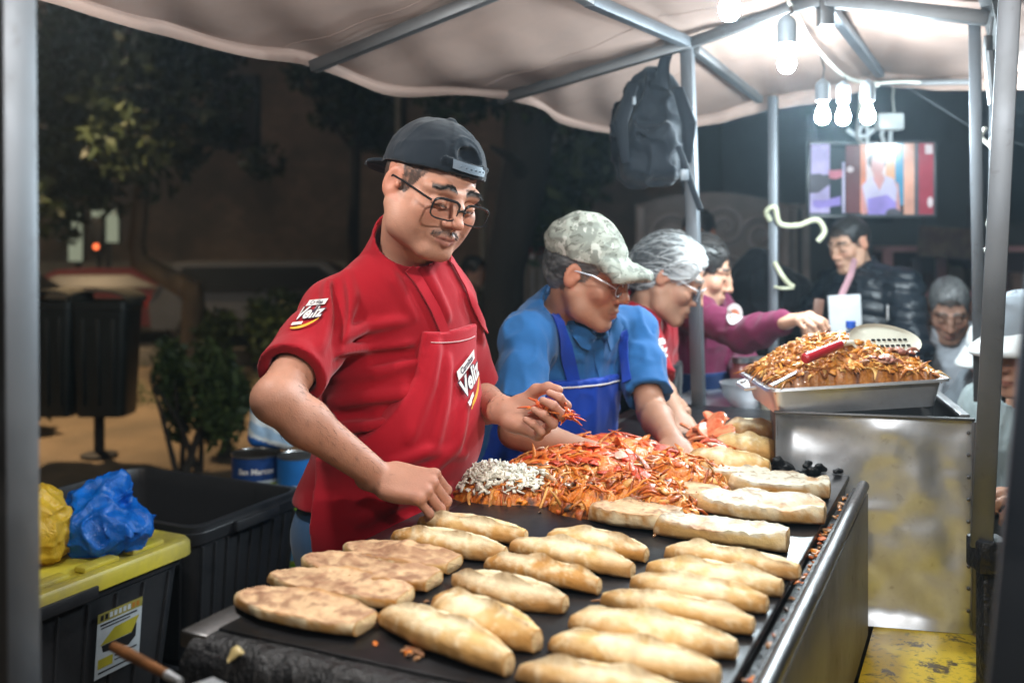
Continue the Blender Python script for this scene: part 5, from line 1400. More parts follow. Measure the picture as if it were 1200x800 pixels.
def glasses(parent, c, H, s=1.0, mat='eyeframe', hw=.0255, hh=.0175, zc=-.004, yc=.1035, r=0.0020, ex=.033):
    L = lambda x, y, z: np.array(c) + H @ (np.array([x, y, z]) * s)
    m = MB(); lens_o = []
    for q in (-1, 1):
        lp = []
        for i in range(28):
            a = 2 * math.pi * i / 28; cx = abs(math.cos(a)) ** .55 * math.copysign(1, math.cos(a)); cz = abs(math.sin(a)) ** .6 * math.copysign(1, math.sin(a))
            lp.append(L(q * ex + hw * cx, yc - .10 * max(0, (abs(q * ex + hw * cx) - .03)) ** 1.25 * 2.2, zc + hh * cz + .0035 * (cz > 0)))
        m.tube(lp + [lp[0], lp[1]], [r * (1.35 if math.sin(2 * math.pi * i / 28) > .3 else .8) * s for i in range(28)] + [r * s, r * s], 7, cap=False)
        lens_o.append(lp)
        m.tube([L(q * (ex + hw), yc - .010, zc + .011), L(q * .071, yc - .018, zc + .013), L(q * .0785, .03, zc + .016), L(q * .083, -.012, zc + .016), L(q * .081, -.032, zc - .008)], [r * 1.2 * s, r * 1.2 * s, r * s, r * s, r * s], 6)
    m.tube([L(-.009, yc + .0005, zc + .004), L(0, yc + .003, zc + .007), L(.009, yc + .0005, zc + .004)], r * 1.1 * s, 6)
    g = m.build('glasses', M[mat], parent)
    for lp in lens_o:
        m = MB(); m.add(lp, [tuple(range(len(lp)))]); m.build('lens', M['lens'], g, 0)
    return g

def text_shape(txt, size, shear=0.0, bold=0.0, spacing=1.0):
    cu = bpy.data.curves.new('lettering', 'FONT'); cu.body = txt; cu.size = size; cu.shear = shear; cu.offset = bold; cu.space_character = spacing
    cu.align_x = 'CENTER'; cu.align_y = 'CENTER'; cu.resolution_u = 3
    o = bpy.data.objects.new('lettering', cu); COL.objects.link(o); bpy.context.view_layer.update()
    me = o.evaluated_get(bpy.context.evaluated_depsgraph_get()).to_mesh()
    V = [tuple(v.co[:2]) for v in me.vertices]; Fs = [tuple(p.vertices) for p in me.polygons]
    bpy.data.objects.remove(o); bpy.data.curves.remove(cu); return V, Fs

def decal(name, parent, tree, o, xd, yd, layers):
    """flat lettering pressed onto a surface; layers: (V2, faces, material, lift)"""
    o = np.array(o); xd = unit(xd); yd = unit(np.array(yd) - np.dot(yd, xd) * xd); nd = np.cross(xd, yd); m = MB(); mats = []
    for V2, Fs, mat, lift in layers:
        V3 = []
        for x, y in V2:
            p = o + xd * x + yd * y + nd * .15
            h = tree.ray_cast(Vector(p.tolist()), Vector((-nd).tolist()), .4)
            V3.append(np.array(h[0]) + nd * (lift + .006) if h[0] is not None else o + xd * x + yd * y + nd * lift)
        if mat not in mats: mats.append(mat)
        m.add(V3, Fs, mats.index(mat))
    return m.build(name, mats, parent, 0, recalc=False)
M['logo_white'] = simple('print_white', (0.75, 0.72, 0.70), 0.6, 0, 0.1, 30)
M['logo_dark'] = simple('print_dark', (0.05, 0.03, 0.06), 0.6, 0, 0.1, 30)
M['logo_yellow'] = simple('print_yellow', (0.75, 0.38, 0.02), 0.6, 0, 0.1, 30)
M['logo_red'] = simple('print_red', (0.42, 0.008, 0.02), 0.6, 0, 0.1, 30)
def seen(tree, px, py, off=.0):
    """point of a surface met by the sight line through a pixel"""
    o = np.array([0, 0, EYE]); d = unit(P(px, py, 1.0) - o); h = tree.ray_cast(Vector(o.tolist()), Vector(d.tolist()), 9.0)
    return (None, None) if h[0] is None else (np.array(h[0]) + np.array(h[1]) * off, np.array(h[1]))
def band_on(parent, so, org, pix, w, name, mat, off=.005, thick=.003):
    """cloth band laid along the surface of a garment"""
    tr_ = bvh_of(so, org); pts = []
    for i in range(len(pix) - 1):
        for q in np.linspace(0, 1, 10): 
            p, n = seen(tr_, pix[i][0] * (1 - q) + pix[i + 1][0] * q, pix[i][1] * (1 - q) + pix[i + 1][1] * q)
            if p is not None and (not pts or 1e-3 < np.linalg.norm(p - pts[-1][0]) < .08): pts.append((p, n))
    if len(pts) < 3: return None
    Pp = np.array([p for p, n in pts]); Nn_ = np.array([n for p, n in pts])
    for _ in range(3): Pp[1:-1] = (Pp[:-2] + Pp[1:-1] * 2 + Pp[2:]) / 4; Nn_[1:-1] = (Nn_[:-2] + Nn_[1:-1] * 2 + Nn_[2:]) / 4
    rows = []
    for i in range(len(Pp)):
        t_ = unit(Pp[min(i + 1, len(Pp) - 1)] - Pp[max(i - 1, 0)]); n = unit(Nn_[i]); s_ = unit(np.cross(n, t_))
        row = []
        for k in (-1, -.5, 0, .5, 1):
            q = Pp[i] + s_ * w / 2 * k; l = tr_.find_nearest(Vector(q.tolist())); q2 = np.array(l[0]); row.append(q2 * .5 + q * .5 + n * off)
        rows.append(row)
    m = MB(); m.grid(np.array(rows), 0, thick); return m.build(name, mat, parent, 60)
def logo_layers(s):
    """small shop badge: banner, slanted word, swoosh"""
    gr = lambda x0, x1, y0, y1, sh: ([(x0 + (x1 - x0) * i / 6 + sh * (y0 + (y1 - y0) * j / 2), y0 + (y1 - y0) * j / 2) for j in range(3) for i in range(7)], [(j * 7 + i, j * 7 + i + 1, (j + 1) * 7 + i + 1, (j + 1) * 7 + i) for j in range(2) for i in range(6)])
    b = gr(-.46 * s, .50 * s, .26 * s, .47 * s, .35); t1 = text_shape('Carnitas', .20 * s, .2, .004 * s)
    t1 = ([(x + .14 * s, y + .365 * s) for x, y in t1[0]], t1[1])
    v0 = text_shape('Veliz', .56 * s, .35, .040 * s); v1 = text_shape('Veliz', .56 * s, .35, .016 * s)
    sw = []; N = 14
    for i in range(N):
        a = -1.0 + 2.0 * i / (N - 1); sw.append((a * .52 * s - .02 * s, (-.50 + .13 * a * a + .12 * a) * s))
    for i in range(N):
        a = -1.0 + 2.0 * i / (N - 1); sw.append((a * .52 * s - .02 * s, (-.42 + .09 * a * a + .12 * a + .02 * (1 - a * a)) * s))
    swf = [(i, i + 1, N + i + 1, N + i) for i in range(N - 1)]
    g2 = gr(-.42 * s, .02 * s, -.38 * s, -.28 * s, .35)
    return [(*b, M['logo_white'], .0012), (*t1, M['logo_dark'], .0020), (*v0, M['logo_dark'], .0012), (*v1, M['logo_white'], .0022), (sw, swf, M['logo_yellow'], .0014), (*g2, M['logo_white'], .0014)]

# ------------------------------------------------------------------ the cook in the red apron
def red_cook():
    f, r = facing(47); skin = (0.45, 0.222, 0.148)
    Nk = np.array([-0.205, 1.945, 1.468]); Pv = np.array([-0.268, 1.990, 0.955])
    shR = np.array([-0.330, 1.840, 1.352]); shL = np.array([-0.145, 2.025, 1.356])
    elR = P(322, 468, 1.61); wrR = P(446, 560, 1.70); elL = np.array([-0.078, 2.10, 1.15]); wrL = P(596, 483, 1.87)
    c = np.array([-0.150, 1.846, 1.580]); H = head_frame(37, 21, 11); s = 1.0; zs = .86
    base = Pv * [1, 1, 0]
    e = empty('person', base, 'cook in red shirt and apron with glasses and a backwards dark cap', 'person')
    S = SDF((-0.47, 1.50, 0.95), (0.12, 2.22, 1.74), 0.0027)
    torso(S, Nk, Pv, f, r, -.016, .96, .88); shoulders(S, Nk, shR, shL, -.010, .05, .88)
    S.cone(Nk - UP * .03 + f * .01, c + H @ np.array([0, -.020, -.075]), .062, .056, .03)
    add_head(S, c, H, s, 1.12, .94, 1.0, zs)
    arm(S, shR, elR, wrR, 0, .86); arm(S, shL, elL, wrL, 0, .88)
    kR = P(500, 571, 1.675) - wrR
    add_hand(S, wrR, kR, (0.05, -.62, .78), (0.1, .75, .6), [(68, 40, 18), (66, 42, 20), (62, 42, 22), (58, 40, 22)], [(.5, .25, -.8), (.5, -.1, -.85), (.45, -.1, -.9)], 1.0)
    dL = unit(P(655, 500, 1.80) - wrL)
    add_hand(S, wrL, dL, (.12, .78, -.62), (.15, .6, .78), [(34, 66, 44), (38, 70, 44), (42, 72, 46), (46, 74, 46)], [(.75, .62, -.5), (.95, .12, -.42), (.98, -.05, -.2)], 1.0)
    def col(V):
        C = head_colours(V, c, H, s, skin, stub=.25, must=.8, lips=(0.36, 0.13, 0.115), zs=zs)
        for w, dd in ((wrR, kR), (wrL, dL)):
            k = np.clip((((V - w) @ unit(dd)) - .05) / .06, 0, 1) * (np.linalg.norm(V - w, axis=1) < .22)
            C = C * (1 - .35 * k[:, None]) + np.array((0.55, 0.25, 0.19)) * .35 * k[:, None]
        return C
    body = sdf_obj('body', S, M['skin_a'], e, col)
    # shirt (the apron is cut from the same folded volume)
    S = SDF((-0.50, 1.56, 0.50), (0.12, 2.26, 1.56), 0.0042)
    torso(S, Nk, Pv, f, r, .012, 1.06, .92)
    A_ = S.copy(); shoulders(S, Nk, shR, shL, .008, .05, .90)
    fold_list = []
    def creases(p): return .007 * (fbm(p * [.7, .7, 1], 9, 2, 2) - .5)
    S.disp(creases, .03)
    sleeve(S, shL, elL, wrL, 'short', .010, .93, .85)
    sleeve(S, shR, elR, wrR, 'short', .010, .87, .74, .013)
    S.disp(lambda p: .006 * (fbm(p, 14, 6) - .5), .02)
    V_, Q_ = S.mesh(0); tt_ = BVHTree.FromPolygons([Vector(v.tolist()) for v in V_], [tuple(map(int, q)) for q in Q_])
    def fold(pix, ra, rb, sink=.0015, mode='add'):
        pts = [seen(tt_, *p) for p in pix]; pts = [p - n * (sink if mode == 'add' else -sink) for p, n in pts if p is not None]
        if len(pts) < 2: return
        n_ = len(pts) * 5; fine = [pts[min(int(q), len(pts) - 2)] * (1 - (q - min(int(q), len(pts) - 2))) + pts[min(int(q), len(pts) - 2) + 1] * (q - min(int(q), len(pts) - 2)) for q in np.linspace(0, len(pts) - 1, n_)]
        rs = [max(.0022, (ra + (rb - ra) * i / (n_ - 1)) * math.sin(math.pi * (.12 + .76 * i / (n_ - 1)))) for i in range(n_)]
        S.chain(fine, rs, .016, None, mode)
    for pix, ra, rb in (([(385, 472), (430, 466), (480, 462), (520, 452)], .0075, .004), ([(383, 505), (430, 502), (470, 494), (508, 488)], .0085, .004), ([(385, 530), (430, 522), (480, 512)], .0075, .0035), ([(388, 552), (420, 548), (455, 540)], .0075, .004), ([(392, 442), (440, 436), (490, 424)], .007, .004),
        ([(440, 292), (462, 330), (485, 372)], .006, .004), ([(398, 398), (430, 382), (475, 376)], .008, .004), ([(395, 415), (430, 408), (480, 402)], .007, .003), ([(376, 565), (410, 575), (450, 578)], .007, .004), ([(385, 330), (384, 370), (376, 410)], .008, .005), ([(405, 318), (412, 350), (402, 392)], .008, .004), ([(500, 320), (512, 345), (525, 372)], .005, .003), ([(545, 345), (556, 372), (566, 400)], .005, .004)):
        fold(pix, ra, rb)
    for pix, ra, rb in (([(388, 488), (440, 482), (500, 472)], .006, .003), ([(388, 518), (440, 512), (490, 502)], .006, .003), ([(392, 425), (440, 420), (490, 412)], .006, .003), ([(396, 330), (398, 370), (392, 410)], .007, .004), ([(386, 542), (430, 536), (470, 527)], .006, .003)):
        fold(pix, ra, rb, .002, 'sub')
    nt_ = c + H @ np.array([0, -.015, -.09])
    S.chain([Nk - UP * .02, Nk * .45 + nt_ * .55], [.083, .072], .02)
    S.chain([Nk - UP * .01, nt_, nt_ + UP * .08], [.068, .0625, .066], .006, None, 'sub')
    S.cut((0, 0, 0.985), -UP)
    shirt_d = S
    shirt = sdf_obj('shirt', S, M['red_shirt'], e)
    tree = bvh_of(shirt, origin_of(e))
    pc, pn = seen(tree, 363, 366); xd = unit(np.cross(UP, pn)); xd = xd if xd[0] > 0 else -xd
    decal('shirt_logo', e, tree, pc, xd + UP * .12, UP, logo_layers(.043))
    # apron: a second skin over belly and thighs, bib narrower than skirt
    S = A_; hipc = Pv + f * .035
    S.cone(hipc, hipc + f * .03 - UP * .42, .150, .165, .05, (f, 1.25))
    S.disp(lambda p: creases(p) * .45, .03); S.disp(lambda p: .007 * (fbm(p * [1, 1, .35], 9, 9) - .5) * np.clip((1.15 - p[:, 2]) / .1, 0, 1), .03)
    S.d -= .013
    S_ap = S; V_, Q_ = S.mesh(0); ta_ = BVHTree.FromPolygons([Vector(v.tolist()) for v in V_], [tuple(map(int, q)) for q in Q_])
    for pix, ra, rb in (([(512, 402), (503, 450), (480, 515)], .007, .004), ([(562, 402), (564, 440), (553, 505)], .006, .004), ([(455, 545), (500, 528), (545, 532)], .007, .004), ([(420, 612), (465, 585), (525, 572)], .008, .005), ([(430, 640), (480, 610), (535, 600)], .007, .004), ([(525, 420), (520, 470), (510, 520)], .005, .003), ([(545, 470), (535, 520), (500, 555)], .006, .004)):
        pts = [seen(ta_, *p) for p in pix]; pts = [p - n * .002 for p, n in pts if p is not None]
        if len(pts) < 3: continue
        fine = [pts[min(int(q), 1)] * (1 - q + min(int(q), 1)) + pts[min(int(q), 1) + 1] * (q - min(int(q), 1)) for q in np.linspace(0, 2, 15)]
        S.chain(fine, [max(.0022, (ra + (rb - ra) * i / 14) * math.sin(math.pi * (.12 + .76 * i / 14))) for i in range(15)], .018)
    X, Y_, Z = S.ax[0][:, None, None], S.ax[1][None, :, None], S.ax[2][None, None, :]
    ctr = Nk + (Pv - Nk) * .5
    lat = (X - ctr[0]) * r[0] + (Y_ - ctr[1]) * r[1]; fr = (X - ctr[0]) * f[0] + (Y_ - ctr[1]) * f[1]
    zt_ = 1.318; hw = np.interp(Z, [.5, 1.0, 1.06, 1.14, 1.24, zt_], [.22, .215, .20, .155, .088, .076])
    S.d = np.maximum(S.d, np.maximum(np.abs(lat + np.interp(Z, [.5, 1.1, 1.22, zt_], [0, 0, .026, .030])) - hw, np.maximum(-(fr - .0), Z - (zt_ + .25 * np.abs(lat) * .3))).astype(np.float32))
    S.d = np.maximum(S.d, (0.52 - Z).astype(np.float32) + 0 * S.d)
    ap = sdf_obj('apron', S, M['red_apron'], e)
    at_ = bvh_of(ap, origin_of(e))
    tr2 = BVHTree.FromPolygons([Vector((np.array(v.co) + origin_of(e)).tolist()) for v in shirt.data.vertices], [tuple(p.vertices) for p in shirt.data.polygons])
    def on(tr_, p, off=.004):
        l = tr_.find_nearest(Vector(np.array(p).tolist())); q, n = np.array(l[0]), np.array(l[1]); return q + n * off, n
    def strap(pts, w, name, mat, tr_=tr2, off=.004):
        L_, R_ = [], []; pts = [np.array(p, float) for p in pts]
        fine = []
        for i in range(len(pts) - 1):
            for q in np.linspace(0, 1, 9)[:(9 if i == len(pts) - 2 else 8)]: fine.append(pts[i] * (1 - q) + pts[i + 1] * q)
        pr = [on(tr_, p, off) for p in fine]; rows = []
        for i in range(len(pr)):
            t_ = unit(pr[min(i + 1, len(pr) - 1)][0] - pr[max(i - 1, 0)][0]); s_ = unit(np.cross(pr[i][1], t_))
            rows.append([on(tr_, pr[i][0] - s_ * w / 2, off)[0], pr[i][0], on(tr_, pr[i][0] + s_ * w / 2, off)[0]])
        m = MB(); m.grid(np.array(rows), 0, .0018); return m.build(name, mat, ap, 60)
    band_on(ap, shirt, origin_of(e), [(522, 396), (508, 362), (488, 328), (466, 297), (448, 276)], .020, 'strap', M['red_apron'])
    band_on(ap, shirt, origin_of(e), [(567, 388), (556, 362), (543, 335), (528, 308), (524, 303)], .015, 'strap', M['red_apron'])
    # stitched top edge of the bib and pocket
    M['stitch'] = simple('pale_stitching', (0.75, 0.45, 0.45), 0.8)
    rows = []
    for q in np.linspace(-1, 1, 15):
        p = ctr + r * (q * .066 - .029) + f * .25; p[2] = zt_ - .016 - .004 * (1 - q * q)
        h = at_.ray_cast(Vector(p.tolist()), Vector((-f).tolist()), .4)
        if h[0] is not None: rows.append(np.array(h[0]) + f * .001)
    if len(rows) > 2:
        m = MB(); m.tube(rows, .0011, 5); m.build('stitching', M['stitch'], ap)
    o_, pn = seen(at_, 547, 446)
    if o_ is not None:
        xd = unit(np.cross(UP, pn)); xd = xd if xd[0] > 0 else -xd; yd = np.cross(pn, xd); ang_ = math.radians(28)
        decal('apron_logo', ap, at_, o_, xd * math.cos(ang_) + yd * math.sin(ang_), yd * math.cos(ang_) - xd * math.sin(ang_), logo_layers(.078))
    rows = []
    for p in ((306, 412), (318, 418), (332, 424), (346, 429), (360, 436), (374, 443), (386, 449)):
        q_, n_ = seen(tree, *p)
        if q_ is not None: rows.append(q_ + n_ * .0004)
    if len(rows) > 3: m = MB(); m.tube(rows, .0011, 5); m.build('stitching', simple('dark_red_thread', (.20, .003, .008), .8), shirt)
    # brow and moustache hairs rooted on the face
    tb = bvh_of(body, origin_of(e)); Lh = lambda x, y, z: c + H @ (np.array([x, y, z * zs]) * s); rh = np.random.RandomState(5)
    M['brow_hair'] = simple('brow_hair', (.012, .009, .008), .7)
    def hairs(name, spots, ln, wd):
        m = MB()
        for (x, z, dx, dz) in spots:
            h = tb.ray_cast(Vector(Lh(x, .2, z).tolist()), Vector((-H[:, 1]).tolist()), .3)
            if h[0] is None: continue
            p = np.array(h[0]); n = np.array(h[1]); d = unit(H[:, 0] * dx + H[:, 2] * dz + n * .25); m.tube([p - n * .0004, p + d * ln * .5 + n * .0005, p + d * ln + n * .0003], [wd, wd * .8, wd * .3], 4)
        o = m.build(name, M['brow_hair'], e); o['kind'] = 'stuff'
    for q in (-1, 1):
        sp_ = []
        for _ in range(110):
            t_ = rh.rand(); x = .011 + .040 * t_; z = .0355 + .006 * math.sin(math.pi * min(1, t_ * 1.15)) - .005 * t_ + rh.normal() * .0016 * (1.1 - .6 * t_); sp_.append((q * x, z, q * 1.0, .35 - .8 * t_ + rh.normal() * .2))
        hairs('eyebrow', sp_, .0075, .00042)
    Vb = np.array([v.co[:] for v in body.data.vertices]) + origin_of(e); Nb = np.array([v.normal[:] for v in body.data.vertices]); m = MB()
    for a_, b_ in ((elR, wrR), (elL, wrL)):
        ax_ = unit(b_ - a_); t_ = (Vb - a_) @ ax_; ok = np.nonzero((t_ > .01) & (t_ < np.linalg.norm(b_ - a_)) & (np.linalg.norm(Vb - a_ - t_[:, None] * ax_, axis=1) < .06) & (Nb @ np.array([-.2, -.5, .6]) > -.1))[0]
        for i in rh.choice(ok, 150):
            n = Nb[i]; d = unit(ax_ + np.array([0, 0, -.5]) + rh.normal(size=3) * .35); d = unit(d - np.dot(d, n) * n + n * .22); m.tube([Vb[i], Vb[i] + d * .006 + n * .0006, Vb[i] + d * .011], [.00020, .00016, .00008], 3)
    m.build('arm_hair', M['brow_hair'], e)['kind'] = 'stuff'
    sp_ = []
    for _ in range(150):
        x = rh.uniform(-.029, .029); sp_.append((x, -.0535 - .010 * (x / .03) ** 2 + rh.normal() * .0028, x * 18 + rh.normal() * .2, -1.0))
    hairs('moustache', sp_, .005, .00030)
    # trousers and shoes, dark pouch on the hip
    legs_mesh(e, Pv, f, r, M['jeans'], M['shoe'])
    pz = P(382, 592, 1.90); m = MB(); m.box(pz, (.035, .02, .035), np.column_stack([unit([1, -.3, 0]), unit([.3, 1, 0]), UP]), .008); pch = m.build('pouch', M['black_cloth'], e)
    m = MB(); m.bar(pz + [-.0, -.024, .034], pz + [.0, -.024, -.034], .006, .003); m.build('trim', M['logo_white'], pch)
    # backwards cap
    L = lambda x, y, z: c + H @ (np.array([x, y, z]) * s)
    CZ, CR = .040, (.0885, .110, .0935)
    ysurf = lambda x, z, o=0.0: -.016 + CR[1] * math.sqrt(max(0, 1 - (x / CR[0]) ** 2 - ((z - CZ) / CR[2]) ** 2)) + o
    S = SDF(c - .24, c + .24, .0028)
    S.ell(L(0, -.016, CZ), np.array(CR) * s, H, 0)
    S.cut(L(0, 0, .040), H @ unit([0, .22, -1.0]))
    S.ell(L(0, -.125, .004), np.array((.072, .066, .0055)) * s, H @ np.array(Matrix.Rotation(.42, 3, 'X')), .006)
    S.ell(L(0, .094, .094), np.array((.031, .046, .0235)) * s, H, .003, 'sub')
    pts = []
    for a in np.linspace(-.15, math.pi + .15, 15):
        x, z = .0325 * math.cos(a), .092 + .0255 * math.sin(a); pts.append(L(x, ysurf(x, z), z))
    S.chain(pts, [.0028] * len(pts), .002)
    pts = [L(x, ysurf(x, .074), .074) for x in np.linspace(-.044, .044, 13)]
    S.chain(pts, [.0095] * 13, .002, (H[:, 1], 2.6))
    S.ell(L(0, -.016, CZ + CR[2] + .001), np.array((.008, .008, .004)) * s, H, .002)
    for a in (math.pi / 6, math.pi / 2, 5 * math.pi / 6):
        pts = []
        for b in np.linspace(0.25, math.pi - .25, 20):
            d = np.array([math.cos(b) * math.sin(a), math.cos(b) * math.cos(a), math.sin(b)]); pts.append(L(CR[0] * d[0], -.016 + CR[1] * d[1], CZ + CR[2] * d[2]))
        S.chain(pts, [.0009] * 20, .0015)
    S.disp(lambda p: .005 * (fbm(p, 26, 5) - .5) - .003 * np.maximum(ridge(p, 30, 3) - .7, 0) * 2, .02)
    cap = sdf_obj('cap', S, M['cap_dark'], e, None, 1)
    M['cap_strap'] = simple('slate_strap', (0.085, 0.12, 0.16), 0.6)
    m = MB(); A_ = np.array([[L(x, ysurf(x, z, .0062), z) for z in (.0665, .074, .0815)] for x in np.linspace(-.036, .036, 13)])
    m.grid(A_, 0, -.0012)
    for x in np.linspace(-.030, .022, 6):
        m.lathe(L(x, ysurf(x, .074, .0070), .074), [(.0019, -.001), (.0019, .001), (0, .0015)], 8, np.column_stack([H[:, 0], H[:, 2], H[:, 1]]))
    m.build('cap_strap', M['cap_strap'], cap)
    glasses(e, c, H, s, hw=.0280, hh=.0165, zc=-.006, yc=.108, ex=.0342)
    # shredded tomato in his left hand
    return e, wrL, dL
e_cook, wrL_c, dL_c = red_cook()
hp = wrL_c + dL_c * .085 + np.array([0.005, -.02, .026]); r_ = np.random.RandomState(71)
pts = [hp + dL_c * r_.uniform(-.03, .05) + np.array([r_.normal() * .006, r_.normal() * .010, r_.normal() * .007]) for _ in range(60)]
o = strips('tomato_shreds', M['wet'], pts, np.tile(UP, (60, 1)), .030, .0055, .004, c_tom, 72, curl=.5, up=.4)
tag(o, 'shredded tomato held in the left hand of the cook in red', 'tomato', kind='stuff')

# ------------------------------------------------------------------ other people
def figure(label, yaw, Nk, Pv, sh, el, wr, head, skin, shirt, sl='short', h=0.006, fat=.95, chest=.95, hair=None, pants=None, seated=False, hands=True, cols={}, hem=None, collar=False, headsize=1.0, frac=.8, group=None, legs=True, fold=(.007, .007), bulk=.84, shirtname='shirt', nose=1.0):
    f, r = facing(yaw); Nk = np.array(Nk); Pv = np.array(Pv); sh = [np.array(x) for x in sh]; el = [np.array(x) for x in el]; wr = [np.array(x) for x in wr]
    c = np.array(head[0]); H = head_frame(*head[1:]); s = headsize
    e = empty('person', Pv * [1, 1, 0], label, 'person', group)
    allp = np.array([Nk, Pv, c + [0, 0, .03]] + sh + el + wr); lo, hi = allp.min(0) - .20, allp.max(0) + .20
    S = SDF(lo, hi, h)
    torso(S, Nk, Pv, f, r, -.012, fat, chest); shoulders(S, Nk, sh[0], sh[1], -.008, .05, bulk)
    S.cone(Nk - UP * .03, c + H @ np.array([0, -.02, -.075]) * s, .058, .052, .03)
    add_head(S, c, H, s, 1.0, nose)
    for i in (0, 1):
        arm(S, sh[i], el[i], wr[i], 0, bulk)
        d = unit(wr[i] - el[i]) + np.array([0, 0, -.15]); n = unit(np.cross(np.cross(d, UP), d) * .8 + [0, -.4, 0]); t = np.cross(n, d) * (1 if i == 0 else -1)
        add_hand(S, wr[i], d, n, t, RELAX, THUMB0, 1.0)
    sdf_obj('body', S, M['skin_a'], e, lambda V: head_colours(V, c, H, s, skin, **cols))
    S = SDF(lo, hi, max(h, .0065))
    torso(S, Nk, Pv, f, r, .016, fat, chest); shoulders(S, Nk, sh[0], sh[1], .012, .05, bulk)
    for i in (0, 1): sleeve(S, sh[i], el[i], wr[i], sl, .010, bulk, frac)
    S.disp(folds(int(abs(Nk[0] * 100)) % 17, *fold), .03)
    nt_ = c + H @ np.array([0, -.02, -.09]) * s
    S.chain([Nk - UP * .02, Nk * .5 + nt_ * .5], [.078, .070], .02); S.chain([Nk - UP * .01 + f * .015, nt_, nt_ + UP * .06], [.066, .061, .062], .006, None, 'sub')
    if collar:
        for q in (-1, 1):
            S.chain([Nk + r * q * .062 + UP * .02, Nk + r * q * .055 + f * .055 - UP * .015, Nk + r * q * .022 + f * .115 - UP * .070], [.012, .013, .010], .006)
    if hem: S.cut((0, 0, hem), -UP)
    so = sdf_obj(shirtname, S, shirt, e)
    if legs:
        if seated: legs_mesh(e, Pv, f, r, pants or M['dark_jeans'], M['shoe'], 1.0, f * .40 + UP * .02, f * .06, .016)
        else: legs_mesh(e, Pv, f, r, pants or M['dark_jeans'], M['shoe'], 1.0, None, None, .016)
    return e, f, r, c, H, so, S

def hair_cap(e, c, H, s, mat, h=.005, extra=None, grow=.008, cutz=-.045, name='hair', wave=.006):
    L = lambda x, y, z: c + H @ (np.array([x, y, z]) * s)
    S = SDF(c - .24, c + .24, h)
    S.ell(L(0, -.018, .042), np.array((.076 + grow, .098 + grow, .083 + grow)) * s, H, 0); S.ell(L(0, -.038, .0), np.array((.068 + grow, .072 + grow, .065 + grow)) * s, H, .02)
    S.ell(L(0, .103, -.006), np.array((.084, .060, .092)) * s, H, .015, 'sub')
    for q in (-1, 1): S.ell(L(q * .085, .02, -.035), np.array((.03, .05, .05)) * s, H, .01, 'sub')
    if extra: extra(S, L)
    S.cut(L(0, 0, cutz), H @ unit([0, .35, -1]))
    S.disp(lambda p: wave * (fbm((p - c) @ H * [2.0, .45, 1.6], 40, 3) - .5) + wave * .7 * (fbm((p - c) @ H * [3, .4, 2.4], 90, 6) - .5), .03)
    lo_, hi_ = HAIR[mat]
    def colf(V):
        q = (V - c) @ H; n = fbm(q * [2.4, .22, 2.0], 95, 4) * .6 + fbm(q * [1, .5, 1], 16, 2) * .4; n = np.clip((n - .36) / .28, 0, 1)[:, None]
        if mat == 'grey': n = np.clip(n * .7 + np.clip((q[:, 1:2] + .02) / .10, -.35, .6), 0, 1)
        return np.array(lo_) * (1 - n) + np.array(hi_) * n
    return sdf_obj(name, S, M['hair'], e, colf)
M['hair'] = tinted('hair_strands', .42, 0, .3, 260, .001, .45, .1, 50)
HAIR = {'black': ((0.007, 0.006, 0.006), (0.030, 0.026, 0.024)), 'grey': ((0.07, 0.075, 0.08), (0.58, 0.60, 0.60)), 'salt': ((0.02, 0.02, 0.02), (0.15, 0.15, 0.15))}
def camo():
    t = NT('pale_camouflage_cloth'); v = t.coord(); n = t.noise(22, 3, .5, v, 1.2); n2 = t.noise(38, 3, .5, t.coord((1, 1, 1.7)), 1.5)
    c = t.mix(t.ramp(n, .48, .53), (0.29, 0.30, 0.255), (0.19, 0.20, 0.17)); c = t.mix(t.ramp(n2, .60, .625), c, (0.12, 0.12, 0.10)); c = t.mix(t.ramp(t.noise(30, 2, .5, t.coord((1.5, 1, 1))), .60, .64), c, (0.42, 0.42, 0.37))
    return t.pbr(c, .85, 0, t.bump(t.noise(400, 2), .15, .001), .2)
M['camo'] = camo()

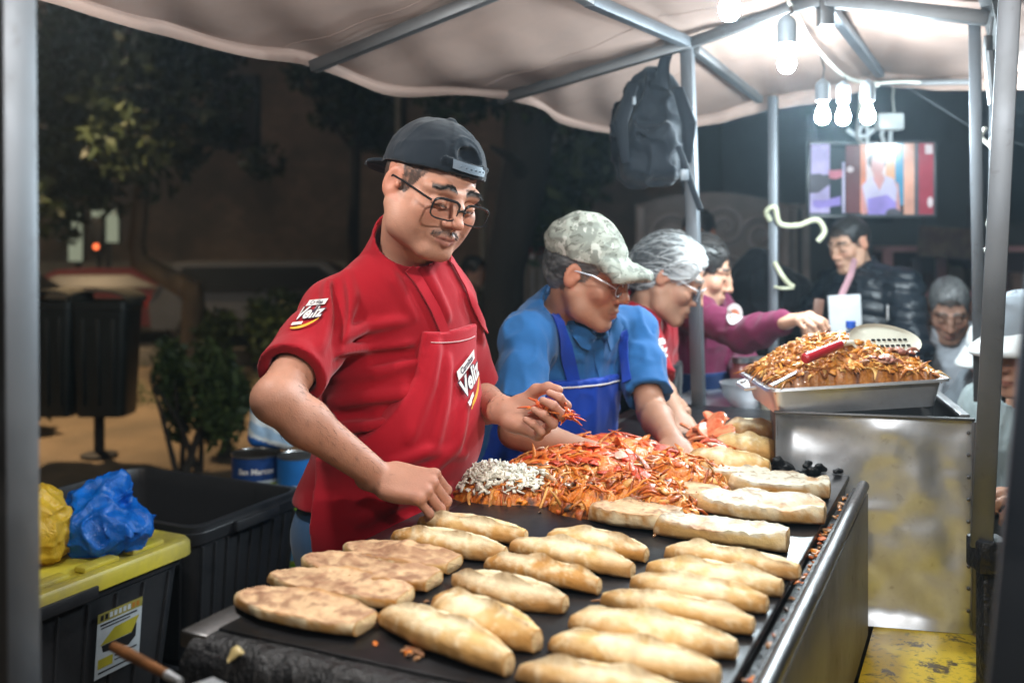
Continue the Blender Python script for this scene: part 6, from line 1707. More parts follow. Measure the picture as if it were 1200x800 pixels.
# second cook: blue polo, royal blue apron, camouflage cap
c = P(687, 322, 2.38)
e, f, r, c, H, so, S = figure('cook in a blue polo shirt and royal blue apron with a pale camouflage cap', 40, (0.135, 2.475, 1.325), (0.060, 2.57, 0.90), [(0.030, 2.32, 1.255), (0.312, 2.565, 1.250)],
    [P(604, 505, 2.14), P(764, 482, 2.39)], [(0.185, 2.09, 1.035), (0.352, 2.18, 1.045)], (c, 69, 17, -2), (0.40, 0.20, 0.125), M['blue_shirt'], h=.0045, fat=.98, headsize=.96, cols=dict(stub=.25, must=.3, brow=(.06, .05, .045), hair=(.06, .055, .05), ruddy=.35), hem=.93, collar=True, frac=.80, pants=M['dark_jeans'], nose=1.1)
def apron(e, Nk, Pv, f, r, mat, zt, bib, hip, h=.0065, fat=1.0, g=.027, zb=.45, name='apron'):
    Nk = np.array(Nk); Pv = np.array(Pv); lo = np.minimum(Nk, Pv) - .30; hi = np.maximum(Nk, Pv) + .30; lo[2] = zb - .02; hi[2] = zt + .06
    S = SDF(lo, hi, h); torso(S, Nk, Pv, f, r, g, fat); hc = Pv + f * .03; S.cone(hc, hc - UP * .40 + f * .02, .150, .165, .05, (f, 1.25)); S.disp(folds(11, .009, .007, (1, 1, .35), 8, 20), .03)
    X, Y_, Z = S.ax[0][:, None, None], S.ax[1][None, :, None], S.ax[2][None, None, :]; u = unit(Nk - Pv)
    k = (Z - Pv[2]) / (Nk[2] - Pv[2]); cx = Pv[0] + (Nk - Pv)[0] * k; cy_ = Pv[1] + (Nk - Pv)[1] * k
    lat = (X - cx) * r[0] + (Y_ - cy_) * r[1]; fr = (X - cx) * f[0] + (Y_ - cy_) * f[1]
    zw = Pv[2] + .17; hw = np.interp(Z, [zb, zw - .04, zw + .08, zt], [hip, hip, bib * 1.05, bib])
    S.d = np.maximum(S.d, np.maximum(np.abs(lat) - hw, np.maximum(-fr, Z - zt)).astype(np.float32)); S.d = np.maximum(S.d, (zb - Z).astype(np.float32) + 0 * S.d)
    return sdf_obj(name, S, mat, e)
def surf_strap(parent, so, org, pts, w, name, mat, off=.004, thick=.0018):
    tr_ = bvh_of(so, org); fine = []
    pts = [np.array(p, float) for p in pts]
    for i in range(len(pts) - 1):
        for q in np.linspace(0, 1, 8): fine.append(pts[i] * (1 - q) + pts[i + 1] * q)
    def on(p):
        l = tr_.find_nearest(Vector(p.tolist())); return np.array(l[0]) + np.array(l[1]) * off, np.array(l[1])
    pr = [on(p) for p in fine]; rows = []
    pr = [pr[0]] + [pr[i] for i in range(1, len(pr)) if np.linalg.norm(pr[i][0] - pr[i - 1][0]) > 1e-4]
    for i in range(len(pr)):
        t_ = unit(pr[min(i + 1, len(pr) - 1)][0] - pr[max(i - 1, 0)][0]); s_ = unit(np.cross(pr[i][1], t_))
        rows.append([on(pr[i][0] - s_ * w / 2)[0], pr[i][0], on(pr[i][0] + s_ * w / 2)[0]])
    m = MB(); m.grid(np.array(rows), 0, thick); return m.build(name, mat, parent, 60)
ap = apron(e, (0.135, 2.475, 1.325), (0.060, 2.57, 0.90), f, r, M['blue_apron'], 1.155, .125, .20)
band_on(ap, so, origin_of(e), [(672, 452), (666, 425), (658, 395), (650, 368), (646, 355)], .034, 'strap', M['blue_apron'])
band_on(ap, so, origin_of(e), [(736, 448), (734, 425), (731, 400), (728, 388)], .026, 'strap', M['blue_apron'])
band_on(e, so, origin_of(e), [(652, 352), (664, 370), (678, 390), (690, 402)], .040, 'collar', M['blue_shirt'], .010, .004)
band_on(e, so, origin_of(e), [(722, 378), (716, 392), (708, 404)], .034, 'collar', M['blue_shirt'], .010, .004)
band_on(e, so, origin_of(e), [(700, 408), (703, 430), (705, 448)], .026, 'button_placket', M['blue_shirt'], .002, .002)
trA = bvh_of(ap, origin_of(e)); rows = []
for q in np.linspace(-1, 1, 13):
    p = np.array((0.10, 2.52, 1.14)) + r * q * .112 + f * .3; hh = trA.ray_cast(Vector(p.tolist()), Vector((-f).tolist()), .5)
    if hh[0] is not None: rows.append(np.array(hh[0]) + f * .0015)
if len(rows) > 2: m = MB(); m.tube(rows, .0022, 6); m.build('piping', M['logo_white'], ap)
hair_cap(e, c, H, .96, 'salt', .005, None, .003, -.04)
L = lambda x, y, z: c + H @ (np.array([x, y, z]) * .94)
S = SDF(c - .26, c + .26, .0035)
# military cap: flat-topped drum with a curved peak
S.cone(L(0, -.014, .045), L(0, -.022, .062), .095, .091, .0, (H[:, 0], 1.18)); S.ell(L(0, -.022, .072), (.080, .096, .038), H, .03)
S.cut(L(0, 0, .042), H @ unit([0, .05, -1]))
pk = []
for i in range(11):
    a = -1.15 + 2.3 * i / 10; pk.append(L(.085 * math.sin(a), .055 + .095 * math.cos(a), .046 - .018 * (abs(a) / 1.15) ** 2 - .004 * math.cos(a)))
for a_, b_ in zip(pk[:-1], pk[1:]): S.cone(a_, b_, .0055, .0055, .003)
for i in range(31):
    a = -1.15 + 2.3 * i / 30; pe = L(.085 * math.sin(a), .055 + .095 * math.cos(a), .046 - .018 * (abs(a) / 1.15) ** 2 - .004 * math.cos(a)); inn = L(.078 * math.sin(a), .030 + .052 * math.cos(a), .050); 
    S.cone(inn, pe, .0085, .0065, .014)
S.disp(lambda p: .005 * (fbm(p, 18, 5) - .5) - .0035 * np.maximum(ridge(p * [1, 1, 1.6], 24, 8) - .7, 0) * 3, .02)
sdf_obj('cap', S, M['camo'], e)
m = MB(); m.tube([L(.082, -.012, .014), L(.080, .040, .016), L(.066, .090, .004), L(.060, .098, .000)], .0016, 6); 
for q in (-1, 1):
    lp = [L(q * .033 + .024 * math.cos(a), .103 - .1 * max(0, abs(q * .033 + .024 * math.cos(a)) - .03) * 1.2, -.006 + .016 * math.sin(a)) for a in np.linspace(0, 2 * math.pi, 20)]
    m.tube(lp, .0012, 6, cap=False)
m.build('glasses', M['steel'], e)

# third: grey-haired woman in red
c = P(786, 325, 2.95)
e, f, r, c, H, so, S = figure('grey-haired woman in a red T-shirt bending over the back of the griddle', 80, (0.405, 3.10, 1.285), (0.33, 3.22, 0.88), [(0.372, 2.93, 1.235), (0.425, 3.28, 1.235)],
    [P(770, 452, 2.78), (0.45, 3.12, 1.03)], [P(793, 488, 2.60), (0.46, 2.86, 1.02)], (c, 74, 28, 0), (0.46, 0.25, 0.165), M['red_shirt'], h=.0055, chest=.95, cols=dict(hair=(.25, .25, .25), brow=(.12, .11, .1), sideburn=False), hem=.92, frac=.92, pants=M['jeans'])
def bun(S, L):
    S.ell(L(0, -.075, -.005), (.070, .060, .070), H, .03); S.ell(L(0, -.110, -.045), (.042, .035, .040), H, .02);
    for q in (-1, 1): S.ell(L(q * .066, .015, .055), (.022, .055, .045), H, .02)
HO = hair_cap(e, c, H, 1.0, 'grey', .005, bun, .008, -.085, 'hair', .010)
def locks(e, ho, c, H, n, seed, ends, rad=.0019, ln=7, step=.012, name='hair_locks', region=None):
    """loose locks of hair combed over the hair mass"""
    org = origin_of(e); tr_ = bvh_of(ho, org); Vh = np.array([v.co[:] for v in ho.data.vertices]) + org; rl = np.random.RandomState(seed); cc = HAIR[ends]; m = MB(); Cl = []
    for i in rl.choice(len(Vh), n):
        p = Vh[i]; q = (p - c) @ H
        if q[2] < -.03 and q[1] > 0: continue
        pts = []; d = H @ unit([rl.normal() * .25, -1.0, -.25 + .5 * rl.normal() * .4])
        for k in range(ln):
            l = tr_.find_nearest(Vector(p.tolist())); p = np.array(l[0]) + np.array(l[1]) * (.0015 + .002 * rl.rand() + (.006 * rl.rand() if k == ln - 1 else 0)); pts.append(p); nn_ = np.array(l[1]); d = unit(d - np.dot(d, nn_) * nn_ + np.array([0, 0, -.12]) + rl.normal(size=3) * .06); p = p + d * step
        b0 = len(m.v); m.tube(pts, [rad * (1 - .75 * (k / (ln - 1)) ** 2) for k in range(ln)], 5); t_ = rl.rand(); f_ = np.clip((q[1] + .02) / .1, -.35, .6) if ends == 'grey' else 0
        col_ = np.array(cc[0]) * (1 - np.clip(t_ + f_, 0, 1)) + np.array(cc[1]) * np.clip(t_ + f_, 0, 1.1); Cl += [col_] * (len(m.v) - b0)
    o = m.build(name, M['hair'], ho, 60); a = o.data.attributes.new('tint', 'FLOAT_COLOR', 'POINT'); c4 = np.ones((len(Cl), 4), np.float32); c4[:, :3] = np.array(Cl); a.data.foreach_set('color', c4.ravel()); o['kind'] = 'stuff'
locks(e, bpy.data.objects[HO.name], c, H, 420, 3, 'grey')
glasses(e, c, H, 1.0, 'steel', r=.0013)
apron(e, (0.405, 3.10, 1.285), (0.33, 3.22, 0.88), f, r, M['black_cloth'], 1.10, .11, .19)
tr_ = bvh_of(so, origin_of(e)); pc, pn = seen(tr_, 766, 412)
if pc is not None:
    xd = unit(np.cross(UP, pn)); decal('shirt_logo', e, tr_, pc, xd if xd[0] > 0 else -xd, UP, logo_layers(.07))

# fourth: maroon jumper, arm stretched out
c = P(822, 318, 3.42)
e, f, r, c, H, so, S = figure('dark-haired woman in a maroon jumper reaching her arm out towards a customer', 66, (0.635, 3.50, 1.275), (0.62, 3.58, 0.89), [P(817, 366, 3.30), (0.74, 3.62, 1.235)],
    [P(872, 394, 3.14), (0.80, 3.45, 1.06)], [P(917, 377, 3.0), (0.77, 3.22, 1.02)], (c, 74, 18, 0), (0.48, 0.27, 0.18), weave('maroon_knit', (0.17, 0.022, 0.065), .2, .85), 'long', h=.006, chest=.96, hem=.95, pants=M['jeans'])
HO = hair_cap(e, c, H, 1.0, 'black', .006, None, .006, -.07); locks(e, HO, c, H, 200, 4, 'black')
apron(e, (0.635, 3.50, 1.275), (0.62, 3.58, 0.89), f, r, weave('navy_apron', (0.012, 0.035, 0.12), .2, .75), 1.03, .14, .20)
tr_ = bvh_of(so, origin_of(e)); p0 = P(861, 367, 3.15)
N = 18; disc = [(.026 * math.cos(2 * math.pi * i / N), .032 * math.sin(2 * math.pi * i / N)) for i in range(N)] + [(0, 0)]; df = [(i, (i + 1) % N, N) for i in range(N)]
d2 = [(x * .6, y * .55 - .004) for x, y in disc]
decal('sleeve_badge', e, tr_, p0, (.9, -.43, 0), (0, 0, 1), [(disc, df, M['logo_white'], .002), (d2, df, simple('badge_salmon', (0.65, 0.22, 0.12), .6), .003)])

# customer in the black puffer jacket
M['puffer'] = simple('black_puffer_nylon', (0.012, 0.018, 0.026), 0.42, 0, .3, 9, .3, 50, .004)
c = P(995, 286, 4.20)
e, f, r, c, H, so, S = figure('man in a black puffer jacket standing under the television looking down', -58, (1.50, 4.22, 1.315), (1.52, 4.22, .92), [(1.44, 4.42, 1.275), (1.60, 4.07, 1.275)],
    [(1.28, 4.40, 1.06), (1.58, 3.92, 1.04)], [(1.24, 4.16, 1.10), (1.38, 3.86, 1.08)], (c, -62, 20, 0), (0.54, 0.31, 0.21), M['puffer'], 'long', headsize=.90, h=.006, chest=1.08, hem=.80, pants=M['dark_jeans'], fold=(.008, .004), shirtname='jacket', bulk=1.15)
so.modifiers.clear()
V = np.array([v.co[:] for v in so.data.vertices]); Nn = np.array([v.normal[:] for v in so.data.vertices])
V += Nn * (0.011 * np.abs(np.sin((V[:, 2] + .02 * np.sin(V[:, 0] * 9)) * math.pi / .058)) ** .6)[:, None]; so.data.vertices.foreach_set('co', V.astype(np.float32).ravel()); so.data.update()
HO = hair_cap(e, c, H, .90, 'black', .006, lambda S, L: S.ell(L(0, .105, .018), np.array((.080, .062, .080)), H, .015, 'sub'), .002, -.015); locks(e, HO, c, H, 200, 5, 'black', ln=4)
M['pink_strap'] = simple('pink_strap_cloth', (0.55, 0.30, 0.34), .8); 
m = MB(); m.tube([P(1001, 306, 4.05), P(997, 322, 3.95), P(980, 360, 3.88), P(968, 392, 3.84)], .014, 8, flat=((0, 1, 0), .25)); m.build('lanyard', M['pink_strap'], e)
m = MB(); m.box(P(1040, 366, 3.98), (.002, .006, .03), None, .001); m.build('zip_pull', M['logo_white'], e)
m = MB(); m.box(P(990, 367, 3.80), (.062, .006, .07), np.array(Matrix.Rotation(-.05, 3, 'Y')), .003)
tag(m.build('paper_pad', simple('white_paper', (0.72, 0.74, 0.76), .7), base=P(990, 367, 3.8)), 'white paper pad held up in front of the black puffer jacket', 'paper')
m = MB(); m.box(P(958, 368, 3.55), (.018, .006, .055), np.array(Matrix.Rotation(.12, 3, 'Y')), .004)
tag(m.build('wallet', simple('brown_leather', (0.16, 0.075, 0.05), .5), base=P(958, 368, 3.55)), 'brown wallet between the reaching hand and the man in the puffer jacket', 'wallet')

# man standing far behind the women
c = P(818, 274, 5.2)
e, f, r, c, H, so, S = figure('man in a grey T-shirt standing far behind the pale pole', 20, (1.03, 5.25, 1.29), (1.06, 5.25, .90), [(.86, 5.20, 1.25), (1.20, 5.33, 1.22)], [(.82, 5.15, .98), (1.27, 5.3, .96)], [(.90, 4.95, 1.02), (1.2, 5.05, .98)], (c, -35, 15, 0), (0.30, 0.16, 0.11), weave('grey_jersey', (0.22, 0.24, 0.25), .15, .85), h=.008, pants=M['dark_jeans'])
hair_cap(e, c, H, 1.0, 'black', .008, None, .006, -.03)

# seated customers on the right
c = P(1112, 362, 4.0)
e, f, r, c, H, so, S = figure('seated man in a pale grey T-shirt bowing his head over his food', -22, (1.80, 4.08, 1.13), (1.86, 4.24, .55), [(1.61, 4.02, 1.09), (1.98, 4.14, 1.07)], [(1.55, 3.82, .80), (2.02, 3.88, .78)], [(1.66, 3.62, .88), (1.86, 3.62, .86)], (c, -20, 32, 0), (0.30, 0.165, 0.115), weave('pale_jersey', (0.44, 0.46, 0.50), .15, .85), h=.007, seated=True, pants=M['dark_jeans'])
hair_cap(e, c, H, 1.0, 'salt', .007, lambda S, L: S.ell(L(0, .105, .018), (.080, .062, .085), H, .015, 'sub'), .002, -.015)
def ball_cap(e, c, H, mat, s=1.0, h=.005, peak_mat=None):
    L = lambda x, y, z: c + H @ (np.array([x, y, z]) * s)
    S = SDF(c - .26, c + .26, h); S.ell(L(0, -.016, .046), np.array((.086, .106, .090)) * s, H, 0); S.cut(L(0, 0, .040), H @ unit([0, .05, -1])); 
    S.ell(L(0, -.016, .137), np.array((.008, .008, .005)) * s, H, .002)
    cap = sdf_obj('cap', S, mat, e, None, 1)
    S = SDF(c - .26, c + .26, h)
    for i in range(33):
        a = -1.1 + 2.2 * i / 32; S.cone(L(.07 * math.sin(a), .04 + .045 * math.cos(a), .044), L(.080 * math.sin(a), .055 + .095 * math.cos(a), .040 - .018 * (abs(a) / 1.1) ** 2 - .01), .0075, .006, .010)
    sdf_obj('peak', S, peak_mat or mat, cap, None, 1)
M['white_cap'] = weave('white_cap_cloth', (0.66, 0.67, 0.66), .1, .85); M['grey_cap'] = weave('grey_cap_cloth', (0.26, 0.29, 0.32), .15, .85)
c = P(1168, 414, 3.30)
e, f, r, c, H, so, S = figure('seated customer in a white cap partly behind the right poles', -72, (1.60, 3.22, 1.03), (1.72, 3.28, .55), [(1.58, 3.40, .98), (1.68, 3.05, .98)], [(1.42, 3.42, .76), (1.58, 2.92, .75)], [(1.32, 3.22, .92), (1.40, 2.98, .90)], (c, -70, 25, 0), (0.40, 0.21, 0.14), weave('mid_grey_jersey', (0.16, 0.18, 0.20), .15, .85), h=.007, seated=True)
ball_cap(e, c, H, M['white_cap'], .95, .006)
c = P(1196, 402, 2.60)
e, f, r, c, H, so, S = figure('seated customer in a grey cap and grey T-shirt at the right edge', -62, (1.40, 2.68, 1.06), (1.52, 2.74, .55), [(1.36, 2.87, 1.01), (1.50, 2.53, 1.01)], [(1.24, 2.86, .80), (1.42, 2.38, .80)], [(1.16, 2.62, .93), (1.24, 2.30, .88)], (c, -60, 18, 0), (0.44, 0.24, 0.16), weave('soft_grey_jersey', (0.24, 0.28, 0.28), .15, .85), h=.006, seated=True)
hair_cap(e, c, H, 1.0, 'black', .006, None, .003, -.03); ball_cap(e, c, H, M['grey_cap'], 1.0, .005, M['white_cap'])
# far passer-by between the two cooks
c = P(556, 318, 8.6)
e, f, r, c, H, so, S = figure('distant dark-haired person in an olive shirt between the red cook and the black trunk', 55, (-.36, 8.66, .98), (-.40, 8.66, .56), [(-.50, 8.56, .95), (-.24, 8.78, .95)], [(-.52, 8.48, .74), (-.18, 8.66, .74)], [(-.40, 8.38, .70), (-.1, 8.5, .70)], (c, 60, 8, 0), (0.30, 0.17, 0.12), weave('olive_cloth', (0.10, 0.095, 0.06), .2, .85), h=.009, seated=True)
hair_cap(e, c, H, 1.0, 'black', .008, None, .016, -.05)
# ================================================================== PROPS
# ------------------------------------------------------------------ television
tvc = P(1021, 210, 4.40); tvy = -math.radians(6); X_ = np.array([math.cos(tvy), math.sin(tvy), 0]); Y_ = np.array([-math.sin(tvy), math.cos(tvy), 0]); RT_ = np.column_stack([X_, Y_, UP])
tv = empty('television', tvc, 'flat television showing a woman in front of coloured stripes, hanging under the canopy', 'television')
tw, th_ = .268, .158
m = MB(); m.box(tvc + Y_ * .022, (tw + .006, .018, th_ + .008), RT_, .006)
for a, b in (((-tw, th_ + .004), (tw, th_ + .004)), ((-tw, -th_ - .006), (tw, -th_ - .006)), ((-tw - .003, -th_), (-tw - .003, th_)), ((tw + .003, -th_), (tw + .003, th_))):
    m.bar(tvc + X_ * a[0] + UP * a[1], tvc + X_ * b[0] + UP * b[1], .012, .012)
m.build('frame', simple('tv_plastic', (.06, .07, .075), .3), tv)
scr_cols = [(.010, .030, .040), (.52, .50, .85), (.35, .30, .80), (.62, .22, .30), (.75, .28, .16), (.75, .42, .22), (.05, .32, .55), (.80, .45, .34), (.42, .05, .09), (.80, .75, .80), (.62, .33, .33), (.14, .05, .06), (.60, .62, .90), (.10, .11, .14)]
def screen_mat(c_):
    t = NT('screen_colour'); n = t.noise(9, 3, .5); n2 = t.noise(38, 2, .5)
    col = t.mix(t.ramp(n, .3, .7), tuple(x * .6 + .01 for x in c_), tuple(min(1, x * 1.15 + .02) for x in c_)); col = t.mix(t.math('MULTIPLY', n2, .3), col, tuple(x * .45 for x in c_))
    return t.pbr((.01, .01, .012), .18, 0, None, .5, emis=col, es=1.0)
scr_m = [screen_mat(c_) for c_ in scr_cols]
m = MB(); lay = 0
def sp_(pts, mi, lift):
    global m
    m.add([tvc + X_ * ((zx - 580) / 1000 * 2 * tw) + UP * (-(zy - 440) / 550 * 2 * th_) - Y_ * (.004 + lift * .0006) for zx, zy in pts], [tuple(range(len(pts)))], mi)
R4 = lambda x0, x1, y0, y1: [(x0, y0), (x1, y0), (x1, y1), (x0, y1)]
el_ = lambda cx, cy_, rx, ry: [(cx + rx * math.cos(a), cy_ + ry * math.sin(a)) for a in np.linspace(0, 2 * math.pi, 20, endpoint=False)]
for i, (pts, mi) in enumerate([(R4(80, 1080, 165, 715), 0), (R4(95, 245, 170, 405), 1), (R4(85, 245, 480, 700), 1), ([(85, 400), (160, 395), (245, 420), (245, 480), (150, 545), (85, 545)], 13), ([(110, 600), (210, 600), (330, 570), (335, 640), (150, 665), (110, 650)], 2), ([(235, 372), (330, 368), (370, 378), (365, 415), (290, 440), (240, 430)], 3), (R4(345, 366, 310, 700), 12), (R4(372, 482, 180, 700), 11), (el_(408, 365, 28, 24), 9), (R4(488, 535, 170, 700), 4), (R4(535, 700, 170, 460), 9), (R4(690, 765, 170, 480), 5), (R4(765, 832, 170, 640), 6), (R4(832, 916, 170, 712), 7), (R4(916, 950, 170, 712), 13), (R4(950, 1066, 170, 712), 8), (R4(1000, 1060, 180, 252), 9), (el_(1040, 620, 22, 42), 9),
    (el_(622, 300, 78, 72), 13), ([(488, 500), (520, 470), (560, 700), (500, 712)], 10), ([(745, 450), (790, 480), (805, 690), (755, 700)], 10), ([(500, 490), (560, 430), (610, 420), (690, 420), (750, 440), (780, 520), (760, 712), (550, 712)], 12), ([(590, 400), (665, 400), (680, 440), (640, 530), (590, 450)], 10), (el_(622, 335, 52, 80), 10), ([(540, 590), (700, 560), (770, 620), (770, 712), (545, 712)], 2), (el_(745, 705, 60, 40), 13)]):
    pts = [(min(max(x, 80), 1080), min(max(y, 165), 715)) for x, y in pts]; sp_(pts, mi, i)
m.build('screen', scr_m, tv, 0)
M['white_plastic2'] = simple('white_plastic', (.62, .66, .66), .45, 0, .1, 8)
for px in (1009, 1036):
    m = MB(); m.tube([P(px, 168, 4.38), P(px - 3, 158, 4.36), P(px, 149, 4.36), P(px + 5, 146, 4.36), P(px + 8, 152, 4.36), P(px + 7, 168, 4.38)], .009, 8); m.build('hook', M['white_plastic2'], tv)
m = MB(); m.tube([P(993, 152, 4.34), P(1003, 159, 4.34), P(1015, 160, 4.34), P(1024, 152, 4.34)], .010, 8); m.build('hook', M['white_plastic2'], tv)
ad = empty('power_adapter', P(1042, 143, 4.3), 'pale box-shaped power adapter hanging above the television', 'adapter')
m = MB(); m.box(P(1042, 143, 4.3), (.055, .03, .036), None, .008); m.build('case', M['white_plastic2'], ad)
m = MB(); m.tube([P(1048, 134, 4.3), P(1046, 115, 4.2), P(1047, 104, 4.0), P(1044, 97, 3.75)], .005, 6); m.build('cord', M['white_cord'], ad)

# ------------------------------------------------------------------ backpack
bp = empty('backpack', P(765, 212, 2.98), 'black backpack hanging by its top loop from the roof beam', 'backpack')
M['nylon'] = weave('black_nylon', (.016, .020, .027), .35, .62, 500)
bc = P(764, 150, 2.98); Bx = unit([1, -.25, 0]); By = unit([.25, 1, 0]); RB_ = np.column_stack([Bx, By, UP])
S = SDF(bc - .32, bc + .32, .0055)
S.box(bc - UP * .045, (.098, .070, .120), RB_, .055, .0); S.ell(bc + UP * .055, (.082, .062, .125), RB_, .05)
S.box(bc - UP * .075 - By * .062, (.078, .040, .080), RB_, .035, .02); S.ell(bc - Bx * .098 - UP * .02, (.018, .045, .085), RB_, .015)
S.disp(folds(4, .020, .016, (1, 1, .6), 11, 21), .03)
pack = sdf_obj('pack', S, M['nylon'], bp)
m = MB(); m.tube([P(783, 60, 2.95), P(778, 75, 2.95), P(776, 92, 2.93), P(772, 104, 2.92)], [.016, .018, .022, .03], 10, flat=((0, 1, 0), .4)); m.build('loop', M['nylon'], bp)
for s_, q in (((742, 100), (733, 190)), ((795, 105), (806, 190))):
    a, b = P(*s_, 2.90), P(*q, 2.88); m = MB(); m.tube([a, (a + b) / 2 - By * .035 + Bx * (-.02 if s_[0] < 760 else .02), b], [.016, .022, .012], 10, flat=((By[0], By[1], 0), .35)); m.build('strap', M['nylon'], bp)
m = MB(); m.tube([P(795, 172, 2.86), P(804, 196, 2.84), P(812, 222, 2.84), P(821, 246, 2.84)], .009, 8, flat=((0, 1, 0), .3)); m.build('strap_tail', M['nylon'], bp)
m = MB(); m.box(P(802, 205, 2.835), (.012, .005, .016), None, .003); m.box(P(743, 118, 2.87), (.005, .003, .012), None, .001); m.build('buckle', simple('grey_buckle', (.2, .23, .26), .4), bp)

# ------------------------------------------------------------------ storage crates
M['crate'] = simple('black_crate_plastic', (.016, .018, .022), .38, 0, .4, 10, .15, 40, .003, c2=(.035, .036, .04), lo=.55, hi=.75)
M['yellow_lid'] = simple('yellow_crate_lid', (.62, .52, .05), .42, 0, .25, 7, .1, 50, .003, c2=(.36, .30, .09), lo=.38, hi=.60)
ca, cb = -AT, -AL
def crate(corner, w, d, ztop, h, label, lid):
    o = np.array([corner[0], corner[1], 0.0]); ctr = o + ca * w / 2 + cb * d / 2
    e = empty('storage_crate', ctr + UP * (ztop - h), label, 'storage crate', 'black storage crates')
    def rr(s, z, gx=0.0, rad=.045, n=5):
        out = []; hx, hy = w / 2 * s + gx, d / 2 * s + gx
        for q, (sx, sy) in enumerate(((1, 1), (-1, 1), (-1, -1), (1, -1))):
            for i in range(n):
                a = math.pi / 2 * (q + i / (n - 1)); out.append(ctr + ca * (sx * (hx - rad) + rad * math.cos(a)) + cb * (sy * (hy - rad) + rad * math.sin(a)) + UP * z)
        return out
    m = MB(); z0 = ztop - h
    m.loft([rr(.87, z0, -.006, .04), rr(.87, z0, 0, .04), rr(.965, ztop - .055), rr(.97, ztop - .05, .006), rr(.98, ztop - .02, .008), rr(1.0, ztop - .018, 0), rr(1.0, ztop - .002, .001), rr(1.0, ztop, -.003), rr(1.0, ztop, -.016), rr(1.0, ztop - .006, -.019), rr(.965, ztop - .05, -.009), rr(.875, z0 + .006, -.01)], cap=True)
    m.build('crate_body', M['crate'], e, 38)
    m = MB()       # vertical ribs on the visible sides
    for i in range(9):
        t = (i - 4) / 4.6
        for face in (0, 1):
            if face == 0: p0 = ctr - ca * (w / 2 * .877) + cb * (d / 2 * t * .87); p1 = ctr - ca * (w / 2 * .968) + cb * (d / 2 * t * .96)
            else: p0 = ctr + cb * (d / 2 * .877) + ca * (w / 2 * t * .87); p1 = ctr + cb * (d / 2 * .968) + ca * (w / 2 * t * .96)
            m.bar(p0 + UP * (z0 + .01), p1 + UP * (ztop - .058), .012, .007, ca if face else cb, .002)
    m.build('rib', M['crate'], e)['kind'] = 'stuff'
    for sgn, hb in ((-1, 'near'), (1, 'far')):
        m = MB(); p = ctr - ca * (w / 2 + .010) + UP * (ztop - .030); m.bar(p - cb * .09, p + cb * .09, .016, .03, UP, .005) if sgn < 0 else m.bar(ctr - cb * sgn * (d / 2 + .01) - ca * .08 + UP * (ztop - .03), ctr - cb * sgn * (d / 2 + .01) + ca * .08 + UP * (ztop - .03), .016, .03, UP, .005)
        m.build('handle', M['crate'], e)
    if lid:
        m = MB(); zt2 = ztop + .004
        m.loft([rr(1.0, zt2 - .034, .008), rr(1.0, zt2 - .034, .014), rr(1.0, zt2 - .004, .013), rr(1.0, zt2 + .004, .008), rr(1.0, zt2 + .006, 0), rr(1.0, zt2 + .004, -.02), rr(1.0, zt2 - .004, -.03), rr(1.0, zt2 - .004, -.06), rr(1.0, zt2 + .003, -.068), rr(1.0, zt2 + .003, -.15)])
        for i in range(5):
            p = ctr - ca * (w / 2 - .045) + cb * (d * (-.36 + .18 * i)) + UP * (zt2 + .004); m.box(p, (.018, .05, .007), np.column_stack([ca, cb, UP]), .005)
        l_ = m.build('lid', M['yellow_lid'], e, 40)
    return e, ctr
eY, cY = crate((-.80, 2.475), .52, .77, .742, .37, 'black storage crate with a yellow lid and a label, plastic bags on top', True)
eB, cB_ = crate((-.62, 2.985), .68, .46, .742, .37, 'open empty black storage crate behind the yellow-lidded one', False)
crate((-.80, 2.475), .52, .77, .368, .365, 'black storage crate underneath the yellow-lidded crate', False)
crate((-.62, 2.985), .68, .46, .368, .365, 'black storage crate underneath the open empty crate', False)
# printed label on the crate's side
M['label_white'] = simple('label_paper', (.50, .56, .60), .5, 0, .1, 20); M['label_olive'] = simple('label_olive', (.36, .32, .08), .5); M['label_yellow'] = simple('label_yellow', (.52, .46, .04), .5); M['label_black'] = simple('label_black', (.02, .02, .022), .5); M['label_orange'] = simple('label_orange', (.50, .20, .03), .5)
lc = np.array([-.80, 2.475, 0]) + cb * .22 - ca * (-.0155) + UP * .575; tilt = unit(UP + ca * (-.085))
nL = unit(np.cross(cb, tilt)); nL = nL if np.dot(nL, AT) > 0 else -nL
def LB(x, y, l): return lc + cb * (-x) * .5 + tilt * y + nL * (.0085 + l)       # x grows to the right seen from the stall
m = MB()
def lq(x0, x1, y0, y1, mi, l): m.add([LB(x0, y0, l), LB(x1, y0, l), LB(x1, y1, l), LB(x0, y1, l)], [(0, 1, 2, 3)], mi)
lq(-.13, .13, -.07, .058, 0, .001); lq(-.13, .13, .058, .080, 1, .001)
for i in range(9): lq(-.115 + .026 * i, -.098 + .026 * i, .063, .075, 3 if i < 2 else (4 if i > 6 else 0), .0016)
lq(-.115, .10, .050, .054, 3, .0016); lq(-.11, .06, .043, .046, 3, .0016)
m.add([LB(-.11, .005, .0016), LB(.075, .005, .0016), LB(.115, .040, .0016), LB(-.03, .036, .0016)], [(0, 1, 2, 3)], 2)
m.add([LB(-.10, .004, .0016), LB(.072, .004, .0016), LB(.10, .026, .0022), LB(.10, -.008, .0016), LB(.06, -.022, .0016), LB(-.09, -.012, .0016)], [(0, 1, 2, 3, 4, 5)], 3)
lq(-.115, -.03, -.048, -.026, 2, .0016); lq(-.02, .11, -.034, -.030, 3, .0016); lq(-.02, .08, -.044, -.041, 3, .0016); lq(-.11, .11, -.060, -.056, 3, .0016)
m.build('label', [M['label_white'], M['label_olive'], M['label_yellow'], M['label_black'], M['label_orange']], eY, 0, recalc=False)

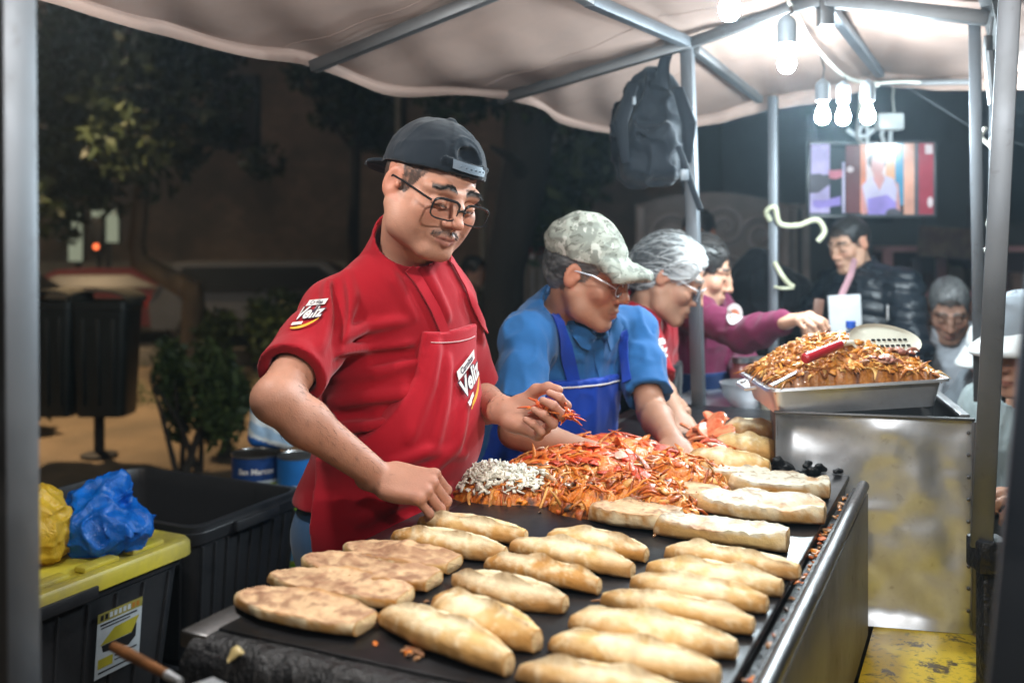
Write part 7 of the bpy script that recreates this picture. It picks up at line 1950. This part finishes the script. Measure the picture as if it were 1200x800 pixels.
# plastic bags on the lid
def bagmat(name, col, rough=.3, tr=.25):
    t = NT(name); b = t.n('ShaderNodeBsdfPrincipled'); v = t.coord(); n = t.noise(9, 4, .6, v, .8)
    t.l(t.mix(t.ramp(n, .35, .7), col, tuple(min(1, c_ * 1.5 + .02) for c_ in col)), b.inputs['Base Color']); b.inputs['Roughness'].default_value = rough
    t.l(t.bump(t.noise(26, 4, .65, v, 1.0), .7, .012), b.inputs['Normal'])
    d = t.n('ShaderNodeBsdfTranslucent'); d.inputs[0].default_value = (*col, 1); mx = t.n('ShaderNodeMixShader'); mx.inputs[0].default_value = tr
    t.l(b.outputs[0], mx.inputs[1]); t.l(d.outputs[0], mx.inputs[2]); t.l(mx.outputs[0], t.out.inputs['Surface']); return t.m
def bag(name, label, parts, mat, seed, tuft=None, amp=.02):
    allp = np.array([p for p, r_ in parts]); R_ = max(max(r_) for p, r_ in parts); lo, hi = allp.min(0) - R_ - .09, allp.max(0) + R_ + .09; S = SDF(lo, hi, .004)
    for p, r_ in parts: S.ell(p, r_, None, .035)
    if tuft: S.chain(*tuft, .03)
    S.disp(lambda p: amp * (fbm(p, 17, seed, 2) - .5) - amp * .6 * (np.maximum(ridge(p * [1, 1, .55], 19, seed) - .6, 0) * 2.4) - amp * .45 * (np.maximum(ridge(p @ np.array([[.7, .3, -.6], [-.4, .9, .1], [.6, .2, .7]]) * [1, .5, 1], 42, seed + 4) - .62, 0) * 2.6), .04)
    S.cut((0, 0, .7485), -UP); V, Q = S.mesh(1); b = allp.mean(0); b[2] = V[:, 2].min()
    return tag(link_mesh(name, np_mesh(name, V - b, Q), None, [mat], b), label, 'plastic bag')
bag('plastic_bag', 'crumpled bright blue plastic bag on the yellow lid', [(P(118, 622, 2.36), (.075, .07, .055)), (P(150, 615, 2.38), (.045, .05, .035)), (P(100, 605, 2.36), (.045, .05, .055))], bagmat('blue_bag_film', (.006, .17, .66), .22, .4), 3, ([P(112, 600, 2.38), P(126, 578, 2.40), P(136, 562, 2.42)], [.04, .028, .016]))
bag('plastic_bag', 'yellow plastic bag of food behind the left steel pole', [(P(30, 622, 2.25), (.075, .07, .075)), (P(58, 625, 2.30), (.045, .05, .065)), (P(-5, 610, 2.2), (.06, .06, .08)), (P(52, 590, 2.30), (.035, .04, .04))], bagmat('yellow_bag_film', (.62, .40, .03), .3, .35), 8, None, .016)

# ------------------------------------------------------------------ food cans and drums behind the cook
M['tin'] = simple('tin_rim', (.6, .61, .62), .3, .9)
def colr(n, c_, r_=.4): return simple(n, c_, r_, 0, .12, 20)
M['c_navy'] = colr('label_navy', (.015, .06, .22)); M['c_blue'] = colr('label_blue', (.02, .18, .55)); M['c_sky'] = colr('label_sky', (.18, .42, .66)); M['c_white'] = colr('label_pale', (.62, .68, .72)); M['c_green'] = colr('label_green', (.18, .42, .03)); M['c_lime'] = colr('label_lime', (.42, .52, .06))
CM = ['c_navy', 'c_blue', 'c_sky', 'c_white', 'c_green', 'c_lime']
def can_(c, r_, h, bands, label, words=None, group=None, cat='food can'):
    c = np.array(c); e = empty('food_can', c, label, cat, group); yaw = math.atan2(-c[1], -c[0])
    m = MB(); N = 30
    for z0, z1, mi in bands: m.lathe(c, [(r_, z0 * h), (r_, z1 * h)], N, None, mi)
    m.f = [f_ for f_ in m.f if len(f_) == 4]; m.m = []
    for z0, z1, mi in bands: m.m += [mi] * N
    m.build('label_wrap', [M[k] for k in CM], e, 60)
    m = MB(); m.lathe(c, [(0, .004), (r_ - .003, .0), (r_ + .0025, .001), (r_ + .0025, .006), (r_ + .0003, .008)], N); m.build('rim', M['tin'], e); m = MB(); m.lathe(c, [(r_ + .0003, h - .008), (r_ + .0025, h - .006), (r_ + .0025, h), (r_ - .002, h), (r_ - .004, h - .004), (0, h - .004)], N); m.build('rim', M['tin'], e)
    if words:
        V2, Fs = text_shape(words, .034, .1, .0012); mx = max(abs(x) for x, y in V2); k = min(1, .062 / mx)
        A_ = lambda x, y, l: c + np.array([math.cos(yaw + x / r_), math.sin(yaw + x / r_), 0]) * (r_ + l) + UP * (h * .73 + y)
        m = MB(); bx = [(x, y) for y in (-.017, .017) for x in np.linspace(-.07, .07, 9)]
        m.add([A_(x, y, .0012) for x, y in bx], [(i, i + 1, 10 + i, 9 + i) for i in range(8)], 0); m.add([A_(x * k, y * k, .0024) for x, y in V2], Fs, 1)
        q = [(x, -.090 + .03 * math.sin(i * math.pi / 8) * s_) for s_ in (1, -1) for i, x in (enumerate(np.linspace(.0, .06, 9)) if s_ > 0 else enumerate(np.linspace(.06, .0, 9)))]
        m.add([A_(x, y, .0016) for x, y in q], [tuple(range(len(q)))], 2)
        m.build('print', [M['c_navy'], M['logo_white'], M['logo_yellow']], e, 0, recalc=False)
    return e
x0, y0 = P(300, 545, 3.45)[:2]
base_b = [(.0, .34, 4), (.34, .50, 5), (.50, .56, 3), (.56, 1, 0)]
for i in range(3): can_((x0, y0, .0 + .187 * i), .083, .1865, base_b, 'large blue and green food can in the stack under the lettered can, behind the crate', None, 'cans stacked under the lettered can')
can_((x0, y0, .187 * 3), .083, .1865, base_b, 'large blue and green food can lettered San Marcos on top of its stack', 'San Marcos')
x1, y1 = P(349, 545, 3.42)[:2]
for i in range(4): can_((x1, y1, .187 * i), .070, .1865, [(.0, .10, 4), (.10, .16, 5), (.16, .42, 2), (.42, .50, 3), (.50, 1.0, 1)], ('bright blue can under the pale bag, beside the lettered can' if i == 3 else 'blue and white food can in the right stack behind the crate'), None, None if i == 3 else 'cans in the right stack')
# pale blue bag lying on the cans
pc = P(322, 495, 3.40); S = SDF(pc - .17, pc + .17, .005); S.box(pc, (.080, .055, .082), np.array(Matrix.Rotation(.10, 3, 'Y')), .03); S.disp(lambda p: .010 * (fbm(p, 22, 4) - .5), .03); V, Q = S.mesh(1)
zz = (V[:, 2] - pc[2]) / .085 + .35 * (V[:, 0] - pc[0]) / .08; nz = vnoise(V, 30, 5)
Cc = np.where((zz[:, None] > .55), np.array((.05, .22, .55)), np.where((np.sin(zz * 9 + nz * 3)[:, None] > .1), np.array((.74, .80, .84)), np.array((.38, .56, .76))))
Cc = np.where(zz[:, None] < -.75, np.array((.02, .12, .42)), Cc); b = pc * [1, 1, 0] + UP * V[:, 2].min()
tag(link_mesh('bag', np_mesh('bag', V - b, Q, True, Cc), None, [tinted('printed_bag_film', .35, bump=.3, bscale=60, bdist=.004)], b), 'pale blue and white printed bag lying on top of the cans', 'bag')
dr = empty('drum', P(562, 520, 3.3) * [1, 1, 0] + [-.04, 0, 0], 'blue plastic drum with a white top between the two cooks', 'drum')
dc = P(562, 520, 3.3) * [1, 1, 0] + [-.04, 0, 0]
m = MB(); m.lathe(dc, [(.0, 0), (.14, 0), (.155, .02), (.16, .28), (.165, .30), (.16, .32), (.16, .58), (.165, .60), (.16, .62), (.155, .84)], 30); m.build('drum_body', M['c_blue'], dr)
m = MB(); m.lathe(dc, [(.157, .842), (.162, .85), (.16, .90), (.14, .94), (.05, .95), (0, .95)], 30); m.build('lid', M['white_plastic2'], dr)

# ------------------------------------------------------------------ back of the stall and beyond
st = empty('serving_table', GR(.35, 2.45, 0), 'steel serving table beyond the far end of the griddle', 'table')
m = MB(); gbox(m, -.02, .75, 1.93, 3.0, .955, .975, .004); m.build('table_top', M['steel'], st)
for t, l in ((.02, 1.97), (.71, 1.97), (.02, 2.96), (.71, 2.96)):
    m = MB(); m.bar(GR(t, l, 0), GR(t, l, .953), .03, .03, AL); m.build('leg', M['dark_tube'], st)
m = MB(); c = P(877, 478, 3.05); c[2] = .976; m.lathe(c, [(0, 0), (.05, 0), (.075, .03), (.085, .07), (.088, .071), (.080, .068), (.068, .03), (0, .006)], 24); tag(m.build('bowl', M['steel'], base=c), 'steel bowl on the serving table below the maroon sleeve', 'bowl')
m = MB(); c = P(903, 478, 2.98); c[2] = .976; m.lathe(c, [(0, 0), (.028, 0), (.034, .07), (.036, .071), (.032, .068), (.026, .004), (0, .004)], 20); tag(m.build('cup', simple('cream_cup', (.6, .55, .42), .5), base=c), 'cream cup beside the steel bowl, left of the meat tray', 'cup')
r_ = np.random.RandomState(91)
jars = [('jar of pink sauce on the serving table below the maroon sleeve', (.45, .16, .16)), ('jar of dark salsa on the serving table behind the bowl', (.06, .025, .02)), ('jar of white onion relish on the serving table near the pole', (.55, .5, .45))]
for (lab, cc), (px, py) in zip(jars, ((868, 440), (886, 452), (897, 444))):
    c = P(px, py, 3.25); c[2] = .976; e = empty('jar', c, lab, 'jar', 'jars on the serving table')
    m = MB(); m.lathe(c, [(0, 0), (.03, 0), (.034, .01), (.034, .08), (.026, .095), (.026, .11)], 18); m.build('glass', simple('sauce', cc, .15), e)
    m = MB(); m.lathe(c, [(.029, .108), (.029, .125), (0, .127)], 18); m.build('lid', M['tin'], e)
wb = empty('water_bottle', P(997, 395, 3.0), 'clear water bottle with a blue cap behind the meat tray', 'bottle'); c = P(997, 400, 3.0); c[2] = .976; hb = P(997, 384, 3.0)[2] - .976
gm = NT('clear_plastic'); gm = gm.pbr((.75, .85, .95), .08, 0, None, .5, trans=.9)
m = MB(); m.lathe(c, [(0, 0), (.03, 0), (.033, .02), (.033, hb * .7), (.012, hb * .93), (.012, hb)], 20); m.build('bottle_body', gm, wb)
m = MB(); m.lathe(c, [(.0145, hb), (.0145, hb + .02), (0, hb + .021)], 16); m.build('cap', simple('blue_cap', (.02, .10, .50), .4), wb)
tb2 = empty('counter_table', (1.33, 2.95, 0), 'narrow dark counter in front of the seated customers on the right', 'table')
m = MB(); m.box((1.42, 3.1, .80), (.10, .5, .014), np.array(Matrix.Rotation(-math.radians(25.4), 3, 'Z')), .004); m.build('table_top', M['dark_tube'], tb2)
for d_ in (-.4, .4):
    p = np.array((1.42, 3.1, 0)) + AL * d_; m = MB(); m.bar(p, p + UP * .785, .04, .04, AL); m.build('leg', M['dark_tube'], tb2)
M['bench_wood'] = simple('bench_wood', (.16, .10, .06), .6, 0, .4, 8, stretch=(1, 8, 8))
for p, ang, w_, lab in (((1.66, 3.05, 0), -25.4, .55, 'wooden bench under the two capped customers on the right'), ((1.88, 4.26, 0), 15, .25, 'wooden bench under the man in the pale grey T-shirt'), ((-.42, 8.68, 0), 0, .35, 'low bench under the distant person in olive')):
    p = np.array(p); z = .42; R_ = np.array(Matrix.Rotation(math.radians(ang), 3, 'Z')); e = empty('bench', p, lab, 'bench')
    m = MB(); m.box(p + UP * z, (.16, w_, .018) if ang != 15 and ang != 0 else (w_, .16, .018), R_, .005); m.build('seat', M['bench_wood'], e)
    for s_ in (-1, 1):
        o_ = R_ @ (np.array((0, s_ * w_ * .8, 0)) if ang not in (15, 0) else np.array((s_ * w_ * .8, 0, 0))); m = MB(); m.box(p + o_ + UP * .2, (.13, .02, .2) if ang not in (15, 0) else (.02, .13, .2), R_, .004); m.build('leg', M['bench_wood'], e)
# scrolled screen far behind
M['scroll'] = simple('weathered_carved_wood', (.26, .22, .21), .8, 0, .3, 3, .2, 30, .01); M['scroll_hi'] = simple('carved_relief', (.34, .29, .28), .7, 0, .3, 5)
sc0 = empty('carved_screen', P(845, 400, 7.0) * [1, 1, 0], 'tall grey-brown screen with carved scrolls far behind the women', 'screen')
Yp = 7.0; xa, xb = P(745, 0, Yp)[0], P(925, 0, Yp)[0]; zt = P(0, 240, Yp)[2]; out = [(xa, 0), (xb, 0), (xb, zt)]
for i in range(1, 12): t = i / 12; out.append((xb + (xa - xb) * t, zt + .09 * math.sin(math.pi * t)))
out.append((xa, zt)); m = MB(); m.prism([(x, Yp, z) for x, z in out], (0, .04, 0)); m.build('panel', M['scroll'], sc0, 30)
m = MB()
def spiral(cx, cz, r0, sgn, a0=0.0):
    pts = [(cx + sgn * r0 * (1 - t * .82) * math.cos(a0 + t * 10.5), Yp - .02, cz + r0 * (1 - t * .82) * math.sin(a0 + t * 10.5)) for t in np.linspace(0, 1, 40)]; m.tube(pts, .018, 6)
for cx, cz, r0, sg in ((xa + .24, zt - .22, .16, 1), (xa + .24, zt - .58, .15, -1), (xa + .62, zt - .16, .15, -1), (xa + .62, zt - .52, .17, 1), (xb - .2, zt - .22, .15, -1), (xb - .2, zt - .6, .15, 1), (xa + .45, zt - .9, .17, 1), (xb - .3, zt - .95, .16, -1)): spiral(cx, cz, r0, sg, .5)
m.build('scrollwork', M['scroll_hi'], sc0)
m = MB()
for x in (xa + .03, xb - .03): m.bar((x, Yp - .015, 0), (x, Yp - .015, zt - .02), .05, .05)
m.build('frame', M['scroll_hi'], sc0)
for px, lab in ((930, 'left pale post beside the carved screen'), (944, 'right pale post beside the carved screen')):
    p = P(px, 300, 7.1); e = empty('post', p * [1, 1, 0], lab, 'post'); m = MB(); m.bar(p * [1, 1, 0], p * [1, 1, 0] + UP * 1.68, .05, .05); m.build('shaft', M['scroll_hi'], e); m = MB(); m.box(p * [1, 1, 0] + UP * 1.7, (.035, .035, .02), None, .008); m.build('cap', M['scroll_hi'], e)
# black jacket hung behind the middle back pole
pc = P(905, 350, 4.5); S = SDF(pc - .42, pc + .42, .009)
S.chain([P(885, 300, 4.5), P(876, 330, 4.5), P(890, 380, 4.5), P(905, 430, 4.5)], [.03, .07, .11, .12], .05); S.chain([P(892, 312, 4.5), P(925, 345, 4.5), P(935, 420, 4.5)], [.04, .08, .08], .05)
S.disp(folds(6, .03, .02, (1, 1, .4), 7, 14), .05); V, Q = S.mesh(1); b = pc * [1, 1, 0] + UP * V[:, 2].min()
tag(link_mesh('jacket', np_mesh('jacket', V - b, Q), None, [M['black_cloth']], b), 'black jacket hanging in folds behind the middle back pole', 'jacket')
hp_ = empty('coat_stand', P(895, 300, 4.55) * [1, 1, 0], 'thin dark stand carrying the hanging black jacket', 'stand'); m = MB(); p = P(895, 298, 4.55); m.tube([p * [1, 1, 0], p], .015, 8); m.lathe(p * [1, 1, 0], [(.12, 0), (.12, .015), (.02, .03)], 14); m.build('pole', M['dark_metal'], hp_); m = MB(); m.tube([p - [.06, 0, 0], p + [0, 0, .02], p + [.06, 0, 0]], .008, 6); m.build('hook', M['dark_metal'], hp_)
# pink and white shelf with goods
M['pink_frame'] = simple('faded_pink_paint', (.55, .30, .33), .6, 0, .2, 4); Ys = 7.6
sx0, sx1 = P(1040, 0, Ys)[0], P(1290, 0, Ys)[0]; sz0, sz1 = P(0, 392, Ys)[2], P(0, 292, Ys)[2]
sh_ = empty('display_shelf', ((sx0 + sx1) / 2, Ys, 0), 'faded pink display shelf full of goods behind the seated customers', 'shelf')
m = MB()
for x in np.linspace(sx0, sx1, 5): m.bar((x, Ys, 0), (x, Ys, sz1), .07, .05)
m.build('upright', M['pink_frame'], sh_)['kind'] = 'stuff'
m = MB(); m.box(((sx0 + sx1) / 2, Ys + .30, (sz1) / 2), ((sx1 - sx0) / 2, .015, sz1 / 2)); m.build('back_panel', simple('wine_board', (.10, .045, .055), .8), sh_)
for z in (sz0, (sz0 + sz1) / 2 - .02, sz1):
    m = MB(); m.box(((sx0 + sx1) / 2, Ys + .14, z), ((sx1 - sx0) / 2, .17, .022), None, .004); m.build('shelf_board', M['pink_frame'], sh_)
r_ = np.random.RandomState(12); cols_ = [(.20, .13, .10), (.30, .20, .17), (.12, .10, .14), (.35, .25, .22), (.16, .10, .12)]
pm_ = [simple('package_card', c_, .6, 0, .3, 6) for c_ in cols_]
for k in range(26):
    z = (sz0 if k % 2 else (sz0 + sz1) / 2 - .02) + .022; x = sx0 + .08 + (sx1 - sx0 - .16) * (k // 2 + r_.uniform(0, .4)) / 13; hw_, hh_ = r_.uniform(.035, .055), r_.uniform(.06, .12)
    m = MB(); m.box((x, Ys + .06, z + hh_), (hw_, .05, hh_), None, .01); m.box((x, Ys + .06, z + 2 * hh_ + .006), (hw_ * .8, .035, .008), None, .003)
    tag(m.build('package', pm_[k % 5], base=(x, Ys + .06, z)), 'small dim package standing on the faded pink shelf', 'package', 'packages on the pink shelf')
p0, p1 = P(1076, 266, 7.2), P(1140, 302, 7.2)
cs = empty('cardboard_sign', (p0 + p1) / 2, 'brown cardboard sign hanging above the pink shelf', 'sign'); m = MB(); m.box((p0 + p1) / 2, ((p1 - p0)[0] / 2, .01, (p0 - p1)[2] / 2), np.array(Matrix.Rotation(.06, 3, 'Y')), .003); m.build('board', simple('cardboard', (.22, .16, .12), .85, 0, .4, 6, c2=(.10, .06, .06)), cs)
for px in (1082, 1134): m = MB(); m.tube([P(px, 268, 7.2), P(px, 240, 7.2)], .006, 6); m.build('string', M['dark_metal'], cs)
# low red and white railing behind the blue cook
fr_ = empty('railing', P(628, 340, 9.2) * [1, 1, 0], 'low railing with a red top bar and white slats behind the blue cook', 'railing'); Yr = 9.2
za, zb_ = P(0, 284, Yr)[2], P(0, 350, Yr)[2]; xa, xb = P(598, 0, Yr)[0], P(660, 0, Yr)[0]
m = MB(); m.bar((xa, Yr, za - .05), (xb, Yr, za - .05), .04, .11); m.build('top_bar', simple('red_rail_paint', (.40, .03, .05), .6), fr_)
for i in range(6):
    m = MB(); x = xa + .04 + (xb - xa - .08) * i / 5; m.bar((x, Yr, 0), (x, Yr, za - .108), .035, .03); m.build('slat', simple('white_slat_paint', (.55, .5, .52), .7), fr_)
# ================================================================== SKY, LIGHT, CAMERA
W = bpy.data.worlds.new('World'); SC.world = W; W.use_nodes = True
nt = W.node_tree; bg = nt.nodes['Background']
sky = nt.nodes.new('ShaderNodeTexSky'); sky.sky_type = 'NISHITA'; sky.sun_disc = False
sky.sun_elevation = math.radians(1.0); sky.sun_rotation = math.radians(200)
nt.links.new(sky.outputs[0], bg.inputs[0]); bg.inputs[1].default_value = 0.012
L = bpy.data.lights.new('fill_sun', 'SUN'); L.energy = 0.28; L.angle = math.radians(0.5); L.color = (1.0, 0.86, 0.70)  # weak warm sun lamp added as fill, mainly for the far wall
o = bpy.data.objects.new('fill_sun', L); COL.objects.link(o); o.rotation_euler = (math.radians(62), 0, math.radians(-25))
if HAZE:
    m = MB(); m.box((0, 20, 5.2), (70, 75, 7.2))
    t = NT('night_haze'); v = t.n('ShaderNodeVolumePrincipled'); v.inputs['Color'].default_value = (0.62, 0.82, 0.97, 1); v.inputs['Density'].default_value = HAZE; v.inputs['Anisotropy'].default_value = 0.72
    t.l(v.outputs[0], t.out.inputs['Volume'])
    tag(m.build('haze', t.m, smooth=0), kind='stuff')
cam = bpy.data.cameras.new('camera'); co = bpy.data.objects.new('camera', cam); COL.objects.link(co)
co.location = (0, 0, EYE); co.rotation_euler = (math.pi / 2, 0, 0)
cam.sensor_width = 36; cam.lens = 35.0 * F / (1200 * 35 / 36); cam.shift_y = -(400 - HORIZON) / 1200
cam.clip_start = 0.05; cam.clip_end = 400
cam.dof.use_dof = True; cam.dof.focus_distance = 1.82; cam.dof.aperture_fstop = 2.6; cam.dof.aperture_blades = 9
SC.camera = co
SC.render.engine = 'CYCLES'
cy = SC.cycles; cy.max_bounces = 7; cy.diffuse_bounces = 3; cy.glossy_bounces = 3; cy.transmission_bounces = 4; cy.transparent_max_bounces = 12; cy.volume_bounces = 0
cy.use_denoising = True
try: cy.denoiser = 'OPENIMAGEDENOISE'
except Exception: pass
cy.sample_clamp_indirect = 4.0; cy.caustics_reflective = False; cy.caustics_refractive = False
vs = SC.view_settings; vs.view_transform = 'Standard'; vs.look = 'None'; vs.exposure = EXPO; vs.gamma = 1.0; vs.use_curve_mapping = False
